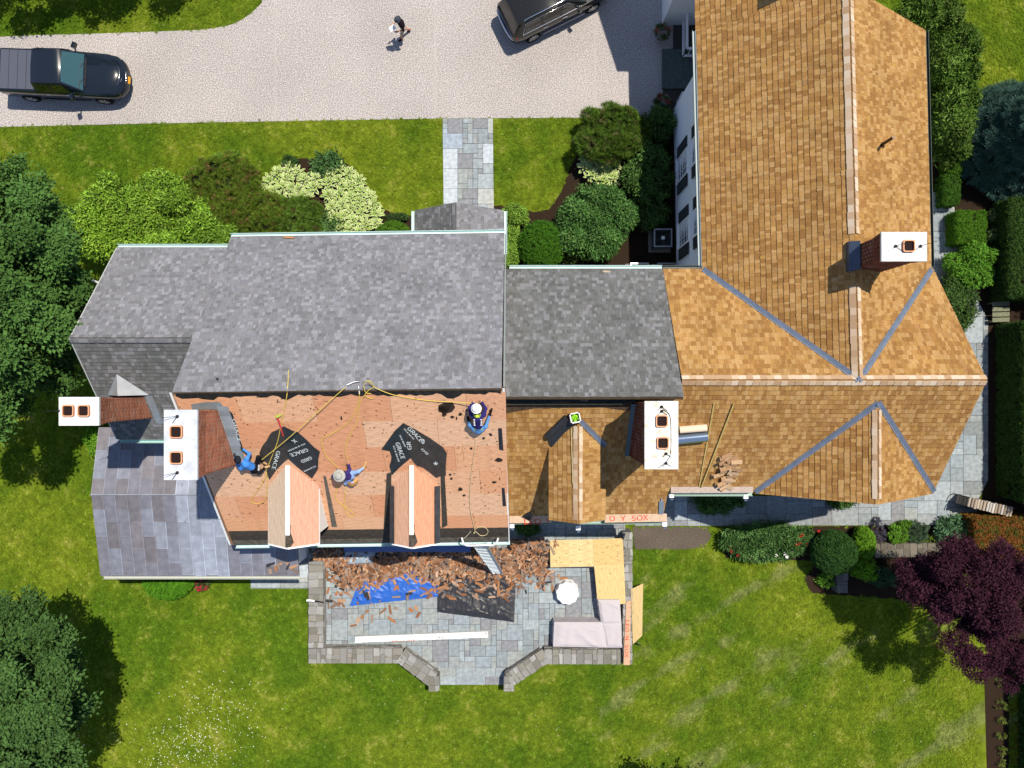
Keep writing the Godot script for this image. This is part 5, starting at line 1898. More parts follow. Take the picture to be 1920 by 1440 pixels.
		var f: Callable = [north_s, link_n, func(p: Vector3) -> float: return 9.0 + 0.862 * (p.z + 1.55)][s[4]]
		var e := [Vector2(s[0] - s[2], s[1] - s[3] * 0.6), Vector2(s[0], s[1] - s[3]), Vector2(s[0] + s[2], s[1] - s[3] * 0.3), Vector2(s[0] + s[2] * 0.8, s[1] + s[3]), Vector2(s[0] - s[2] * 0.7, s[1] + s[3] * 0.7)]
		solo("roof_scrap", "loose scrap lying on the old grey shingles", "scrap", lay(e, f, 0.05, 0.012, s[5]), mats["scrap"], on(s[0], s[1], f), "scraps on the grey roofs")
	# along the link's ridge: felt, a brown flap and a wooden strip
	var fl := thing("ridge_felt", "strip of black felt folded along the link's ridge", "felt", on(1100, 748, east_s))
	part(fl, "felt", lay([Vector2(946, 742), Vector2(1030, 737), Vector2(1110, 734), Vector2(1168, 738), Vector2(1200, 744), Vector2(1204, 752), Vector2(1150, 757), Vector2(1060, 754), Vector2(946, 760)], east_s, 0.07, 0.012, lin(0.035, 0.040, 0.045)), mats["felt"])
	part(fl, "brown_flap", lay([Vector2(1048, 737), Vector2(1106, 735), Vector2(1104, 748), Vector2(1100, 754), Vector2(1080, 748), Vector2(1050, 744)], east_s, 0.10, 0.010, lin(0.20, 0.155, 0.11)), mats["felt"])
	part(fl, "white_strip", lay([Vector2(966, 739), Vector2(998, 738), Vector2(998, 741), Vector2(966, 741)], east_s, 0.10, 0.010, lin(0.6, 0.6, 0.58)), mats["paint"])
	part(fl, "white_strip", lay([Vector2(1168, 739), Vector2(1198, 735), Vector2(1198, 741), Vector2(1170, 742)], east_s, 0.12, 0.010, lin(0.6, 0.58, 0.54)), mats["paint"])
	part(fl, "upper_felt", lay([Vector2(946, 758), Vector2(1196, 752), Vector2(1178, 770), Vector2(1130, 764), Vector2(1000, 766), Vector2(946, 775)], east_s, 0.05, 0.012, lin(0.10, 0.07, 0.05)), mats["felt"])
	var stick := func(label: String, x0: float, y0: float, x1: float, y1: float, f: Callable, lift: float, col: Color, wide := 0.045) -> void:
		var b := MB.new()
		var a: Vector3 = on(x0, y0, f, lift)
		var c: Vector3 = on(x1, y1, f, lift)
		var d := (c - a).normalized()
		var s := d.cross(Vector3.UP).normalized()
		b.box(Transform3D(Basis(d, s.cross(d), s), (a + c) / 2), Vector3(a.distance_to(c), 0.03, wide), col)
		solo("wood_strip", label, "strip", b, mats["plank"], a)
	stick.call("pale wooden strip lying along the link's ridge", 946, 758.5, 1167, 758, east_s, 0.09, lin(0.50, 0.40, 0.20))
	stick.call("pale wooden strip lying along the ridge of the shingled dormer", 1071, 802, 1074, 906, func(p: Vector3) -> float: return 8.13 - 0.8 * absf(p.x - 2.33), 0.07, lin(0.55, 0.44, 0.22), 0.03)
	stick.call("pale wooden strip steeply propped beside the shingle bundles", 1339, 756, 1311, 913, east_s, 0.06, lin(0.62, 0.47, 0.17))
	stick.call("pale wooden strip leaning away from the propped strip beside the bundles", 1376, 757, 1315, 914, east_s, 0.11, lin(0.62, 0.47, 0.17))
	stick.call("thin bamboo-like pole lying on the grey link roof by the chimney", 1171, 686, 1258, 742, link_n, 0.10, lin(0.36, 0.36, 0.16), 0.04)
	# planks on roof brackets, some lettered
	var plank := func(label: String, a: Array, f: Callable, lift: float, col: Color) -> Node3D:
		var p := PackedVector3Array()
		var y := 0.0
		for i in 4:
			p.append(on(a[i * 2], a[i * 2 + 1], f, lift))
			y += p[i].y / 4
		for i in 4:
			p[i] = q(a[i * 2], a[i * 2 + 1], y)
		var o := thing("roof_plank", label, "plank", p[0])
		var b := MB.new()
		b.slab(p, Vector3(0, 0.045, 0), col)
		part(o, "board", b, mats["plank"])
		return o
	var p1: Node3D = plank.call("plank lettered LEO in red at the link's eave with felt on it", [955, 967.5, 1034, 967, 1034, 980.5, 955, 981], east_s, 0.16, lin(0.66, 0.49, 0.35))
	var p2: Node3D = plank.call("long lettered plank at the link's eave between the shingled dormer and the east wing", [1134, 965, 1250, 963, 1251, 978, 1134, 980], east_s, 0.16, lin(0.66, 0.48, 0.35))
	var p3: Node3D = plank.call("weathered plank on the east wing's eave carrying the shingle bundles", [1258, 913, 1412, 912.5, 1412, 924, 1258, 924.5], east_s, 0.14, lin(0.52, 0.42, 0.37))
	var yl := east_s(on(1000, 974, east_s)) + 0.16
	for k in [[p1, "LEO", 983, 978, 1014, 978, 0.22], [p1, "Y", 1024, 976, 1031, 976, 0.2], [p2, "O", 1143, 972, 1153, 972, 0.2], [p2, "Y", 1164, 972, 1173, 971.5, 0.2], [p2, "SOX", 1185, 972, 1215, 970, 0.2]]:
		var y2: float = on((k[2] + k[4]) / 2, 973, east_s, 0.16).y
		var base: Node3D = k[0]
		var yy: float = base.position.y + 0.008
		write(base, k[1], q(k[2], k[3], yy), q(k[4], k[5], yy), Vector3.UP, k[6], "ink_red")
	for k in [[960, 986, "white plank bracket at the link's eave beside the main house"], [1084, 990, "white plank bracket below the shingled dormer"], [1246, 983, "white plank bracket at the link's outer corner"], [1259, 929, "white plank bracket at the inner end of the weathered plank"], [1398, 931, "white plank bracket near the cross gable's valley"]]:
		var f := east_s
		var c := on(k[0], k[1], f, 0.05)
		c.y = 4.85 if k[1] > 950 else 5.7
		c = q(k[0], k[1], c.y)
		var o := thing("plank_bracket", k[2], "bracket", c, "plank brackets at the eaves")
		var b := MB.new()
		b.box(Transform3D(Basis(), c), Vector3(0.18, 0.10, 0.16), lin(0.72, 0.73, 0.76))
		part(o, "plate", b, mats["paint"])
		b = MB.new()
		b.box(Transform3D(Basis(Vector3.RIGHT, 0.5), c + Vector3(0.02, -0.16, 0.08)), Vector3(0.10, 0.34, 0.05), lin(0.30, 0.38, 0.48))
		part(o, "arm", b, mats["metal"])
	var dk := MB.new()
	var p := [on(980, 968, east_s, 0.25), on(994, 958, east_s, 0.32), on(998, 969, east_s, 0.40), on(992, 977, east_s, 0.22)]
	dk.slab(PackedVector3Array(p), Vector3(0, 0.012, 0), lin(0.035, 0.038, 0.042))
	solo("felt_flap", "folded grey-black flap of felt on the LEO plank", "felt", dk, mats["felt"], p[0])
	var bk := MB.new()
	bk.slab(PackedVector3Array([on(1236, 940, east_s, 0.09), on(1245, 940, east_s, 0.09), on(1244, 964, east_s, 0.09), on(1235, 964, east_s, 0.09)]), Vector3(0, 0.03, 0), lin(0.42, 0.46, 0.50))
	bk.slab(PackedVector3Array([on(1239, 934, east_s, 0.08), on(1242, 934, east_s, 0.08), on(1242, 940, east_s, 0.08), on(1239, 940, east_s, 0.08)]), Vector3(0, 0.02, 0), lin(0.6, 0.6, 0.6))
	solo("roof_bracket", "grey steel roof bracket strapped to the new shingles", "bracket", bk, mats["metal"], on(1240, 952, east_s))
	# bucket on the dormer's head and a half-unrolled membrane
	var bc := on(1078, 783, east_s, 0.2)
	var bucket := thing("square_bucket", "white square bucket with bright green contents on the dormer's head", "bucket", bc)
	var bb := MB.new()
	var bt := Transform3D(Basis(Vector3.UP, 0.2), bc)
	for k in [[-0.16, 0, 0.02, 0.34], [0.16, 0, 0.02, 0.34], [0, -0.16, 0.34, 0.02], [0, 0.16, 0.34, 0.02]]:
		bb.box(Transform3D(bt.basis, bc + bt.basis * Vector3(k[0], 0.0, k[1])), Vector3(k[2] + 0.02, 0.36, k[3] + 0.02), lin(0.62, 0.66, 0.64))
	bb.box(Transform3D(bt.basis, bc + Vector3(0, -0.17, 0)), Vector3(0.32, 0.02, 0.32), lin(0.6, 0.64, 0.62))
	part(bucket, "shell", bb, mats["paint"])
	bb = MB.new()
	for i in 18:
		bb.box(Transform3D(Basis.from_euler(Vector3(rng.randf() * 3, rng.randf() * 3, rng.randf() * 3)), bc + Vector3(rng.randf_range(-0.1, 0.1), rng.randf_range(0.0, 0.08), rng.randf_range(-0.1, 0.1))), Vector3(0.1, 0.03, 0.06), vary(lin(0.24, 0.55, 0.03), 0.3))
	part(bucket, "contents", bb, mats["cloth"])
	var rm := thing("membrane_roll", "half-unrolled black membrane lying across the dormer's valley", "membrane", on(1050, 808, east_s))
	var mb := MB.new()
	mb.tube(PackedVector3Array([on(1026, 818, east_s, 0.16), on(1062, 783, east_s, 0.16)]), 0.12, 0.12, 14, lin(0.024, 0.030, 0.036))
	part(rm, "roll", mb, mats["membrane"])
	part(rm, "tail", lay([Vector2(1026, 820), Vector2(1064, 784), Vector2(1078, 796), Vector2(1058, 812), Vector2(1046, 826), Vector2(1034, 839)], east_s, 0.14, 0.012, lin(0.020, 0.030, 0.038)), mats["membrane"])
	# rolls of metal and paper behind the chimney
	var ra := on(1266, 824, east_s, 0.20)
	var rb := on(1326, 818, east_s, 0.20)
	var roll := MB.new()
	roll.tube(PackedVector3Array([ra, rb]), 0.19, 0.19, 20, lin(0.34, 0.42, 0.52))
	solo("metal_roll", "shiny blue-grey roll of sheet metal beside the chimney", "roll", roll, mat("shiny", 0.18, null, Vector3.ONE, true, 0.85), ra)
	roll = MB.new()
	roll.tube(PackedVector3Array([on(1274, 806, east_s, 0.14), on(1325, 802, east_s, 0.14)]), 0.13, 0.13, 18, lin(0.70, 0.56, 0.42))
	solo("paper_roll", "tan roll of building paper beside the metal roll", "roll", roll, mats["cloth"], on(1300, 804, east_s))
	# loose cedar shingles stacked on the weathered plank
	var kit := []
	for c in [lin(0.60, 0.40, 0.24), lin(0.54, 0.33, 0.18), lin(0.64, 0.45, 0.29), lin(0.48, 0.29, 0.16)]:
		var ub := MB.new()
		ub.box(Transform3D(), Vector3.ONE, c)
		kit.append(ub.mesh())
	for i in 46:
		var t := i / 45.0
		var py := lerpf(918, 852, fmod(i * 0.618, 1.0))
		var px := 1361 + rng.randfn(0, 9) + (6 if py < 900 else -4)
		var lift := 0.06 + 0.26 * rng.randf() * (1.0 - absf(py - 885) / 45.0)
		var c := on(px, py, east_s, lift)
		var bs := Basis.from_euler(Vector3(0.55 + rng.randfn(0, 0.18), rng.randfn(0.1, 0.35), rng.randfn(0, 0.15)))
		var o := piece(self, numbered("loose_shingle"), Transform3D(bs * Basis().scaled(Vector3(rng.randf_range(0.36, 0.46), 0.016, rng.randf_range(0.09, 0.16))), c), kit[rng.randi() % 4], mats["shingle"])
		o.set_meta("label", "loose new cedar shingle in the heap on the weathered plank")
		o.set_meta("category", "shingle")
		o.set_meta("group", "loose shingles heaped on the plank")
	# ladder with a stand-off
	var lad := thing("ladder", "aluminium ladder with white stand-off arms leaning on the main gutter", "ladder", q(935, 1074, 0.45))
	var al := lin(0.58, 0.66, 0.72)
	var t0 := q(886, 1020, 6.1)
	var t1 := q(911, 1018.5, 6.1)
	var f0 := q(925, 1076, 0.6)
	var f1 := q(943, 1075, 0.6)
	for k in [[t0, f0], [t1, f1]]:
		var a: Vector3 = k[0]
		var b: Vector3 = k[1]
		var d := (b - a).normalized()
		var s := (t1 - t0).normalized()
		s = (s - d * s.dot(d)).normalized()
		var rl := MB.new()
		rl.box(Transform3D(Basis(s, d, s.cross(d)), (a + b) / 2), Vector3(0.03, a.distance_to(b), 0.085), al)
		part(lad, "rail", rl, mats["metal"])
	for i in 21:
		var t := (i + 0.5) / 21.0
		var rg := MB.new()
		rg.tube(PackedVector3Array([t0.lerp(f0, t), t1.lerp(f1, t)]), 0.036, 0.036, 6, lin(0.62, 0.68, 0.72))
		part(lad, "rung", rg, mats["metal"])
	var so := MB.new()
	so.tube(curve([q(866, 1008, 6.3), q(868, 1016, 6.3), q(873, 1022, 6.2), q(884, 1023, 6.15), q(912, 1022, 6.15), q(924, 1022, 6.2), q(931, 1017, 6.3), q(934, 1009, 6.35)]), 0.035, 0.035, 8, lin(0.75, 0.75, 0.74))
	part(lad, "stand_off", so, mats["paint"])


# skins a row of half sections (each [x, [[z, y], ...]] from sill to centre line), mirrored
func loft(b: MB, st: Array, col: Color) -> void:
	for s in [-1.0, 1.0]:
		for i in st.size() - 1:
			var a: Array = st[i][1]
			var c: Array = st[i + 1][1]
			for k in a.size() - 1:
				var p0 := Vector3(st[i][0], a[k][1], a[k][0] * s)
				var p1 := Vector3(st[i + 1][0], c[k][1], c[k][0] * s)
				var p2 := Vector3(st[i + 1][0], c[k + 1][1], c[k + 1][0] * s)
				var p3 := Vector3(st[i][0], a[k + 1][1], a[k + 1][0] * s)
				if s > 0:
					b.quad(p3, p2, p1, p0, col)
				else:
					b.quad(p0, p1, p2, p3, col)
		for e in [0, st.size() - 1]:
			var a: Array = st[e][1]
			for k in a.size() - 1:
				b.tri(Vector3(st[e][0], a[k][1], a[k][0] * s), Vector3(st[e][0], a[k + 1][1], a[k + 1][0] * s), Vector3(st[e][0], a[k][1], 0), col)
				b.tri(Vector3(st[e][0], a[k + 1][1], a[k + 1][0] * s), Vector3(st[e][0], a[k + 1][1], 0), Vector3(st[e][0], a[k][1], 0), col)


func wheel(car: Node3D, at: Vector3, r: float, side: float, spokes: int) -> void:
	var hub := Node3D.new()
	hub.name = "wheel"
	car.add_child(hub, true)
	hub.position = at
	org[hub] = Vector3.ZERO
	var b := MB.new()
	var prof := [Vector2(r * 0.66, 0.0), Vector2(r * 0.9, 0.0), Vector2(r, 0.04), Vector2(r, 0.2), Vector2(r * 0.9, 0.24), Vector2(r * 0.66, 0.24)]
	b.lathe(prof, Vector3.ZERO, 28, lin(0.012, 0.012, 0.013))
	for i in b.v.size():
		b.v[i] = Vector3(b.v[i].x, b.v[i].z, (0.12 - b.v[i].y) * side)
		b.n[i] = Vector3(b.n[i].x, b.n[i].z, -b.n[i].y * side)
	part(hub, "tyre", b, mats["rubber"])
	b = MB.new()
	var z := 0.085 * side
	for k in 28:
		var a0 := TAU * k / 28
		var a1 := TAU * (k + 1) / 28
		b.quad(Vector3(cos(a0), sin(a0), 0) * r * 0.67 + Vector3(0, 0, z + 0.02 * side), Vector3(cos(a1), sin(a1), 0) * r * 0.67 + Vector3(0, 0, z + 0.02 * side), Vector3(cos(a1), sin(a1), 0) * r * 0.59 + Vector3(0, 0, z), Vector3(cos(a0), sin(a0), 0) * r * 0.59 + Vector3(0, 0, z), lin(0.55, 0.56, 0.57))
	for k in spokes:
		var an := TAU * k / spokes
		var d := Vector3(cos(an), sin(an), 0)
		b.box(Transform3D(Basis(d, Vector3(-d.y, d.x, 0), Vector3(0, 0, 1)), d * r * 0.34 + Vector3(0, 0, z + 0.012 * side)), Vector3(r * 0.56, 0.055, 0.03), lin(0.55, 0.56, 0.57))
	b.tube(PackedVector3Array([Vector3(0, 0, z - 0.02 * side), Vector3(0, 0, z + 0.035 * side)]), 0.06, 0.055, 12, lin(0.5, 0.5, 0.52))
	part(hub, "rim", b, mats["metal"])
	b = MB.new()
	b.tube(PackedVector3Array([Vector3(0, 0, z - 0.05 * side), Vector3(0, 0, z - 0.03 * side)]), r * 0.66, r * 0.66, 24, lin(0.01, 0.01, 0.01))
	part(hub, "brake_disc", b, mats["rubber"])


func panel(car: Node3D, called: String, quads: Array, off: float, col: Color, m: Material) -> void:
	var b := MB.new()
	for k in quads:
		var p := PackedVector3Array(k)
		var nn := (p[2] - p[0]).cross(p[1] - p[0]).normalized()
		var mid := (p[0] + p[1] + p[2] + p[3]) / 4.0
		if nn.dot(mid - Vector3(mid.x * 0.6, 0.7, 0)) < 0:
			nn = -nn
		for i in p.size():
			p[i] += nn * off
		b.slab(p, nn * 0.02, col)
	part(car, called, b, m)


func both(quads: Array) -> Array:
	var r := quads.duplicate()
	for k in quads:
		var w := []
		for p in k:
			w.append(Vector3(p.x, p.y, -p.z))
		w.reverse()
		r.append(w)
	return r


func build_vehicles() -> void:
	var chrome := lin(0.70, 0.71, 0.73)
	# ---- pickup
	var car := thing("pickup_truck", "black pickup truck with a folding bed cover parked on the gravel", "truck", Vector3(-19.93, 0.02, -13.78))
	car.rotation.y = deg_to_rad(-2.0)
	org[car] = Vector3.ZERO
	var ink := lin(0.010, 0.013, 0.022)
	var b := MB.new()
	loft(b, [
		[-2.72, [[0.80, 0.48], [0.90, 0.60], [0.93, 0.95], [0.93, 1.16], [0.88, 1.24], [0, 1.24]]],
		[-2.60, [[0.84, 0.42], [0.96, 0.60], [0.985, 0.95], [0.975, 1.20], [0.93, 1.28], [0, 1.28]]],
		[-1.00, [[0.84, 0.40], [0.96, 0.58], [0.985, 0.95], [0.975, 1.20], [0.93, 1.28], [0, 1.28]]],
		[0.60, [[0.84, 0.38], [0.96, 0.56], [0.98, 0.92], [0.96, 1.14], [0.90, 1.22], [0, 1.24]]],
		[1.10, [[0.84, 0.38], [0.96, 0.56], [0.98, 0.90], [0.95, 1.08], [0.87, 1.16], [0, 1.21]]],
		[1.95, [[0.84, 0.38], [0.955, 0.56], [0.97, 0.86], [0.93, 1.00], [0.82, 1.09], [0, 1.15]]],
		[2.30, [[0.78, 0.38], [0.90, 0.55], [0.92, 0.80], [0.87, 0.93], [0.74, 1.02], [0, 1.09]]],
		[2.52, [[0.66, 0.40], [0.78, 0.54], [0.80, 0.74], [0.74, 0.85], [0.62, 0.93], [0, 1.01]]],
		[2.66, [[0.50, 0.44], [0.60, 0.55], [0.62, 0.70], [0.56, 0.78], [0.46, 0.84], [0, 0.92]]],
		[2.725, [[0.36, 0.48], [0.42, 0.56], [0.44, 0.66], [0.40, 0.72], [0.32, 0.76], [0, 0.80]]]], ink)
	loft(b, [
		[-1.06, [[0.93, 1.24], [0.92, 1.25], [0.91, 1.26], [0, 1.27]]],
		[-0.94, [[0.94, 1.24], [0.87, 1.50], [0.74, 1.78], [0, 1.83]]],
		[-0.80, [[0.94, 1.24], [0.87, 1.52], [0.75, 1.83], [0, 1.88]]],
		[-0.10, [[0.94, 1.24], [0.87, 1.53], [0.76, 1.86], [0, 1.91]]],
		[0.34, [[0.94, 1.24], [0.87, 1.50], [0.73, 1.82], [0, 1.87]]],
		[1.08, [[0.88, 1.15], [0.87, 1.17], [0.86, 1.18], [0, 1.22]]]], ink)
	b.smooth(42)
	part(car, "body", b, mats["car_paint"])
	var gl := lin(0.028, 0.080, 0.092)  # windshield teal: reflected sky and dash are put into the colour
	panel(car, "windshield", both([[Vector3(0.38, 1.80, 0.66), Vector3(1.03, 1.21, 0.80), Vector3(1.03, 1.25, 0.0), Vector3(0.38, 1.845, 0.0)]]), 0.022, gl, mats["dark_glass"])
	for s in [-1, 1]:
		for w in [[-0.86, -0.28], [-0.22, 0.55]]:
			var q2 := [Vector3(w[0] + 0.04, 1.30, 0.928), Vector3(w[1], 1.30, 0.928), Vector3(minf(w[1], 0.38), 1.74, 0.795), Vector3(w[0] + 0.1, 1.76, 0.79)]
			if s < 0:
				for i in 4:
					q2[i].z *= -1
				q2.reverse()
			q2.reverse()
			panel(car, "side_window", [q2], 0.012, lin(0.008, 0.009, 0.010), mats["dark_glass"])
	for i in 4:
		b = MB.new()
		b.bx(-2.58 + i * 0.385, -2.58 + i * 0.385 + 0.365, 1.27, 1.315, -0.86, 0.86, lin(0.075, 0.085, 0.110))
		part(car, "bed_cover_panel", b, mats["cloth"])
	for k in [[1.55, 1], [1.55, -1], [-1.75, 1], [-1.75, -1]]:
		wheel(car, Vector3(k[0], 0.38, 0.86 * k[1]), 0.38, k[1], 6)
	for s in [-1, 1]:
		b = MB.new()
		b.box(Transform3D(Basis(Vector3.UP, 0.3 * s), Vector3(0.62, 1.30, 1.14 * s)), Vector3(0.14, 0.20, 0.26), ink)
		b.tube(PackedVector3Array([Vector3(0.66, 1.22, 0.90 * s), Vector3(0.63, 1.26, 1.06 * s)]), 0.035, 0.03, 6, ink)
		b.smooth(30)
		part(car, "mirror", b, mats["car_paint"])
		panel(car, "headlight", [[Vector3(2.24, 0.955, 0.80 * s), Vector3(2.50, 0.86, 0.74 * s), Vector3(2.50, 0.74, 0.80 * s), Vector3(2.24, 0.82, 0.905 * s)] if s < 0 else [Vector3(2.24, 0.82, 0.905), Vector3(2.50, 0.74, 0.80), Vector3(2.50, 0.86, 0.74), Vector3(2.24, 0.955, 0.80)]], 0.02, lin(0.55, 0.57, 0.58), mats["chrome"])
		b = MB.new()
		b.bx(-1.2, 0.95, 0.36, 0.41, 0.90 * s - 0.05, 0.90 * s + 0.05, lin(0.05, 0.05, 0.05))
		part(car, "running_board", b, mats["metal"])
		for xx in [-0.55, 0.3]:
			b = MB.new()
			b.bx(xx - 0.09, xx + 0.09, 1.05, 1.08, 0.985 * s - 0.012, 0.985 * s + 0.012, chrome)
			part(car, "door_handle", b, mats["chrome"])
	for k in 4:
		b = MB.new()
		var xg := 2.45 + k * 0.068
		b.tube(curve([Vector3(xg - 0.16, 0.98 - k * 0.075, -0.62 + k * 0.06), Vector3(xg + 0.02, 0.995 - k * 0.06, -0.3), Vector3(xg + 0.05, 1.0 - k * 0.06, 0), Vector3(xg + 0.02, 0.995 - k * 0.06, 0.3), Vector3(xg - 0.16, 0.98 - k * 0.075, 0.62 - k * 0.06)], 4), 0.016, 0.016, 6, lin(0.4, 0.4, 0.42))
		part(car, "grille_bar", b, mats["chrome"])
	b = MB.new()
	b.box(Transform3D(Basis(Vector3(0, 0, 1), 0.5), Vector3(2.74, 0.62, 0.05)), Vector3(0.015, 0.16, 0.32), lin(0.62, 0.28, 0.02))
	part(car, "number_plate", b, mats["paint"])
	for z in [-0.45, 0.25]:
		b = MB.new()
		b.tube(PackedVector3Array([Vector3(1.08, 1.255, z), Vector3(0.93, 1.36, z + 0.34)]), 0.012, 0.008, 5, lin(0.05, 0.05, 0.06))
		b.tube(PackedVector3Array([Vector3(0.95, 1.355, z + 0.05), Vector3(0.94, 1.355, z + 0.55)]), 0.010, 0.010, 5, lin(0.08, 0.08, 0.09))
		part(car, "wiper", b, mats["rubber"])
	b = MB.new()
	b.bx(1.08, 1.15, 1.205, 1.23, -0.62, 0.62, lin(0.03, 0.03, 0.034))
	part(car, "cowl", b, mats["rubber"])

	# ---- estate car
	var suv := thing("parked_suv", "black sport utility car with silver roof rails parked near the house shadow", "car")
	org[suv] = Vector3.ZERO
	var dirv := Vector3(0.894, 0, -0.447)
	var right := Vector3(0.447, 0, 0.894)
	var rear_w := q(1000, 71, 0.36)
	rear_w.y = 0
	suv.position = rear_w - right * 0.93 + dirv * 1.52 + Vector3(0, 0.02, 0)
	suv.rotation.y = atan2(-dirv.z, dirv.x)
	var blk := lin(0.013, 0.012, 0.012)
	b = MB.new()
	loft(b, [
		[-2.52, [[0.60, 0.46], [0.72, 0.58], [0.74, 0.90], [0.70, 1.06], [0, 1.10]]],
		[-2.42, [[0.78, 0.40], [0.90, 0.58], [0.90, 0.92], [0.84, 1.10], [0, 1.13]]],
		[-2.05, [[0.84, 0.34], [0.955, 0.55], [0.965, 0.90], [0.93, 1.10], [0, 1.12]]],
		[0.75, [[0.84, 0.32], [0.96, 0.53], [0.97, 0.88], [0.93, 1.08], [0, 1.12]]],
		[1.15, [[0.84, 0.32], [0.955, 0.53], [0.965, 0.86], [0.90, 1.03], [0, 1.10]]],
		[2.05, [[0.80, 0.34], [0.93, 0.52], [0.93, 0.80], [0.83, 0.95], [0, 1.03]]],
		[2.40, [[0.66, 0.38], [0.80, 0.52], [0.80, 0.72], [0.68, 0.85], [0, 0.93]]],
		[2.55, [[0.40, 0.44], [0.55, 0.54], [0.55, 0.66], [0.44, 0.74], [0, 0.80]]]], blk)
	loft(b, [
		[-2.44, [[0.84, 1.08], [0.83, 1.10], [0.82, 1.12], [0, 1.13]]],
		[-2.16, [[0.90, 1.08], [0.82, 1.40], [0.68, 1.70], [0, 1.76]]],
		[-1.95, [[0.92, 1.08], [0.84, 1.42], [0.70, 1.76], [0, 1.82]]],
		[-0.70, [[0.92, 1.08], [0.84, 1.44], [0.72, 1.80], [0, 1.86]]],
		[0.20, [[0.92, 1.08], [0.84, 1.42], [0.70, 1.76], [0, 1.82]]],
		[1.15, [[0.87, 1.03], [0.86, 1.05], [0.85, 1.06], [0, 1.11]]]], blk)
	b.smooth(42)
	part(suv, "body", b, mats["car_paint"])
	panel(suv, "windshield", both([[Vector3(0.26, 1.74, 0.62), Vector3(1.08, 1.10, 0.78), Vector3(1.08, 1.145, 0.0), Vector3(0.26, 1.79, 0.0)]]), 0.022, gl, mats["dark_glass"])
	panel(suv, "rear_window", both([[Vector3(-2.18, 1.68, 0.0), Vector3(-2.40, 1.22, 0.0), Vector3(-2.40, 1.20, 0.74), Vector3(-2.18, 1.62, 0.62)]]), 0.014, lin(0.01, 0.012, 0.012), mats["dark_glass"])
	for s in [-1, 1]:
		for w in [[-1.98, -1.15], [-1.08, -0.22], [-0.15, 0.62]]:
			var q2 := [Vector3(w[0] + 0.04, 1.16, 0.902), Vector3(w[1], 1.16, 0.902), Vector3(minf(w[1], 0.30), 1.66, 0.755), Vector3(w[0] + 0.12, 1.68, 0.75)]
			if s < 0:
				for i in 4:
					q2[i].z *= -1
				q2.reverse()
			q2.reverse()
			panel(suv, "side_window", [q2], 0.012, lin(0.010, 0.014, 0.013), mats["dark_glass"])
		b = MB.new()
		b.tube(PackedVector3Array([Vector3(-2.04, 1.125, 0.925 * s), Vector3(0.75, 1.125, 0.93 * s)]), 0.022, 0.022, 6, chrome)
		b.tube(PackedVector3Array([Vector3(-2.04, 1.13, 0.92 * s), Vector3(-1.86, 1.69, 0.765 * s), Vector3(0.2, 1.70, 0.765 * s), Vector3(0.80, 1.13, 0.92 * s)]), 0.010, 0.010, 6, chrome)
		part(suv, "window_trim", b, mats["chrome"])
		b = MB.new()
		b.tube(curve([Vector3(-1.85, 1.76, 0.66 * s), Vector3(-1.75, 1.84, 0.66 * s), Vector3(-0.7, 1.88, 0.67 * s), Vector3(0.1, 1.84, 0.65 * s), Vector3(0.22, 1.77, 0.65 * s)], 4), 0.024, 0.024, 6, chrome)
		part(suv, "roof_rail", b, mats["chrome"])
		b = MB.new()
		b.tube(PackedVector3Array([Vector3(-1.05, 0.38, 0.985 * s), Vector3(1.05, 0.38, 0.985 * s)]), 0.03, 0.03, 6, lin(0.5, 0.5, 0.52))
		part(suv, "running_board", b, mats["metal"])
		b = MB.new()
		b.box(Transform3D(Basis(Vector3.UP, 0.25 * s), Vector3(0.66, 1.16, 1.06 * s)), Vector3(0.13, 0.17, 0.22), blk)
		part(suv, "mirror", b, mats["car_paint"])
		panel(suv, "tail_light", [[Vector3(-2.46, 1.04, 0.60 * s), Vector3(-2.30, 1.05, 0.90 * s), Vector3(-2.30, 0.86, 0.935 * s), Vector3(-2.46, 0.86, 0.72 * s)] if s < 0 else [Vector3(-2.46, 0.86, 0.72), Vector3(-2.30, 0.86, 0.935), Vector3(-2.30, 1.05, 0.90), Vector3(-2.46, 1.04, 0.60)]], 0.03, lin(0.42, 0.012, 0.018), mats["paint"])
		for xx in [-0.95, 0.02]:
			b = MB.new()
			b.tube(PackedVector3Array([Vector3(xx - 0.1, 0.95, 0.985 * s), Vector3(xx + 0.1, 0.95, 0.985 * s)]), 0.018, 0.018, 6, chrome)
			part(suv, "door_handle", b, mats["chrome"])
	b = MB.new()
	b.tube(curve([Vector3(-2.36, 0.80, -0.84), Vector3(-2.52, 0.80, -0.66), Vector3(-2.57, 0.80, 0), Vector3(-2.52, 0.80, 0.66), Vector3(-2.36, 0.80, 0.84)], 5), 0.05, 0.05, 8, lin(0.52, 0.55, 0.60))
	part(suv, "bumper_trim", b, mats["metal"])
	for k in [[1.48, 1], [1.48, -1], [-1.52, 1], [-1.52, -1]]:
		wheel(suv, Vector3(k[0], 0.37, 0.85 * k[1]), 0.37, k[1], 7)
	b = MB.new()
	b.lathe([Vector2(0.03, 0.0), Vector2(0.025, 0.03), Vector2(0.0, 0.04)], Vector3(-1.7, 1.80, 0.0), 8, blk)
	part(suv, "antenna_base", b, mats["paint"])


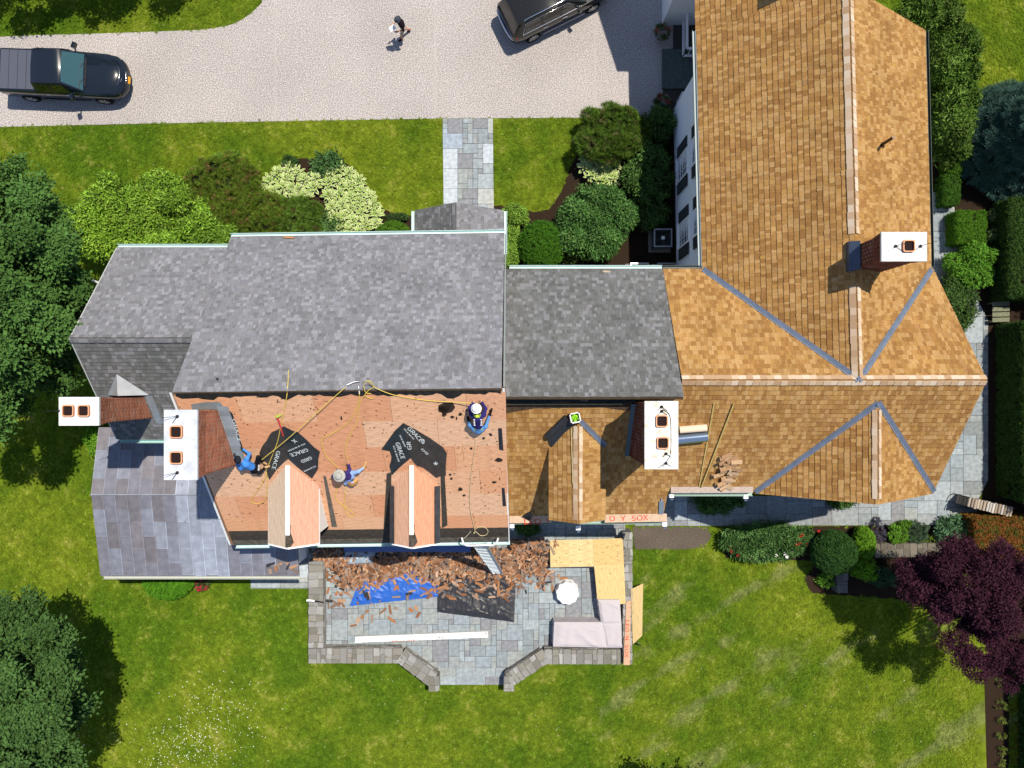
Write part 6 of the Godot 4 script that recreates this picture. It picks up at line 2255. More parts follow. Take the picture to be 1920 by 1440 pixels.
# one continuous skin over tapered bones: a distance field meshed with surface nets
func flesh(bones: Array, cell: float) -> MB:
	var lo := Vector3(INF, INF, INF)
	var hi := -lo
	for k in bones:
		var r: float = maxf(k[2], k[3]) + cell * 3
		lo = lo.min(k[0] - Vector3.ONE * r).min(k[1] - Vector3.ONE * r)
		hi = hi.max(k[0] + Vector3.ONE * r).max(k[1] + Vector3.ONE * r)
	var n := Vector3i(((hi - lo) / cell).ceil()) + Vector3i.ONE
	var f := PackedFloat32Array()
	f.resize(n.x * n.y * n.z)
	f.fill(1.0)
	var near := PackedFloat32Array()
	near.resize(f.size())
	near.fill(9.0)
	var who := PackedInt32Array()
	who.resize(f.size())
	var soft := 0.035
	for bi in bones.size():
		var k: Array = bones[bi]
		var a: Vector3 = k[0]
		var d: Vector3 = k[1] - a
		var dd := maxf(d.length_squared(), 1e-6)
		var r: float = maxf(k[2], k[3]) + cell * 2.5
		var i0 := Vector3i(((a.min(k[1]) - Vector3.ONE * r - lo) / cell).floor()).max(Vector3i.ZERO)
		var i1 := Vector3i(((a.max(k[1]) + Vector3.ONE * r - lo) / cell).ceil()).min(n - Vector3i.ONE)
		for z in range(i0.z, i1.z + 1):
			for y in range(i0.y, i1.y + 1):
				for x in range(i0.x, i1.x + 1):
					var p := lo + Vector3(x, y, z) * cell - a
					var t := clampf(p.dot(d) / dd, 0.0, 1.0)
					var dist := (p - d * t).length() - lerpf(k[2], k[3], t)
					var i := (z * n.y + y) * n.x + x
					if dist < near[i]:
						near[i] = dist
						who[i] = bi
					var h := clampf(0.5 + 0.5 * (f[i] - dist) / soft, 0.0, 1.0)
					f[i] = lerpf(f[i], dist, h) - soft * h * (1.0 - h) if absf(f[i] - dist) < soft else minf(f[i], dist)
	var vert := {}
	var cols := {}
	var sx := 1
	var sy := n.x
	var sz := n.x * n.y
	var corner := [0, sx, sy, sx + sy, sz, sx + sz, sy + sz, sx + sy + sz]
	for z in n.z - 1:
		for y in n.y - 1:
			for x in n.x - 1:
				var i := (z * n.y + y) * n.x + x
				var neg := 0
				for c in corner:
					if f[i + c] < 0.0:
						neg += 1
				if neg == 0 or neg == 8:
					continue
				var s := Vector3.ZERO
				var cnt := 0
				for e in [[0, 1], [2, 3], [4, 5], [6, 7], [0, 2], [1, 3], [4, 6], [5, 7], [0, 4], [1, 5], [2, 6], [3, 7]]:
					var fa: float = f[i + corner[e[0]]]
					var fb: float = f[i + corner[e[1]]]
					if (fa < 0.0) != (fb < 0.0):
						var t := fa / (fa - fb)
						var pa := Vector3(e[0] & 1, (e[0] >> 1) & 1, e[0] >> 2)
						var pb := Vector3(e[1] & 1, (e[1] >> 1) & 1, e[1] >> 2)
						s += pa.lerp(pb, t)
						cnt += 1
				vert[i] = lo + (Vector3(x, y, z) + s / cnt) * cell
				cols[i] = bones[who[i]][4]
	var b := MB.new()
	for i in vert:
		for ax in [[sx, sy, sz], [sy, sz, sx], [sz, sx, sy]]:
			if (f[i] < 0.0) == (f[i + ax[0]] < 0.0):
				continue
			var j1: int = i - ax[1]
			var j2: int = i - ax[1] - ax[2]
			var j3: int = i - ax[2]
			if not (vert.has(j1) and vert.has(j2) and vert.has(j3)):
				continue
			var qd := [i, j1, j2, j3]
			if f[i] >= 0.0:
				qd.reverse()
			for t in [[0, 1, 2], [0, 2, 3]]:
				b.tri(vert[qd[t[0]]], vert[qd[t[2]]], vert[qd[t[1]]], cols[i])
	b.smooth(80)
	return b


# palm and five bent fingers
func hand(b: MB, wrist: Vector3, dir: Vector3, palm: Vector3, thumb_side: float, col: Color) -> void:
	dir = dir.normalized()
	palm = (palm - dir * palm.dot(dir)).normalized()
	var side := dir.cross(palm) * thumb_side
	b.tube(PackedVector3Array([wrist, wrist + dir * 0.04, wrist + dir * 0.085]), 0.032, 0.036, 8, col)
	for k in 4:
		var o := wrist + dir * 0.08 + side * (0.027 - k * 0.018)
		var l: float = [0.072, 0.08, 0.075, 0.058][k]
		b.tube(PackedVector3Array([o, o + dir * l * 0.45 + palm * 0.008, o + dir * l * 0.75 + palm * 0.026, o + dir * l * 0.85 + palm * 0.045]), 0.0095, 0.008, 6, col)
	var t := wrist + dir * 0.03 + side * 0.03
	b.tube(PackedVector3Array([t, t + side * 0.03 + dir * 0.025, t + side * 0.035 + dir * 0.055 + palm * 0.012]), 0.011, 0.009, 6, col)


func join(b: MB, c: MB) -> void:
	b.v.append_array(c.v); b.n.append_array(c.n); b.c.append_array(c.c); b.u.append_array(c.u)


# joints: hip chest neck head, and for each side shoulder elbow wrist hip_ knee ankle toe
func person(label: String, at: Vector3, j: Dictionary, c: Dictionary) -> Node3D:
	var o := thing("person", label, "person", at)
	var bones := []
	bones.append([j.hip, j.hip.lerp(j.chest, 0.5), 0.135, 0.125, c.legs])
	bones.append([j.hip.lerp(j.chest, 0.35), j.chest, 0.130, 0.150, c.shirt])
	bones.append([j.chest, j.neck, 0.12, 0.06, c.shirt])
	bones.append([j.neck, j.head, 0.055, 0.06, c.skin])
	var up: Vector3 = (j.head - j.neck).normalized()
	bones.append([j.head - up * 0.03 + c.face * 0.02, j.head + up * 0.045, 0.078, 0.098, c.hair])
	bones.append([j.head - up * 0.055 + c.face * 0.045, j.head + c.face * 0.03, 0.062, 0.075, c.skin])
	bones.append([j.head - up * 0.02 + c.face * 0.10, j.head - up * 0.03 + c.face * 0.115, 0.014, 0.016, c.skin])
	for s in ["l", "r"]:
		bones.append([j.chest, j[s + "sh"], 0.11, 0.078, c.shirt])
		bones.append([j[s + "sh"], j[s + "el"], 0.066, 0.050, c.shirt])
		var bare: float = c.get("sleeve", 1.0)
		var midp: Vector3 = j[s + "el"].lerp(j[s + "wr"], bare)
		if bare > 0.01:
			bones.append([j[s + "el"], midp, 0.048, 0.040, c.shirt])
		bones.append([midp, j[s + "wr"], 0.044 if bare < 0.5 else 0.036, 0.030, c.skin])
		bones.append([j.hip, j[s + "hip"], 0.12, 0.10, c.legs])
		bones.append([j[s + "hip"], j[s + "kn"], 0.094, 0.066, c.legs])
		bones.append([j[s + "kn"], j[s + "an"], 0.060, 0.042, c.get("shin", c.legs)])
		bones.append([j[s + "an"], j[s + "to"], 0.046, 0.036, c.shoes])
	var b := flesh(bones, 0.017)
	var ear := up.cross(c.face).normalized()
	for s in [-1.0, 1.0]:
		var e: Vector3 = j.head - up * 0.02 + ear * s * 0.088
		b.tube(PackedVector3Array([e - up * 0.025, e + up * 0.02]), 0.012, 0.016, 6, c.skin)
		var eye: Vector3 = j.head - up * 0.0 + c.face * 0.098 + ear * s * 0.032
		b.tube(PackedVector3Array([eye - c.face * 0.01, eye + c.face * 0.004]), 0.011, 0.009, 6, lin(0.02, 0.015, 0.012))
	b.tube(PackedVector3Array([j.head - up * 0.075 + c.face * 0.10 - ear * 0.022, j.head - up * 0.078 + c.face * 0.107, j.head - up * 0.075 + c.face * 0.10 + ear * 0.022]), 0.006, 0.006, 5, lin(0.25, 0.08, 0.06))
	hand(b, j.lwr, j.lwr - j.lel, c.get("palm", Vector3.DOWN), -1.0, c.get("hand", c.skin))
	hand(b, j.rwr, j.rwr - j.rel, c.get("palm", Vector3.DOWN), 1.0, c.get("hand", c.skin))
	part(o, "body", b, mats["cloth"])
	return o


func hat(o: Node3D, called: String, head: Vector3, up: Vector3, prof: Array, col: Color, m: Material) -> void:
	var b := MB.new()
	b.lathe(prof, Vector3.ZERO, 22, col)
	b.smooth(35)
	var bs := Basis.looking_at(up.cross(Vector3(0.3, 0.1, 0.9)).normalized(), up)
	for i in b.v.size():
		b.v[i] = bs * b.v[i] + head
		b.n[i] = bs * b.n[i]
	part(o, called, b, m)


func joints(d: Dictionary, f: Callable) -> Dictionary:
	var r := {}
	for k in d:
		r[k] = on(d[k][0], d[k][1], f, d[k][2])
	return r


func build_people() -> void:
	var skin := lin(0.46, 0.24, 0.16)
	# walking across the drive
	var ft := q(760, 67, 0.02)
	var bs := Basis(Vector3.UP, atan2(-0.45, -0.9))
	var fw := Vector3(-0.90, 0, 0.44).normalized()
	var rt := Vector3(-fw.z, 0, fw.x)
	var w := func(x: float, y: float, z: float) -> Vector3: return ft + fw * x + Vector3(0, y, 0) + rt * z
	var j := {"hip": w.call(0, 0.96, 0), "chest": w.call(0.03, 1.34, 0), "neck": w.call(0.07, 1.52, 0), "head": w.call(0.13, 1.66, 0),
		"lsh": w.call(0.02, 1.42, -0.19), "lel": w.call(0.06, 1.14, -0.27), "lwr": w.call(0.30, 1.12, -0.20),
		"rsh": w.call(0.02, 1.42, 0.19), "rel": w.call(0.05, 1.14, 0.26), "rwr": w.call(0.30, 1.10, 0.20),
		"lhip": w.call(0, 0.92, -0.10), "lkn": w.call(0.16, 0.52, -0.10), "lan": w.call(0.20, 0.10, -0.10), "lto": w.call(0.36, 0.04, -0.11),
		"rhip": w.call(0, 0.92, 0.10), "rkn": w.call(-0.06, 0.50, 0.10), "ran": w.call(-0.30, 0.14, 0.10), "rto": w.call(-0.16, 0.04, 0.11)}
	var p := person("person in black shirt and khaki shorts walking over the gravel with white papers", ft, j, {"shirt": lin(0.012, 0.011, 0.012), "legs": lin(0.34, 0.29, 0.23), "shin": skin, "skin": skin, "hair": lin(0.02, 0.018, 0.02), "shoes": lin(0.012, 0.01, 0.01), "face": (fw - Vector3(0, 0.3, 0)).normalized(), "sleeve": 0.0, "palm": Vector3.UP})
	hat(p, "cap", j.head + Vector3(0, 0.06, 0), (Vector3.UP + fw * 0.25).normalized(), [Vector2(0.155, -0.012), Vector2(0.112, -0.01), Vector2(0.108, 0.05), Vector2(0.07, 0.085), Vector2(0.0, 0.095)], lin(0.05, 0.055, 0.075), mats["cloth"])
	var pb := MB.new()
	var pc: Vector3 = w.call(0.46, 1.20, 0.0)
	pb.box(Transform3D(Basis(rt, Vector3(fw.x * 0.5, 0.86, fw.z * 0.5).normalized(), rt.cross(Vector3(fw.x * 0.5, 0.86, fw.z * 0.5).normalized())), pc), Vector3(0.23, 0.006, 0.30), lin(0.80, 0.80, 0.80))
	solo("papers", "white papers held by the person crossing the drive", "paper", pb, mats["cloth"], pc)
	# roofer in a white helmet
	j = joints({"hip": [897, 806, 0.30], "chest": [896, 783, 0.55], "neck": [894, 773, 0.62], "head": [893, 766, 0.70], "lsh": [884, 777, 0.50], "lel": [880, 765, 0.28], "lwr": [886, 756, 0.12], "rsh": [907, 778, 0.50], "rel": [911, 766, 0.28], "rwr": [904, 755, 0.12], "lhip": [890, 805, 0.28], "lkn": [881, 797, 0.36], "lan": [879, 790, 0.08], "lto": [877, 782, 0.05], "rhip": [904, 804, 0.28], "rkn": [911, 800, 0.34], "ran": [918, 778, 0.09], "rto": [922, 767, 0.05]}, main_s)
	var navy := lin(0.030, 0.026, 0.125)
	var up: Vector3 = (j.head - j.neck).normalized()
	p = person("roofer in navy shirt, white helmet and lime harness kneeling on bare plywood", j.hip - Vector3(0, 0.3, 0), j, {"shirt": navy, "legs": lin(0.10, 0.24, 0.50), "skin": skin, "hair": lin(0.02, 0.02, 0.02), "shoes": lin(0.02, 0.015, 0.015), "face": Vector3(-0.05, -0.5, -0.85).normalized(), "hand": lin(0.4, 0.25, 0.18)})
	hat(p, "helmet", j.head + Vector3(0, 0.01, 0), (Vector3.UP * 0.9 + Vector3(0, 0, -0.25)).normalized(), [Vector2(0.165, -0.01), Vector2(0.135, 0.01), Vector2(0.135, 0.07), Vector2(0.105, 0.125), Vector2(0.05, 0.155), Vector2(0.0, 0.16)], lin(0.84, 0.84, 0.84), mats["paint"])
	var hb := MB.new()
	var lime := lin(0.48, 0.60, 0.06)
	var back: Vector3 = Vector3(0, 0.95, 0.25).normalized()
	var mid: Vector3 = j.chest.lerp(j.hip, 0.35) + back * 0.155
	for s in ["l", "r"]:
		hb.tube(curve([j[s + "sh"].lerp(j.neck, 0.5) + back * 0.10, mid, j[s + "hip"].lerp(j.hip, 0.0) + back * 0.12], 5), 0.022, 0.022, 5, lime)
	hb.lathe([Vector2(0.06, 0.0), Vector2(0.05, 0.02), Vector2(0, 0.03)], j.chest.lerp(j.neck, 0.5) + back * 0.13, 8, lime)
	part(p, "harness", hb, mats["cloth"])
	var lt := MB.new()
	for k in 5:
		var cpos: Vector3 = j.chest.lerp(j.hip, 0.05 + k * 0.11) + back * 0.158
		for m in [-1, 1]:
			lt.box(Transform3D(Basis(Vector3.RIGHT, 0.25), cpos + Vector3(m * (0.085), -0.02, 0)), Vector3(0.10 - 0.01 * (k % 2), 0.008, 0.030), lin(0.6, 0.6, 0.66))
	part(p, "shirt_lettering", lt, mats["cloth"])
	# roofer in a wide hat
	j = joints({"hip": [658, 892, 0.26], "chest": [645, 892, 0.50], "neck": [639, 892, 0.62], "head": [636, 892, 0.72], "lsh": [629, 896, 0.48], "lel": [624, 893, 0.26], "lwr": [633, 881, 0.20], "rsh": [652, 886, 0.50], "rel": [656, 880, 0.36], "rwr": [654, 871, 0.30], "lhip": [655, 898, 0.24], "lkn": [648, 906, 0.16], "lan": [664, 904, 0.08], "lto": [669, 900, 0.05], "rhip": [660, 887, 0.24], "rkn": [672, 884, 0.30], "ran": [682, 877, 0.09], "rto": [686, 867, 0.06]}, main_s)
	p = person("roofer in navy shirt and wide grey hat crouching by the white-cheeked dormer", j.hip - Vector3(0, 0.26, 0), j, {"shirt": lin(0.045, 0.035, 0.15), "legs": lin(0.24, 0.36, 0.62), "skin": skin, "hair": lin(0.03, 0.02, 0.02), "shoes": lin(0.60, 0.38, 0.16), "face": Vector3(-0.8, -0.5, -0.1).normalized()})
	hat(p, "sun_hat", j.head + Vector3(0, 0.05, 0), Vector3(-0.1, 1, 0.05).normalized(), [Vector2(0.215, -0.03), Vector2(0.17, -0.012), Vector2(0.115, 0.0), Vector2(0.11, 0.08), Vector2(0.07, 0.105), Vector2(0, 0.11)], lin(0.34, 0.34, 0.31), mats["cloth"])
	var tb := MB.new()
	tb.tube(curve([j.lhip + Vector3(0, 0.02, 0.12), j.lhip + Vector3(0.12, -0.05, 0.18), j.lhip + Vector3(0.3, -0.12, 0.05)], 4), 0.03, 0.02, 6, lin(0.34, 0.18, 0.06))
	tb.tube(curve([j.lhip + Vector3(-0.05, 0.02, 0.14), j.lhip + Vector3(0.1, -0.1, 0.24), j.lhip + Vector3(0.24, -0.16, 0.14)], 4), 0.025, 0.02, 6, lin(0.34, 0.18, 0.06))
	part(p, "tool_belt", tb, mats["cloth"])
	# roofer in a bright blue shirt
	j = joints({"hip": [477, 878, 0.28], "chest": [461, 869, 0.52], "neck": [452, 865, 0.62], "head": [446, 862, 0.70], "lsh": [452, 878, 0.48], "lel": [446, 872, 0.28], "lwr": [441, 858, 0.18], "rsh": [463, 860, 0.50], "rel": [468, 851, 0.36], "rwr": [457, 843, 0.20], "lhip": [475, 883, 0.25], "lkn": [487, 886, 0.26], "lan": [498, 876, 0.09], "lto": [505, 874, 0.05], "rhip": [481, 873, 0.26], "rkn": [484, 857, 0.36], "ran": [492, 866, 0.09], "rto": [500, 870, 0.05]}, main_s)
	p = person("roofer in bright blue shirt and black cap crouching beside the tall chimney", j.hip - Vector3(0, 0.28, 0), j, {"shirt": lin(0.06, 0.22, 0.62), "legs": lin(0.012, 0.013, 0.016), "skin": skin, "hair": lin(0.015, 0.015, 0.02), "shoes": lin(0.45, 0.28, 0.14), "face": Vector3(-0.75, -0.6, -0.2).normalized(), "hand": lin(0.03, 0.03, 0.035)})
	hat(p, "cap", j.head + Vector3(0, 0.03, 0), Vector3(-0.4, 0.9, 0).normalized(), [Vector2(0.14, -0.02), Vector2(0.118, -0.02), Vector2(0.112, 0.05), Vector2(0.075, 0.085), Vector2(0.0, 0.095)], lin(0.018, 0.02, 0.03), mats["cloth"])
	tb = MB.new()
	tb.slab(PackedVector3Array([on(479, 870, main_s, 0.40), on(487, 872, main_s, 0.36), on(486, 883, main_s, 0.34), on(480, 881, main_s, 0.38)]), Vector3(0, 0.05, 0), lin(0.62, 0.58, 0.50))
	part(p, "tool_belt", tb, mats["cloth"])


var clumps := {}


func leaf(b: MB, base: Vector3, dir: Vector3, nn: Vector3, l: float, w: float, col: Color, fold := 0.25) -> void:
	var s := dir.cross(nn).normalized()
	var mid := base + dir * l * 0.45
	var e := nn * w * fold
	b.tri(base, mid + s * w * 0.5 + e, base + dir * l, col)
	b.tri(base, base + dir * l, mid - s * w * 0.5 + e, col)


func clump(kind: String) -> ArrayMesh:
	if clumps.has(kind):
		return clumps[kind]
	var spec: Array = {"broad": [13, 0.16, 0.062, 0.14, 0.35], "rhodo": [12, 0.20, 0.060, 0.16, 0.3], "tiny": [22, 0.055, 0.030, 0.075, 0.4], "tree": [16, 0.15, 0.10, 0.24, 0.5], "maple": [20, 0.14, 0.05, 0.22, 0.5], "needle": [34, 0.15, 0.014, 0.10, 0.2], "spruce": [46, 0.12, 0.014, 0.16, 0.15], "peony": [14, 0.17, 0.055, 0.16, 0.3]}[kind]
	var b := MB.new()
	for i in spec[0]:
		var d := Vector3(rng.randfn(0, 1), rng.randfn(0.35, 0.7), rng.randfn(0, 1)).normalized()
		var o = Vector3(rng.randfn(0, 0.5), rng.randfn(0, 0.4), rng.randfn(0, 0.5)) * spec[3]
		if kind in ["needle", "spruce"]:
			o = Vector3(rng.randfn(0, 0.3), rng.randf_range(-0.1, 1.0), rng.randfn(0, 0.3)) * spec[3]
			d = Vector3(rng.randfn(0, 0.55), 1.0, rng.randfn(0, 0.55)).normalized()
		var nn := (Vector3.UP * 0.9 + Vector3(rng.randfn(0, spec[4]), 0, rng.randfn(0, spec[4])))
		nn = (nn - d * nn.dot(d)).normalized()
		var k := rng.randf_range(0.78, 1.25)
		leaf(b, o, d, nn, spec[1] * rng.randf_range(0.75, 1.2), spec[2] * rng.randf_range(0.85, 1.15), Color(k, k, k * rng.randf_range(0.85, 1.05)))
	clumps[kind] = b.mesh()
	return clumps[kind]


# leaf clumps over the surfaces of ellipsoid lobes [centre, radii]
func crown(o: Node3D, lobes: Array, kind: String, dens: float, size: float, col: Color, var_: float, m: Material, called := "crown", alt := Color(0, 0, 0), alt_p := 0.0) -> void:
	var where := []
	var cols := PackedColorArray()
	for li in lobes.size():
		var c: Vector3 = lobes[li][0]
		var r: Vector3 = lobes[li][1]
		var area := 4.0 * PI * pow((pow(r.x * r.y, 1.6) + pow(r.x * r.z, 1.6) + pow(r.y * r.z, 1.6)) / 3.0, 0.625)
		var tone := 1.0 + rng.randf_range(-var_, var_) * 0.6
		for i in int(area * dens):
			var d := Vector3(rng.randfn(), rng.randfn(), rng.randfn()).normalized()
			if d.y < -0.45 and rng.randf() < 0.75:
				continue
			var k := 1.0 - absf(rng.randfn(0, 0.13))
			var p := c + d * r * k
			if p.y < 0.03:
				continue
			var hid := false
			for lj in lobes.size():
				if lj != li and ((p - lobes[lj][0]) / lobes[lj][1]).length_squared() < 0.52:
					hid = true
					break
			if hid:
				continue
			var nn := (d / r).normalized().lerp(Vector3.UP, 0.35).normalized()
			var bs := Basis(Vector3.UP.cross(nn).normalized() if absf(nn.y) < 0.99 else Vector3.RIGHT, Vector3.UP.angle_to(nn)) * Basis(Vector3.UP, rng.randf() * TAU)
			var s := size * rng.randf_range(0.75, 1.25)
			where.append(Transform3D(bs.scaled_local(Vector3.ONE * s) if false else bs * Basis().scaled(Vector3.ONE * s), p))
			var cc := col if rng.randf() >= alt_p else alt
			cols.append(vary(Color(cc.r * tone, cc.g * tone, cc.b * tone), var_))
	scatter(called, clump(kind), where, cols, m, o).set_meta("kind", "stuff")


func core(o: Node3D, lobes: Array, k: float, col: Color, called := "branches") -> void:
	var b := MB.new()
	for l in lobes:
		var prof := []
		for i in 7:
			var a := -PI / 2 + PI * i / 6.0
			prof.append(Vector2(cos(a), sin(a)))
		var t := MB.new()
		t.lathe(prof, Vector3.ZERO, 12, col)
		for i in t.v.size():
			var v = t.v[i] * l[1] * k + l[0]
			t.v[i] = Vector3(v.x, maxf(v.y, 0.01), v.z)
		join(b, t)
	part(o, called, b, mats["bark"])


func shrub(called: String, label: String, group: String, px: float, py: float, rx: float, rz: float, h: float, kind: String, col: Color, lobes_n: int, dens := 46.0, size := 1.0, m := "leaf", alt := Color(0, 0, 0), alt_p := 0.0, filled := true) -> Node3D:
	var c := q(px, py, h * 0.6)
	c.y = 0
	var o := thing(called, label, "shrub", c, group)
	var sc := (H - h * 0.6) / F
	var R := Vector3(rx * sc, h * 0.5, rz * sc)
	var lobes := []
	if lobes_n <= 1:
		lobes.append([c + Vector3(0, h * 0.5, 0), R])
	else:
		lobes.append([c + Vector3(0, h * 0.45, 0), R * Vector3(0.76, 0.92, 0.76)])
		for i in lobes_n:
			var an := TAU * (i + rng.randf() * 0.7) / lobes_n
			var rr := rng.randf_range(0.45, 0.80)
			var s := rng.randf_range(0.22, 0.46)
			lobes.append([c + Vector3(cos(an) * R.x * rr, h * rng.randf_range(0.35, 0.76), sin(an) * R.z * rr), Vector3(R.x * s, h * rng.randf_range(0.26, 0.36), R.z * s)])
	var solid := lobes.duplicate()
	if lobes_n > 2:
		# stray shoots break the outline
		for i in lobes_n + 6:
			var an := rng.randf() * TAU
			var rr := rng.randf_range(0.72, 1.04)
			var s := rng.randf_range(0.08, 0.18)
			lobes.append([c + Vector3(cos(an) * R.x * rr, h * rng.randf_range(0.4, 1.0) * (1.25 - rr * 0.5), sin(an) * R.z * rr), Vector3(R.x * s, h * 0.12, R.z * s)])
	crown(o, lobes, kind, dens, size, col, 0.34, mats[m], "foliage", alt, alt_p)
	if filled:
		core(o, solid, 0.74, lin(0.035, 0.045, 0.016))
	return o


func tree(called: String, label: String, lobes_px: Array, base: Vector3, kind: String, col: Color, dens: float, size: float, trunk_r: float, group := "") -> Node3D:
	var o := thing(called, label, "tree", base, group)
	var lobes := []
	for l in lobes_px:
		lobes.append([q(l[0], l[1], l[2]), Vector3(l[3], l[3] * 0.72, l[3])])
	# every lobe breaks into smaller sprays so that the outline is uneven
	var all := []
	for l in lobes:
		for i in 9:
			var d := Vector3(rng.randfn(), rng.randfn(0.1, 0.7), rng.randfn()).normalized()
			var s := rng.randf_range(0.16, 0.36)
			all.append([l[0] + d * l[1] * rng.randf_range(0.5, 0.95), l[1] * Vector3(s, s * 0.85, s)])
	crown(o, all, kind, dens, size, col, 0.26, mats["leaf"])
	var b := MB.new()
	var top := Vector3.ZERO
	for l in lobes:
		top += l[0] / lobes.size()
	var fork := base.lerp(Vector3(top.x, 0, top.z), 0.3) + Vector3(0, top.y * 0.45, 0)
	b.tube(curve([base - Vector3(0, 0.1, 0), base + Vector3(0.05, top.y * 0.22, 0), fork], 5), trunk_r, trunk_r * 0.66, 12, lin(0.085, 0.065, 0.050))
	for l in lobes:
		var e: Vector3 = l[0]
		b.tube(curve([fork - Vector3(0, 0.1, 0), fork.lerp(e, 0.5) + Vector3(rng.randfn(0, 0.15), -0.2, rng.randfn(0, 0.15)), e], 4), trunk_r * 0.4, 0.02, 7, lin(0.085, 0.065, 0.050))
	part(o, "trunk", b, mats["bark"])
	return o


# foliage over a clipped block, its corners a little rounded
func hedge(called: String, label: String, group: String, x0: float, y0: float, x1: float, y1: float, h: float, kind: String, col: Color, dens: float, size: float, alt := Color(0, 0, 0), alt_p := 0.0) -> void:
	var a := q(x0, y0, h)
	var b := q(x1, y1, h)
	var c := Vector3((a.x + b.x) / 2, 0, (a.z + b.z) / 2)
	var o := thing(called, label, "hedge", c, group)
	var where := []
	var cols := PackedColorArray()
	var wx := absf(b.x - a.x)
	var wz := absf(b.z - a.z)
	var put := func(p: Vector3, nn: Vector3) -> void:
		var bs := Basis(Vector3.UP.cross(nn).normalized() if absf(nn.y) < 0.99 else Vector3.RIGHT, Vector3.UP.angle_to(nn)) * Basis(Vector3.UP, rng.randf() * TAU)
		where.append(Transform3D(bs * Basis().scaled(Vector3.ONE * size * rng.randf_range(0.75, 1.25)), p + nn * rng.randfn(0, 0.03)))
		cols.append(vary(alt if rng.randf() < alt_p else col, 0.3))
	for i in int(wx * wz * dens):
		var u := rng.randf_range(-0.5, 0.5)
		var w := rng.randf_range(-0.5, 0.5)
		var drop := 0.10 * pow(2 * maxf(absf(u), absf(w)), 8)
		put.call(c + Vector3(u * wx, h - drop, w * wz), Vector3(u * 0.5, 1, w * 0.5).normalized())
	for k in [[Vector3(1, 0, 0), wz, wx], [Vector3(-1, 0, 0), wz, wx], [Vector3(0, 0, 1), wx, wz], [Vector3(0, 0, -1), wx, wz]]:
		var nn: Vector3 = k[0]
		var t := Vector3(nn.z, 0, nn.x)
		for i in int(k[1] * h * dens * 0.8):
			put.call(c + nn * k[2] * 0.5 + t * k[1] * rng.randf_range(-0.5, 0.5) + Vector3(0, rng.randf_range(0.03, h), 0), (nn + Vector3(0, 0.4, 0)).normalized())
	scatter("foliage", clump(kind), where, cols, mats["leaf"], o).set_meta("kind", "stuff")
	var cb := MB.new()
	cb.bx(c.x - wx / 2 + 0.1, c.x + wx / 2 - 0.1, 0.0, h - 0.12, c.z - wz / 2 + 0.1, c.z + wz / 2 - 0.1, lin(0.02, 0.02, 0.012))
	part(o, "branches", cb, mats["bark"])


func hosta_leaf(edge: Color, mid: Color) -> ArrayMesh:
	var b := MB.new()
	var prof := [[0.0, 0.02, 0.0], [0.18, 0.22, 0.06], [0.42, 0.31, 0.10], [0.68, 0.24, 0.09], [0.88, 0.10, 0.04], [1.0, 0.0, -0.02]]
	for i in prof.size() - 1:
		for s in [-1.0, 1.0]:
			var p = prof[i]
			var n: Array = prof[i + 1]
			var a0 := Vector3(p[0], p[2], 0)
			var a1 := Vector3(n[0], n[2], 0)
			var m0 := Vector3(p[0], p[2] + p[1] * 0.22, s * p[1] * 0.62)
			var m1 := Vector3(n[0], n[2] + n[1] * 0.22, s * n[1] * 0.62)
			var e0 := Vector3(p[0], p[2] + p[1] * 0.16, s * p[1])
			var e1 := Vector3(n[0], n[2] + n[1] * 0.16, s * n[1])
			b.quad(a0, a1, m1, m0, mid)
			b.quad(m0, m1, e1, e0, edge)
	return b.mesh()


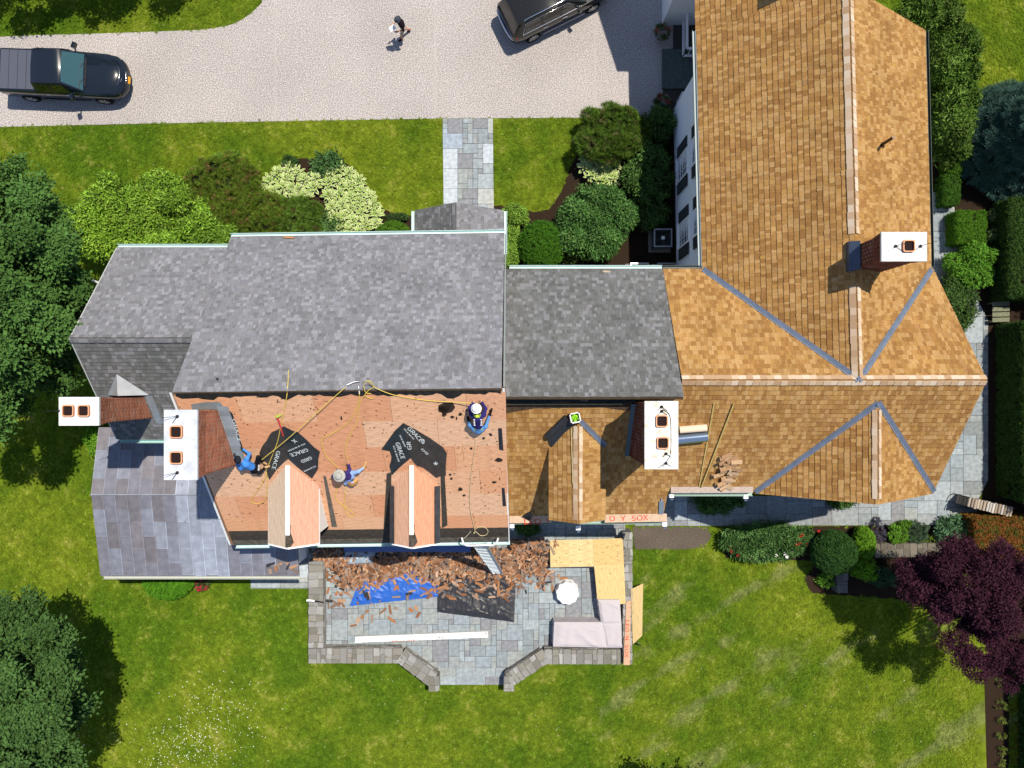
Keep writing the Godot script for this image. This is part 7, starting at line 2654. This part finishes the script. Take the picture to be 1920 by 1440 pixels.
func build_plants() -> void:
	var oakc := lin(0.066, 0.140, 0.034)
	tree("oak_tree", "large dark green broadleaf tree beside the grey west gable", [[15, 372, 7, 1.4], [55, 395, 6.5, 1.4], [70, 430, 7, 1.5], [20, 440, 8.5, 2.0], [85, 495, 7.5, 1.6], [40, 540, 9, 2.0], [95, 560, 7.5, 1.5], [120, 600, 6, 1.1], [105, 640, 6, 1.1], [25, 630, 8.5, 1.9], [75, 670, 6.5, 1.3], [10, 720, 6.5, 1.6], [-50, 560, 9.5, 2.4], [-60, 420, 8, 2.2], [-70, 700, 8, 2.2]], Vector3(-20.6, 0, -4.2), "tree", oakc, 34.0, 1.0, 0.28)
	tree("oak_tree", "large dark green broadleaf tree standing on the back lawn", [[10, 1150, 5.5, 1.4], [45, 1200, 6.5, 1.6], [70, 1240, 6, 1.3], [20, 1270, 8, 2.0], [95, 1285, 6, 1.3], [60, 1330, 7.5, 1.7], [120, 1335, 5, 1.1], [20, 1380, 8, 2.0], [95, 1400, 6, 1.4], [55, 1440, 6.5, 1.7], [-40, 1300, 8.5, 2.3], [-30, 1440, 7.5, 2.2]], Vector3(-21.0, 0, 13.4), "tree", lin(0.060, 0.122, 0.034), 34.0, 1.0, 0.28)
	var up := []
	for k in [[60, -120, 6, 1.5], [140, -95, 6.5, 1.6], [215, -80, 6, 1.4], [270, -110, 6.5, 1.6], [345, -95, 6, 1.5], [20, -70, 5, 1.3], [140, -20, 4, 0.75], [410, -120, 6, 1.2], [-60, -60, 6, 1.8]]:
		var w := q(k[0], k[1], 0)
		var s: float = H / (H - k[2])
		up.append([960 + (k[0] - 960) * s, 720 + (k[1] - 720) * s, k[2], k[3]])
	tree("shade_tree", "leafy tree beyond the drive verge, throwing ragged shade on the grass", up, q(190, -200), "tree", oakc, 24.0, 1.0, 0.25)
	tree("purple_maple", "dark purple-leaved maple at the corner of the back lawn", [[1735, 1062, 4.6, 1.1], [1778, 1050, 4.8, 1.1], [1725, 1095, 4.6, 0.9], [1765, 1108, 5.2, 1.2], [1815, 1080, 5.6, 1.3], [1780, 1150, 5.0, 1.1], [1820, 1140, 5.6, 1.3], [1805, 1195, 5.0, 1.1], [1848, 1205, 5.0, 1.2], [1870, 1070, 5.8, 1.3], [1880, 1130, 6.0, 1.4], [1900, 1190, 5.4, 1.3], [1908, 1245, 4.4, 1.0], [1945, 1090, 6, 1.6]], q(1850, 1120), "maple", lin(0.056, 0.019, 0.034), 50.0, 0.95, 0.14)
	tree("yard_tree", "dark broadleaf tree just beyond the foot of the back lawn", [[1240, 1492, 3.0, 0.8], [1345, 1500, 3.2, 1.0], [1290, 1530, 4.2, 1.2]], q(1275, 1560), "tree", oakc, 30.0, 1.0, 0.14)
	tree("boundary_tree", "tall tree beyond the hedge on the east side, mostly out of sight", [[2400, 480, 9, 2.0], [2410, 660, 9, 2.1], [2400, 820, 9, 2.0]], Vector3(26.8, 0, 0.0), "tree", oakc, 26.0, 1.1, 0.3)
	# blue spruce
	var sp := thing("blue_spruce", "blue-green spruce on the lawn east of the house", "tree", Vector3(22.4, 0, -10.9))
	var lobes := []
	for t in 9:
		var f := t / 8.0
		var rad := lerpf(2.35, 0.25, pow(f, 0.9))
		var n := int(lerpf(11, 3, f))
		for i in n:
			var an := TAU * (i + 0.5 * (t % 2) + rng.randf() * 0.3) / n
			lobes.append([Vector3(22.4, 0.8 + f * 5.6, -10.9) + Vector3(cos(an), -0.1, sin(an)) * rad * 0.68, Vector3(rad * 0.40, 0.34, rad * 0.40)])
	crown(sp, lobes, "spruce", 62.0, 1.15, lin(0.065, 0.130, 0.110), 0.3, mats["leaf"])
	var tb := MB.new()
	tb.tube(PackedVector3Array([Vector3(22.4, 0, -10.9), Vector3(22.4, 6.6, -10.9)]), 0.22, 0.03, 9, lin(0.07, 0.05, 0.04))
	part(sp, "trunk", tb, mats["bark"])

	# front beds
	shrub("laurel_shrub", "large bright green laurel at the corner of the grey west wing", "", 262, 418, 112, 92, 2.3, "broad", lin(0.140, 0.260, 0.022), 11, 50, 1.0, "leaf_gloss", lin(0.21, 0.34, 0.04), 0.3)
	shrub("laurel_shrub", "smaller bright green laurel between the big one and the eave", "", 385, 445, 52, 50, 1.6, "broad", lin(0.135, 0.255, 0.022), 7, 50, 0.95, "leaf_gloss", lin(0.20, 0.33, 0.04), 0.3)
	var oliv := lin(0.130, 0.200, 0.026)
	shrub("juniper_shrub", "sprawling olive juniper in the front bed beside the laurel", "spreading junipers", 418, 352, 66, 62, 1.0, "needle", oliv, 10, 80, 1.1, "leaf", lin(0.24, 0.15, 0.06), 0.10)
	shrub("juniper_shrub", "sprawling olive juniper in the front bed between the hostas and the gutter", "spreading junipers", 470, 405, 70, 44, 1.0, "needle", oliv, 10, 80, 1.1, "leaf", lin(0.24, 0.15, 0.06), 0.10)
	shrub("juniper_shrub", "darker juniper in the front bed next to the bare soil", "spreading junipers", 555, 408, 50, 36, 0.9, "needle", lin(0.105, 0.185, 0.028), 8, 80, 1.1, "leaf", lin(0.09, 0.07, 0.03), 0.1)
	shrub("bed_shrub", "bright green perennial between the juniper and the front lawn", "", 428, 296, 26, 14, 0.5, "broad", lin(0.10, 0.20, 0.03), 4, 60, 0.6)
	shrub("rose_bush", "small dark rose bush with one red bloom in the front bed", "", 545, 302, 15, 11, 0.5, "broad", lin(0.04, 0.09, 0.025), 4, 60, 0.5)
	shrub("green_hosta", "plain green hosta between the two cream-edged patches", "", 612, 308, 26, 18, 0.45, "peony", lin(0.065, 0.135, 0.045), 5, 60, 1.2)
	shrub("green_hosta", "plain green hosta at the gutter beside the bare soil", "", 614, 426, 26, 18, 0.45, "peony", lin(0.10, 0.19, 0.06), 5, 60, 1.2)
	shrub("groundcover", "low dark groundcover near the clipped dome by the porch", "", 742, 408, 24, 9, 0.3, "tiny", lin(0.05, 0.10, 0.03), 4, 90, 1.0)
	shrub("clipped_dome", "clipped bright green dome tucked under the main gutter by the porch", "", 737, 446, 36, 32, 1.3, "tiny", lin(0.085, 0.19, 0.018), 1, 260, 0.9)
	shrub("light_shrub", "light green small-leaved shrub beside the porch roof", "", 968, 402, 25, 18, 1.0, "tiny", lin(0.155, 0.27, 0.04), 5, 110, 1.5)
	shrub("light_shrub", "light green small-leaved shrub along the main gable wall", "", 960, 465, 16, 46, 1.0, "tiny", lin(0.155, 0.27, 0.04), 6, 110, 1.5)
	shrub("clipped_ball", "large clipped bright green ball beside the link's gutter", "", 1016, 460, 44, 48, 1.9, "tiny", lin(0.060, 0.165, 0.016), 1, 260, 0.9)
	shrub("rhododendron", "mid green rhododendron between the clipped ball and the shaded bed", "", 1110, 420, 70, 64, 1.9, "broad", lin(0.055, 0.135, 0.030), 12, 50, 0.85, "leaf_gloss", lin(0.10, 0.20, 0.05), 0.25)
	shrub("small_hosta", "pale green low plants at the foot of the rhododendron", "", 1078, 480, 24, 12, 0.4, "peony", lin(0.17, 0.24, 0.07), 4, 50, 0.8)
	shrub("juniper_shrub", "tall feathery juniper at the edge of the gravel near the entry", "", 1148, 250, 62, 46, 1.8, "needle", lin(0.085, 0.150, 0.022), 11, 80, 1.25, "leaf", lin(0.13, 0.12, 0.05), 0.12)
	shrub("shade_shrub", "dark shrub in the house's shadow beside the tall juniper", "shrubs in the house shadow", 1215, 330, 42, 55, 1.6, "broad", lin(0.065, 0.130, 0.032), 8, 40, 0.9)
	shrub("shade_shrub", "dark shrub in the house's shadow beside the air conditioner", "shrubs in the house shadow", 1222, 405, 30, 26, 1.0, "broad", lin(0.065, 0.130, 0.032), 6, 40, 0.9)
	shrub("shade_shrub", "dark shrub in the house's shadow beside the gravel planter", "shrubs in the house shadow", 1235, 232, 26, 34, 1.3, "broad", lin(0.065, 0.130, 0.032), 6, 40, 0.9)
	# hostas with cream margins
	var kit := [hosta_leaf(lin(0.60, 0.62, 0.34), lin(0.20, 0.32, 0.06)), hosta_leaf(lin(0.66, 0.66, 0.42), lin(0.26, 0.38, 0.08)), hosta_leaf(lin(0.52, 0.56, 0.24), lin(0.17, 0.29, 0.05))]
	var beds := [["in the patch beside the juniper", "hostas beside the juniper", [492, 352, 505, 338, 520, 324, 536, 334, 547, 352, 541, 314, 558, 322, 570, 336, 588, 350, 512, 358, 532, 350, 524, 370, 560, 356, 574, 366, 492, 374, 508, 376, 592, 334, 556, 372]], ["in the patch curving along the front lawn", "hostas along the front lawn", [618, 324, 636, 316, 654, 326, 672, 338, 616, 344, 636, 338, 654, 348, 676, 356, 692, 368, 616, 366, 636, 362, 656, 370, 674, 378, 700, 384, 622, 388, 640, 384, 658, 392, 678, 400, 706, 402, 626, 408, 644, 406, 662, 414, 684, 418, 704, 420, 636, 428, 656, 432, 674, 434]], ["tucked between juniper and rhododendron", "hostas by the rhododendron", [1100, 300, 1118, 296, 1134, 304, 1150, 316, 1096, 316, 1114, 314, 1132, 322, 1110, 330, 1130, 340, 1150, 336]]]
	for bd in beds:
		var a: Array = bd[2]
		for i in range(0, a.size(), 2):
			var at := q(a[i], a[i + 1], 0.3)
			at.y = 0.30 if a.size() == 20 else 0.02
			var o := thing("hosta_plant", "cream-edged hosta " + bd[0], "plant", at, bd[1])
			for tier in 3:
				var n: int = [9, 8, 5][tier]
				for k in n:
					var an := TAU * (k + rng.randf() * 0.6 + tier * 0.37) / n
					var l: float = [0.235, 0.21, 0.17][tier] * rng.randf_range(0.85, 1.2)
					var dist: float = [0.16, 0.08, 0.02][tier]
					var d := Vector3(cos(an), 0, sin(an))
					var pitch: float = [0.05, 0.35, 0.7][tier] + rng.randfn(0, 0.12)
					var bs := Basis(Vector3.UP, -an) * Basis(Vector3(0, 0, 1), pitch) * Basis(Vector3.RIGHT, rng.randfn(0, 0.25))
					piece(o, "leaf", Transform3D(bs * Basis().scaled(Vector3(l, l, l * 0.95)), at + d * dist + Vector3(0, [0.22, 0.32, 0.38][tier] + rng.randfn(0, 0.02), 0)), kit[rng.randi() % 3], mats["leaf"])
			var st := MB.new()
			for k in 7:
				var an := TAU * k / 7.0
				st.tube(PackedVector3Array([at, at + Vector3(cos(an) * 0.12, 0.28, sin(an) * 0.12)]), 0.012, 0.006, 5, lin(0.14, 0.22, 0.05))
			part(o, "stems", st, mats["leaf"])
	# by the metal roof
	shrub("clipped_dome", "clipped bright green mound at the metal roof's front gutter", "", 314, 1092, 47, 33, 1.1, "tiny", lin(0.085, 0.23, 0.016), 1, 260, 0.9)
	shrub("red_rose", "small red-flowering rose beside the clipped mound", "", 379, 1096, 13, 14, 0.5, "broad", lin(0.05, 0.09, 0.03), 4, 60, 0.5, "leaf", lin(0.48, 0.02, 0.06), 0.35)
	shrub("light_shrub", "bright green shrub at the metal roof's west edge below the brick chimney", "", 178, 822, 15, 32, 1.0, "broad", lin(0.11, 0.24, 0.02), 4, 60, 0.7)
	# right garden
	var pn := shrub("peony_bed", "long bed of dark green peonies with red and white blooms", "", 1440, 1014, 84, 30, 0.7, "peony", lin(0.055, 0.120, 0.035), 14, 60, 0.95, "leaf", lin(0.10, 0.19, 0.06), 0.3)
	var fl := MB.new()
	for k in [[1434, 1013, 0], [1500, 1004, 0], [1504, 1003, 0], [1494, 1020, 0], [1499, 1019, 0], [1513, 1021, 0], [1368, 1028, 0], [1372, 1034, 0], [1535, 996, 0], [1383, 1041, 0], [1438, 1041, 1], [1455, 1041, 1], [1471, 1038, 1], [1487, 1033, 1], [1408, 1043, 2], [1404, 1046, 2], [1475, 1044, 1]]:
		var c: Color = [lin(0.40, 0.03, 0.025), lin(0.75, 0.72, 0.70), lin(0.6, 0.35, 0.32)][k[2]]
		var p := q(k[0], k[1], 0.62)
		for i in 9:
			var an := TAU * i / 9
			leaf(fl, p, Vector3(cos(an), 0.5, sin(an)).normalized(), Vector3.UP, 0.09, 0.06, vary(c, 0.2))
	part(pn, "blooms", fl, mats["leaf"])
	shrub("clipped_ball", "dark clipped boxwood ball casting a round shadow on the back lawn", "", 1566, 1037, 41, 41, 2.0, "tiny", lin(0.042, 0.105, 0.026), 1, 260, 1.0)
	shrub("clipped_column", "bright green clipped shrub touching the dark boxwood ball", "", 1622, 1018, 19, 30, 1.3, "tiny", lin(0.11, 0.235, 0.018), 1, 240, 0.9)
	shrub("light_shrub", "lime green leafy mound beside the upright stone block and clipped shrub", "", 1618, 1068, 26, 22, 0.8, "broad", lin(0.15, 0.31, 0.020), 5, 60, 0.6)
	shrub("light_shrub", "lime green sprawling plant between the dark ball and the stone block", "", 1551, 1088, 16, 18, 0.4, "broad", lin(0.13, 0.28, 0.03), 5, 60, 0.6)
	shrub("light_shrub", "bright green feathery mound on the low garden wall's bed", "", 1690, 1001, 24, 22, 0.7, "tiny", lin(0.105, 0.225, 0.025), 5, 120, 1.2)
	shrub("lavender", "grey-green lavender mound beside the feathery mound", "", 1718, 998, 20, 19, 0.6, "needle", lin(0.085, 0.135, 0.085), 5, 90, 0.8)
	shrub("lavender", "thin purple-tinged lavender beside the bright clipped shrub", "", 1646, 996, 12, 22, 0.5, "needle", lin(0.12, 0.11, 0.16), 4, 60, 0.8, "leaf", Color(0, 0, 0), 0.0, false)
	shrub("light_shrub", "small yellow-green plant at the end of the low garden wall", "", 1744, 1014, 16, 10, 0.4, "broad", lin(0.15, 0.24, 0.03), 4, 60, 0.5)
	shrub("peony_shrub", "blue-green peony beside the firewood rack", "", 1786, 1000, 30, 32, 0.8, "peony", lin(0.085, 0.165, 0.085), 7, 55, 1.0)
	shrub("peony_shrub", "pale blue-green perennial in the maple's shade", "", 1655, 1082, 22, 18, 0.5, "peony", lin(0.06, 0.12, 0.06), 5, 55, 0.7)
	for k in [[1879, 1322], [1879, 1352], [1880, 1378], [1880, 1408], [1878, 1278], [1880, 1432]]:
		shrub("seedling_rose", "young yellow-green rose in the bare soil strip", "young roses in the soil strip", k[0], k[1], 9, 8, 0.35, "broad", lin(0.13, 0.17, 0.035), 3, 40, 0.45, "leaf", Color(0, 0, 0), 0.0, false)
	# east side
	hedge("box_hedge", "square clipped bright green box hedge on the east terrace", "", 1796, 396, 1849, 454, 1.0, "tiny", lin(0.075, 0.175, 0.016), 260, 0.9)
	shrub("round_shrub", "rounded bright green leafy shrub next to the square box hedge", "", 1822, 497, 42, 42, 1.3, "broad", lin(0.095, 0.225, 0.025), 8, 60, 0.75)
	shrub("rhododendron", "long-leaved rhododendron against the east gable", "", 1793, 572, 30, 50, 1.5, "rhodo", lin(0.050, 0.100, 0.020), 8, 50, 0.9, "leaf_gloss")
	var sd := lin(0.060, 0.115, 0.018)
	shrub("leafy_shrub", "loose leafy shrub at the north-east roof corner", "leafy shrubs east of the wing", 1745, 22, 52, 40, 2.6, "rhodo", sd, 9, 44, 1.0, "leaf", lin(0.12, 0.19, 0.04), 0.3)
	shrub("leafy_shrub", "loose leafy shrub along the east eave next to the corner shrub", "leafy shrubs east of the wing", 1782, 120, 48, 66, 2.6, "rhodo", sd, 11, 44, 1.0, "leaf", lin(0.12, 0.19, 0.04), 0.3)
	shrub("leafy_shrub", "loose leafy shrub along the east eave next to the narrow clipped hedges", "leafy shrubs east of the wing", 1785, 225, 44, 70, 2.6, "rhodo", sd, 11, 44, 1.0, "leaf", lin(0.12, 0.19, 0.04), 0.3)
	hedge("box_hedge", "narrow clipped hedge touching the leafy shrubs", "", 1778, 284, 1804, 322, 0.8, "tiny", lin(0.06, 0.14, 0.016), 220, 0.9)
	hedge("box_hedge", "narrow clipped hedge nearer the square box hedge", "", 1772, 328, 1800, 382, 0.8, "tiny", lin(0.05, 0.12, 0.016), 220, 0.9)
	shrub("variegated_shrub", "pale variegated shrub behind the square box hedge, with creamy leaves", "", 1872, 404, 18, 14, 0.7, "broad", lin(0.20, 0.26, 0.09), 4, 50, 0.6)
	shrub("variegated_shrub", "duller variegated shrub between box hedge and rounded shrub", "", 1868, 440, 18, 14, 0.7, "broad", lin(0.16, 0.22, 0.07), 4, 50, 0.6)
	shrub("grey_shrub", "grey-blue feathery plant at the foot of the rounded shrub", "", 1790, 530, 26, 12, 0.5, "needle", lin(0.08, 0.12, 0.12), 4, 60, 1.0)
	hedge("yew_hedge", "dark hedge between the east lawn and the terrace", "dark hedges on the east side", 1896, 372, 2010, 555, 1.6, "tiny", lin(0.040, 0.080, 0.018), 120, 1.3)
	hedge("yew_hedge", "long dark hedge beside the east terrace walk", "dark hedges on the east side", 1925, 604, 2060, 940, 2.1, "tiny", lin(0.040, 0.080, 0.018), 120, 1.3)
	hedge("yew_hedge", "dark hedge running down beside the soil strip", "dark hedges on the east side", 1972, 1265, 2060, 1500, 2.2, "tiny", lin(0.040, 0.080, 0.018), 110, 1.3)
	hedge("beech_hedge", "russet and green clipped hedge behind the firewood rack", "", 1832, 975, 1990, 1060, 1.5, "tiny", lin(0.215, 0.085, 0.024), 230, 1.1, lin(0.08, 0.10, 0.02), 0.30)
	shrub("eave_shrub", "green shrub peeping out below the cross gable", "", 1580, 938, 30, 15, 1.0, "broad", lin(0.065, 0.130, 0.030), 5, 60, 0.6)
	shrub("shade_shrub", "dark shrub in the shadow under the east wing's south eave", "", 1350, 940, 46, 22, 0.9, "broad", lin(0.065, 0.130, 0.032), 6, 50, 0.8)
	shrub("shade_shrub", "dark shrub in the shadow under the link's eave by the main house", "", 990, 985, 22, 16, 0.9, "broad", lin(0.065, 0.130, 0.032), 5, 50, 0.8)


func air_conditioner(label: String, at: Vector3, col: Color) -> void:
	var o := thing("air_conditioner", label, "air conditioner", at, "air conditioners by the wall")
	var b := MB.new()
	b.bx(at.x - 0.52, at.x + 0.48, 0.02, 0.10, at.z - 0.48, at.z + 0.52, lin(0.22, 0.21, 0.20))
	part(o, "base_slab", b, mats["stone"])
	b = MB.new()
	for s in [-1, 1]:
		b.bx(at.x + s * 0.38 - 0.03, at.x + s * 0.38 + 0.03, 0.10, 0.88, at.z - 0.41, at.z + 0.41, col)
		b.bx(at.x - 0.35, at.x + 0.35, 0.10, 0.88, at.z + s * 0.38 - 0.03, at.z + s * 0.38 + 0.03, col)
	b.bx(at.x - 0.35, at.x + 0.35, 0.10, 0.50, at.z - 0.35, at.z + 0.35, lin(0.02, 0.02, 0.02))
	part(o, "casing", b, mats["metal"])
	b = MB.new()
	for k in 4:
		b.box(Transform3D(Basis(Vector3.UP, TAU * k / 4 + 0.3) * Basis(Vector3.RIGHT, 0.3), Vector3(at.x, 0.72, at.z) + Basis(Vector3.UP, TAU * k / 4 + 0.3) * Vector3(0.17, 0, 0)), Vector3(0.26, 0.01, 0.13), lin(0.03, 0.03, 0.03))
	part(o, "fan", b, mats["metal"])
	b = MB.new()
	b.bx(at.x - 0.07, at.x + 0.07, 0.86, 0.90, at.z - 0.07, at.z + 0.07, lin(0.72, 0.73, 0.75))
	part(o, "fan_hub", b, mats["paint"])
	b = MB.new()
	for k in 5:
		var r := 0.12 + k * 0.055
		var ring := PackedVector3Array()
		for i in 25:
			ring.append(Vector3(at.x + cos(TAU * i / 24) * r, 0.87, at.z + sin(TAU * i / 24) * r))
		b.tube(ring, 0.006, 0.006, 4, lin(0.08, 0.085, 0.09), false)
	part(o, "grille", b, mats["metal"])


func planter(label: String, at: Vector3, bloom: Color) -> void:
	var o := thing("stone_planter", label, "planter", at, "stone planters at the entry")
	var b := MB.new()
	b.lathe([Vector2(0.22, 0.0), Vector2(0.2, 0.05), Vector2(0.24, 0.2), Vector2(0.36, 0.42), Vector2(0.40, 0.50), Vector2(0.36, 0.50), Vector2(0.30, 0.42), Vector2(0.0, 0.40)], at, 24, lin(0.46, 0.45, 0.42))
	b.smooth(35)
	part(o, "urn", b, mats["stone"])
	crown(o, [[at + Vector3(0, 0.62, 0), Vector3(0.36, 0.26, 0.36)]], "broad", 70, 0.5, lin(0.05, 0.085, 0.025), 0.3, mats["leaf"], "foliage", bloom, 0.2)


func build_yard_things() -> void:
	air_conditioner("grey air conditioner on a concrete slab under the shuttered windows", q(1243, 446, 0.85) * Vector3(1, 0, 1), lin(0.32, 0.34, 0.36))
	air_conditioner("pale air conditioner half hidden by the link's gutter, farther from the wall", q(1199, 510, 0.85) * Vector3(1, 0, 1), lin(0.36, 0.37, 0.38))
	air_conditioner("pale air conditioner half hidden by the link's gutter, next to the wall", q(1250, 510, 0.85) * Vector3(1, 0, 1), lin(0.36, 0.37, 0.38))
	planter("stone urn with red flowers standing on the gravel by the entry", q(1240, 62, 0.5) * Vector3(1, 0, 1) + Vector3(0, 0.02, 0), lin(0.35, 0.06, 0.03))
	planter("stone urn with red flowers at the edge of the shaded bed", q(1242, 192, 0.5) * Vector3(1, 0, 1) + Vector3(0, 0.02, 0), lin(0.35, 0.04, 0.05))
	# firewood rack
	var at := q(1860, 960, 0.6) * Vector3(1, 0, 1)
	var o := thing("firewood_rack", "dark curved metal rack holding a stack of pale split firewood", "rack", at)
	var dv := (q(1900, 962, 1.2) - q(1816, 942, 1.2))
	dv.y = 0
	var len := dv.length()
	dv = dv / len
	var nv := Vector3(-dv.z, 0, dv.x)
	var c := q(1857, 951, 1.15) * Vector3(1, 0, 1)
	var b := MB.new()
	for s in [-1, 1]:
		for k in [-1, 1]:
			b.tube(curve([c + dv * s * (len / 2 + 0.05) + nv * k * 0.2 + Vector3(0, 0.02, 0), c + dv * s * (len / 2 + 0.16) + nv * k * 0.2 + Vector3(0, 0.5, 0), c + dv * s * (len / 2 + 0.05) + nv * k * 0.2 + Vector3(0, 1.25, 0)], 5), 0.02, 0.02, 6, lin(0.015, 0.015, 0.015))
	for k in [-1, 1]:
		b.tube(PackedVector3Array([c - dv * len / 2 + nv * k * 0.2 + Vector3(0, 0.10, 0), c + dv * len / 2 + nv * k * 0.2 + Vector3(0, 0.10, 0)]), 0.025, 0.025, 6, lin(0.015, 0.015, 0.015))
	part(o, "frame", b, mats["metal"])
	var tones := [lin(0.52, 0.44, 0.36), lin(0.44, 0.36, 0.28), lin(0.60, 0.55, 0.50), lin(0.34, 0.27, 0.21)]
	for r in 9:
		var n := 15
		for i in n:
			var lg := thing("firewood_log", "pale split log stacked in the curved metal rack", "log", c + dv * ((i + 0.5) / n - 0.5) * len + Vector3(0, 0.19 + r * 0.118, 0), "logs in the firewood rack") if r >= 7 else null
			var lb := MB.new()
			var lc := c + dv * ((i + 0.5 + rng.randf_range(-0.15, 0.15)) / n - 0.5) * len + Vector3(0, 0.19 + r * 0.118, 0) + nv * rng.randf_range(-0.03, 0.03)
			var rr := len / n * rng.randf_range(0.44, 0.52)
			lb.tube(PackedVector3Array([lc - nv * 0.21, lc + nv * 0.21]), rr, rr, 5, vary(tones[rng.randi() % 4], 0.15))
			if lg:
				part(lg, "log", lb, mats["plank"])
			else:
				join(b, lb)
	var lower := MB.new()
	for r in 7:
		for i in 15:
			var lc := c + dv * ((i + 0.5) / 15.0 - 0.5) * len + Vector3(0, 0.19 + r * 0.118, 0)
			lower.tube(PackedVector3Array([lc - nv * 0.2, lc + nv * 0.2]), len / 15 * 0.48, len / 15 * 0.48, 5, vary(tones[rng.randi() % 4], 0.15))
	var lo := part(o, "lower_logs", lower, mats["plank"])
	lo.set_meta("kind", "stuff")
	# slatted bench in the hedge gap
	var ben := thing("garden_bench", "weathered slatted bench in the gap between the dark hedges", "bench", q(1876, 582, 0.4) * Vector3(1, 0, 1))
	for i in 4:
		b = MB.new()
		b.slab(PackedVector3Array([q(1861, 566 + i * 10, 0.45), q(1893, 565 + i * 10, 0.45), q(1893, 573 + i * 10, 0.45), q(1861, 574 + i * 10, 0.45)]), Vector3(0, 0.03, 0), lin(0.22, 0.23, 0.15))
		part(ben, "slat", b, mats["plank"])
	for p in [[1862, 568], [1892, 568], [1862, 603], [1892, 603]]:
		b = MB.new()
		var t := q(p[0], p[1], 0.42)
		b.bx(t.x - 0.03, t.x + 0.03, 0.02, 0.42, t.z - 0.03, t.z + 0.03, lin(0.18, 0.18, 0.12))
		part(ben, "leg", b, mats["plank"])
	# wire hoops edging the soil strip
	for yy in [1322, 1362, 1392, 1420]:
		b = MB.new()
		var ring := []
		for i in 9:
			var an := PI * i / 8
			ring.append(q(1894, yy, 0) + Vector3(0.02 * i, sin(an) * 0.35, cos(an) * 0.22))
		b.tube(PackedVector3Array(ring), 0.012, 0.012, 5, lin(0.20, 0.06, 0.03))
		solo("wire_hoop", "rusty wire hoop edging the bare soil strip", "hoop", b, mats["metal"], q(1894, yy, 0), "rusty hoops along the soil strip")
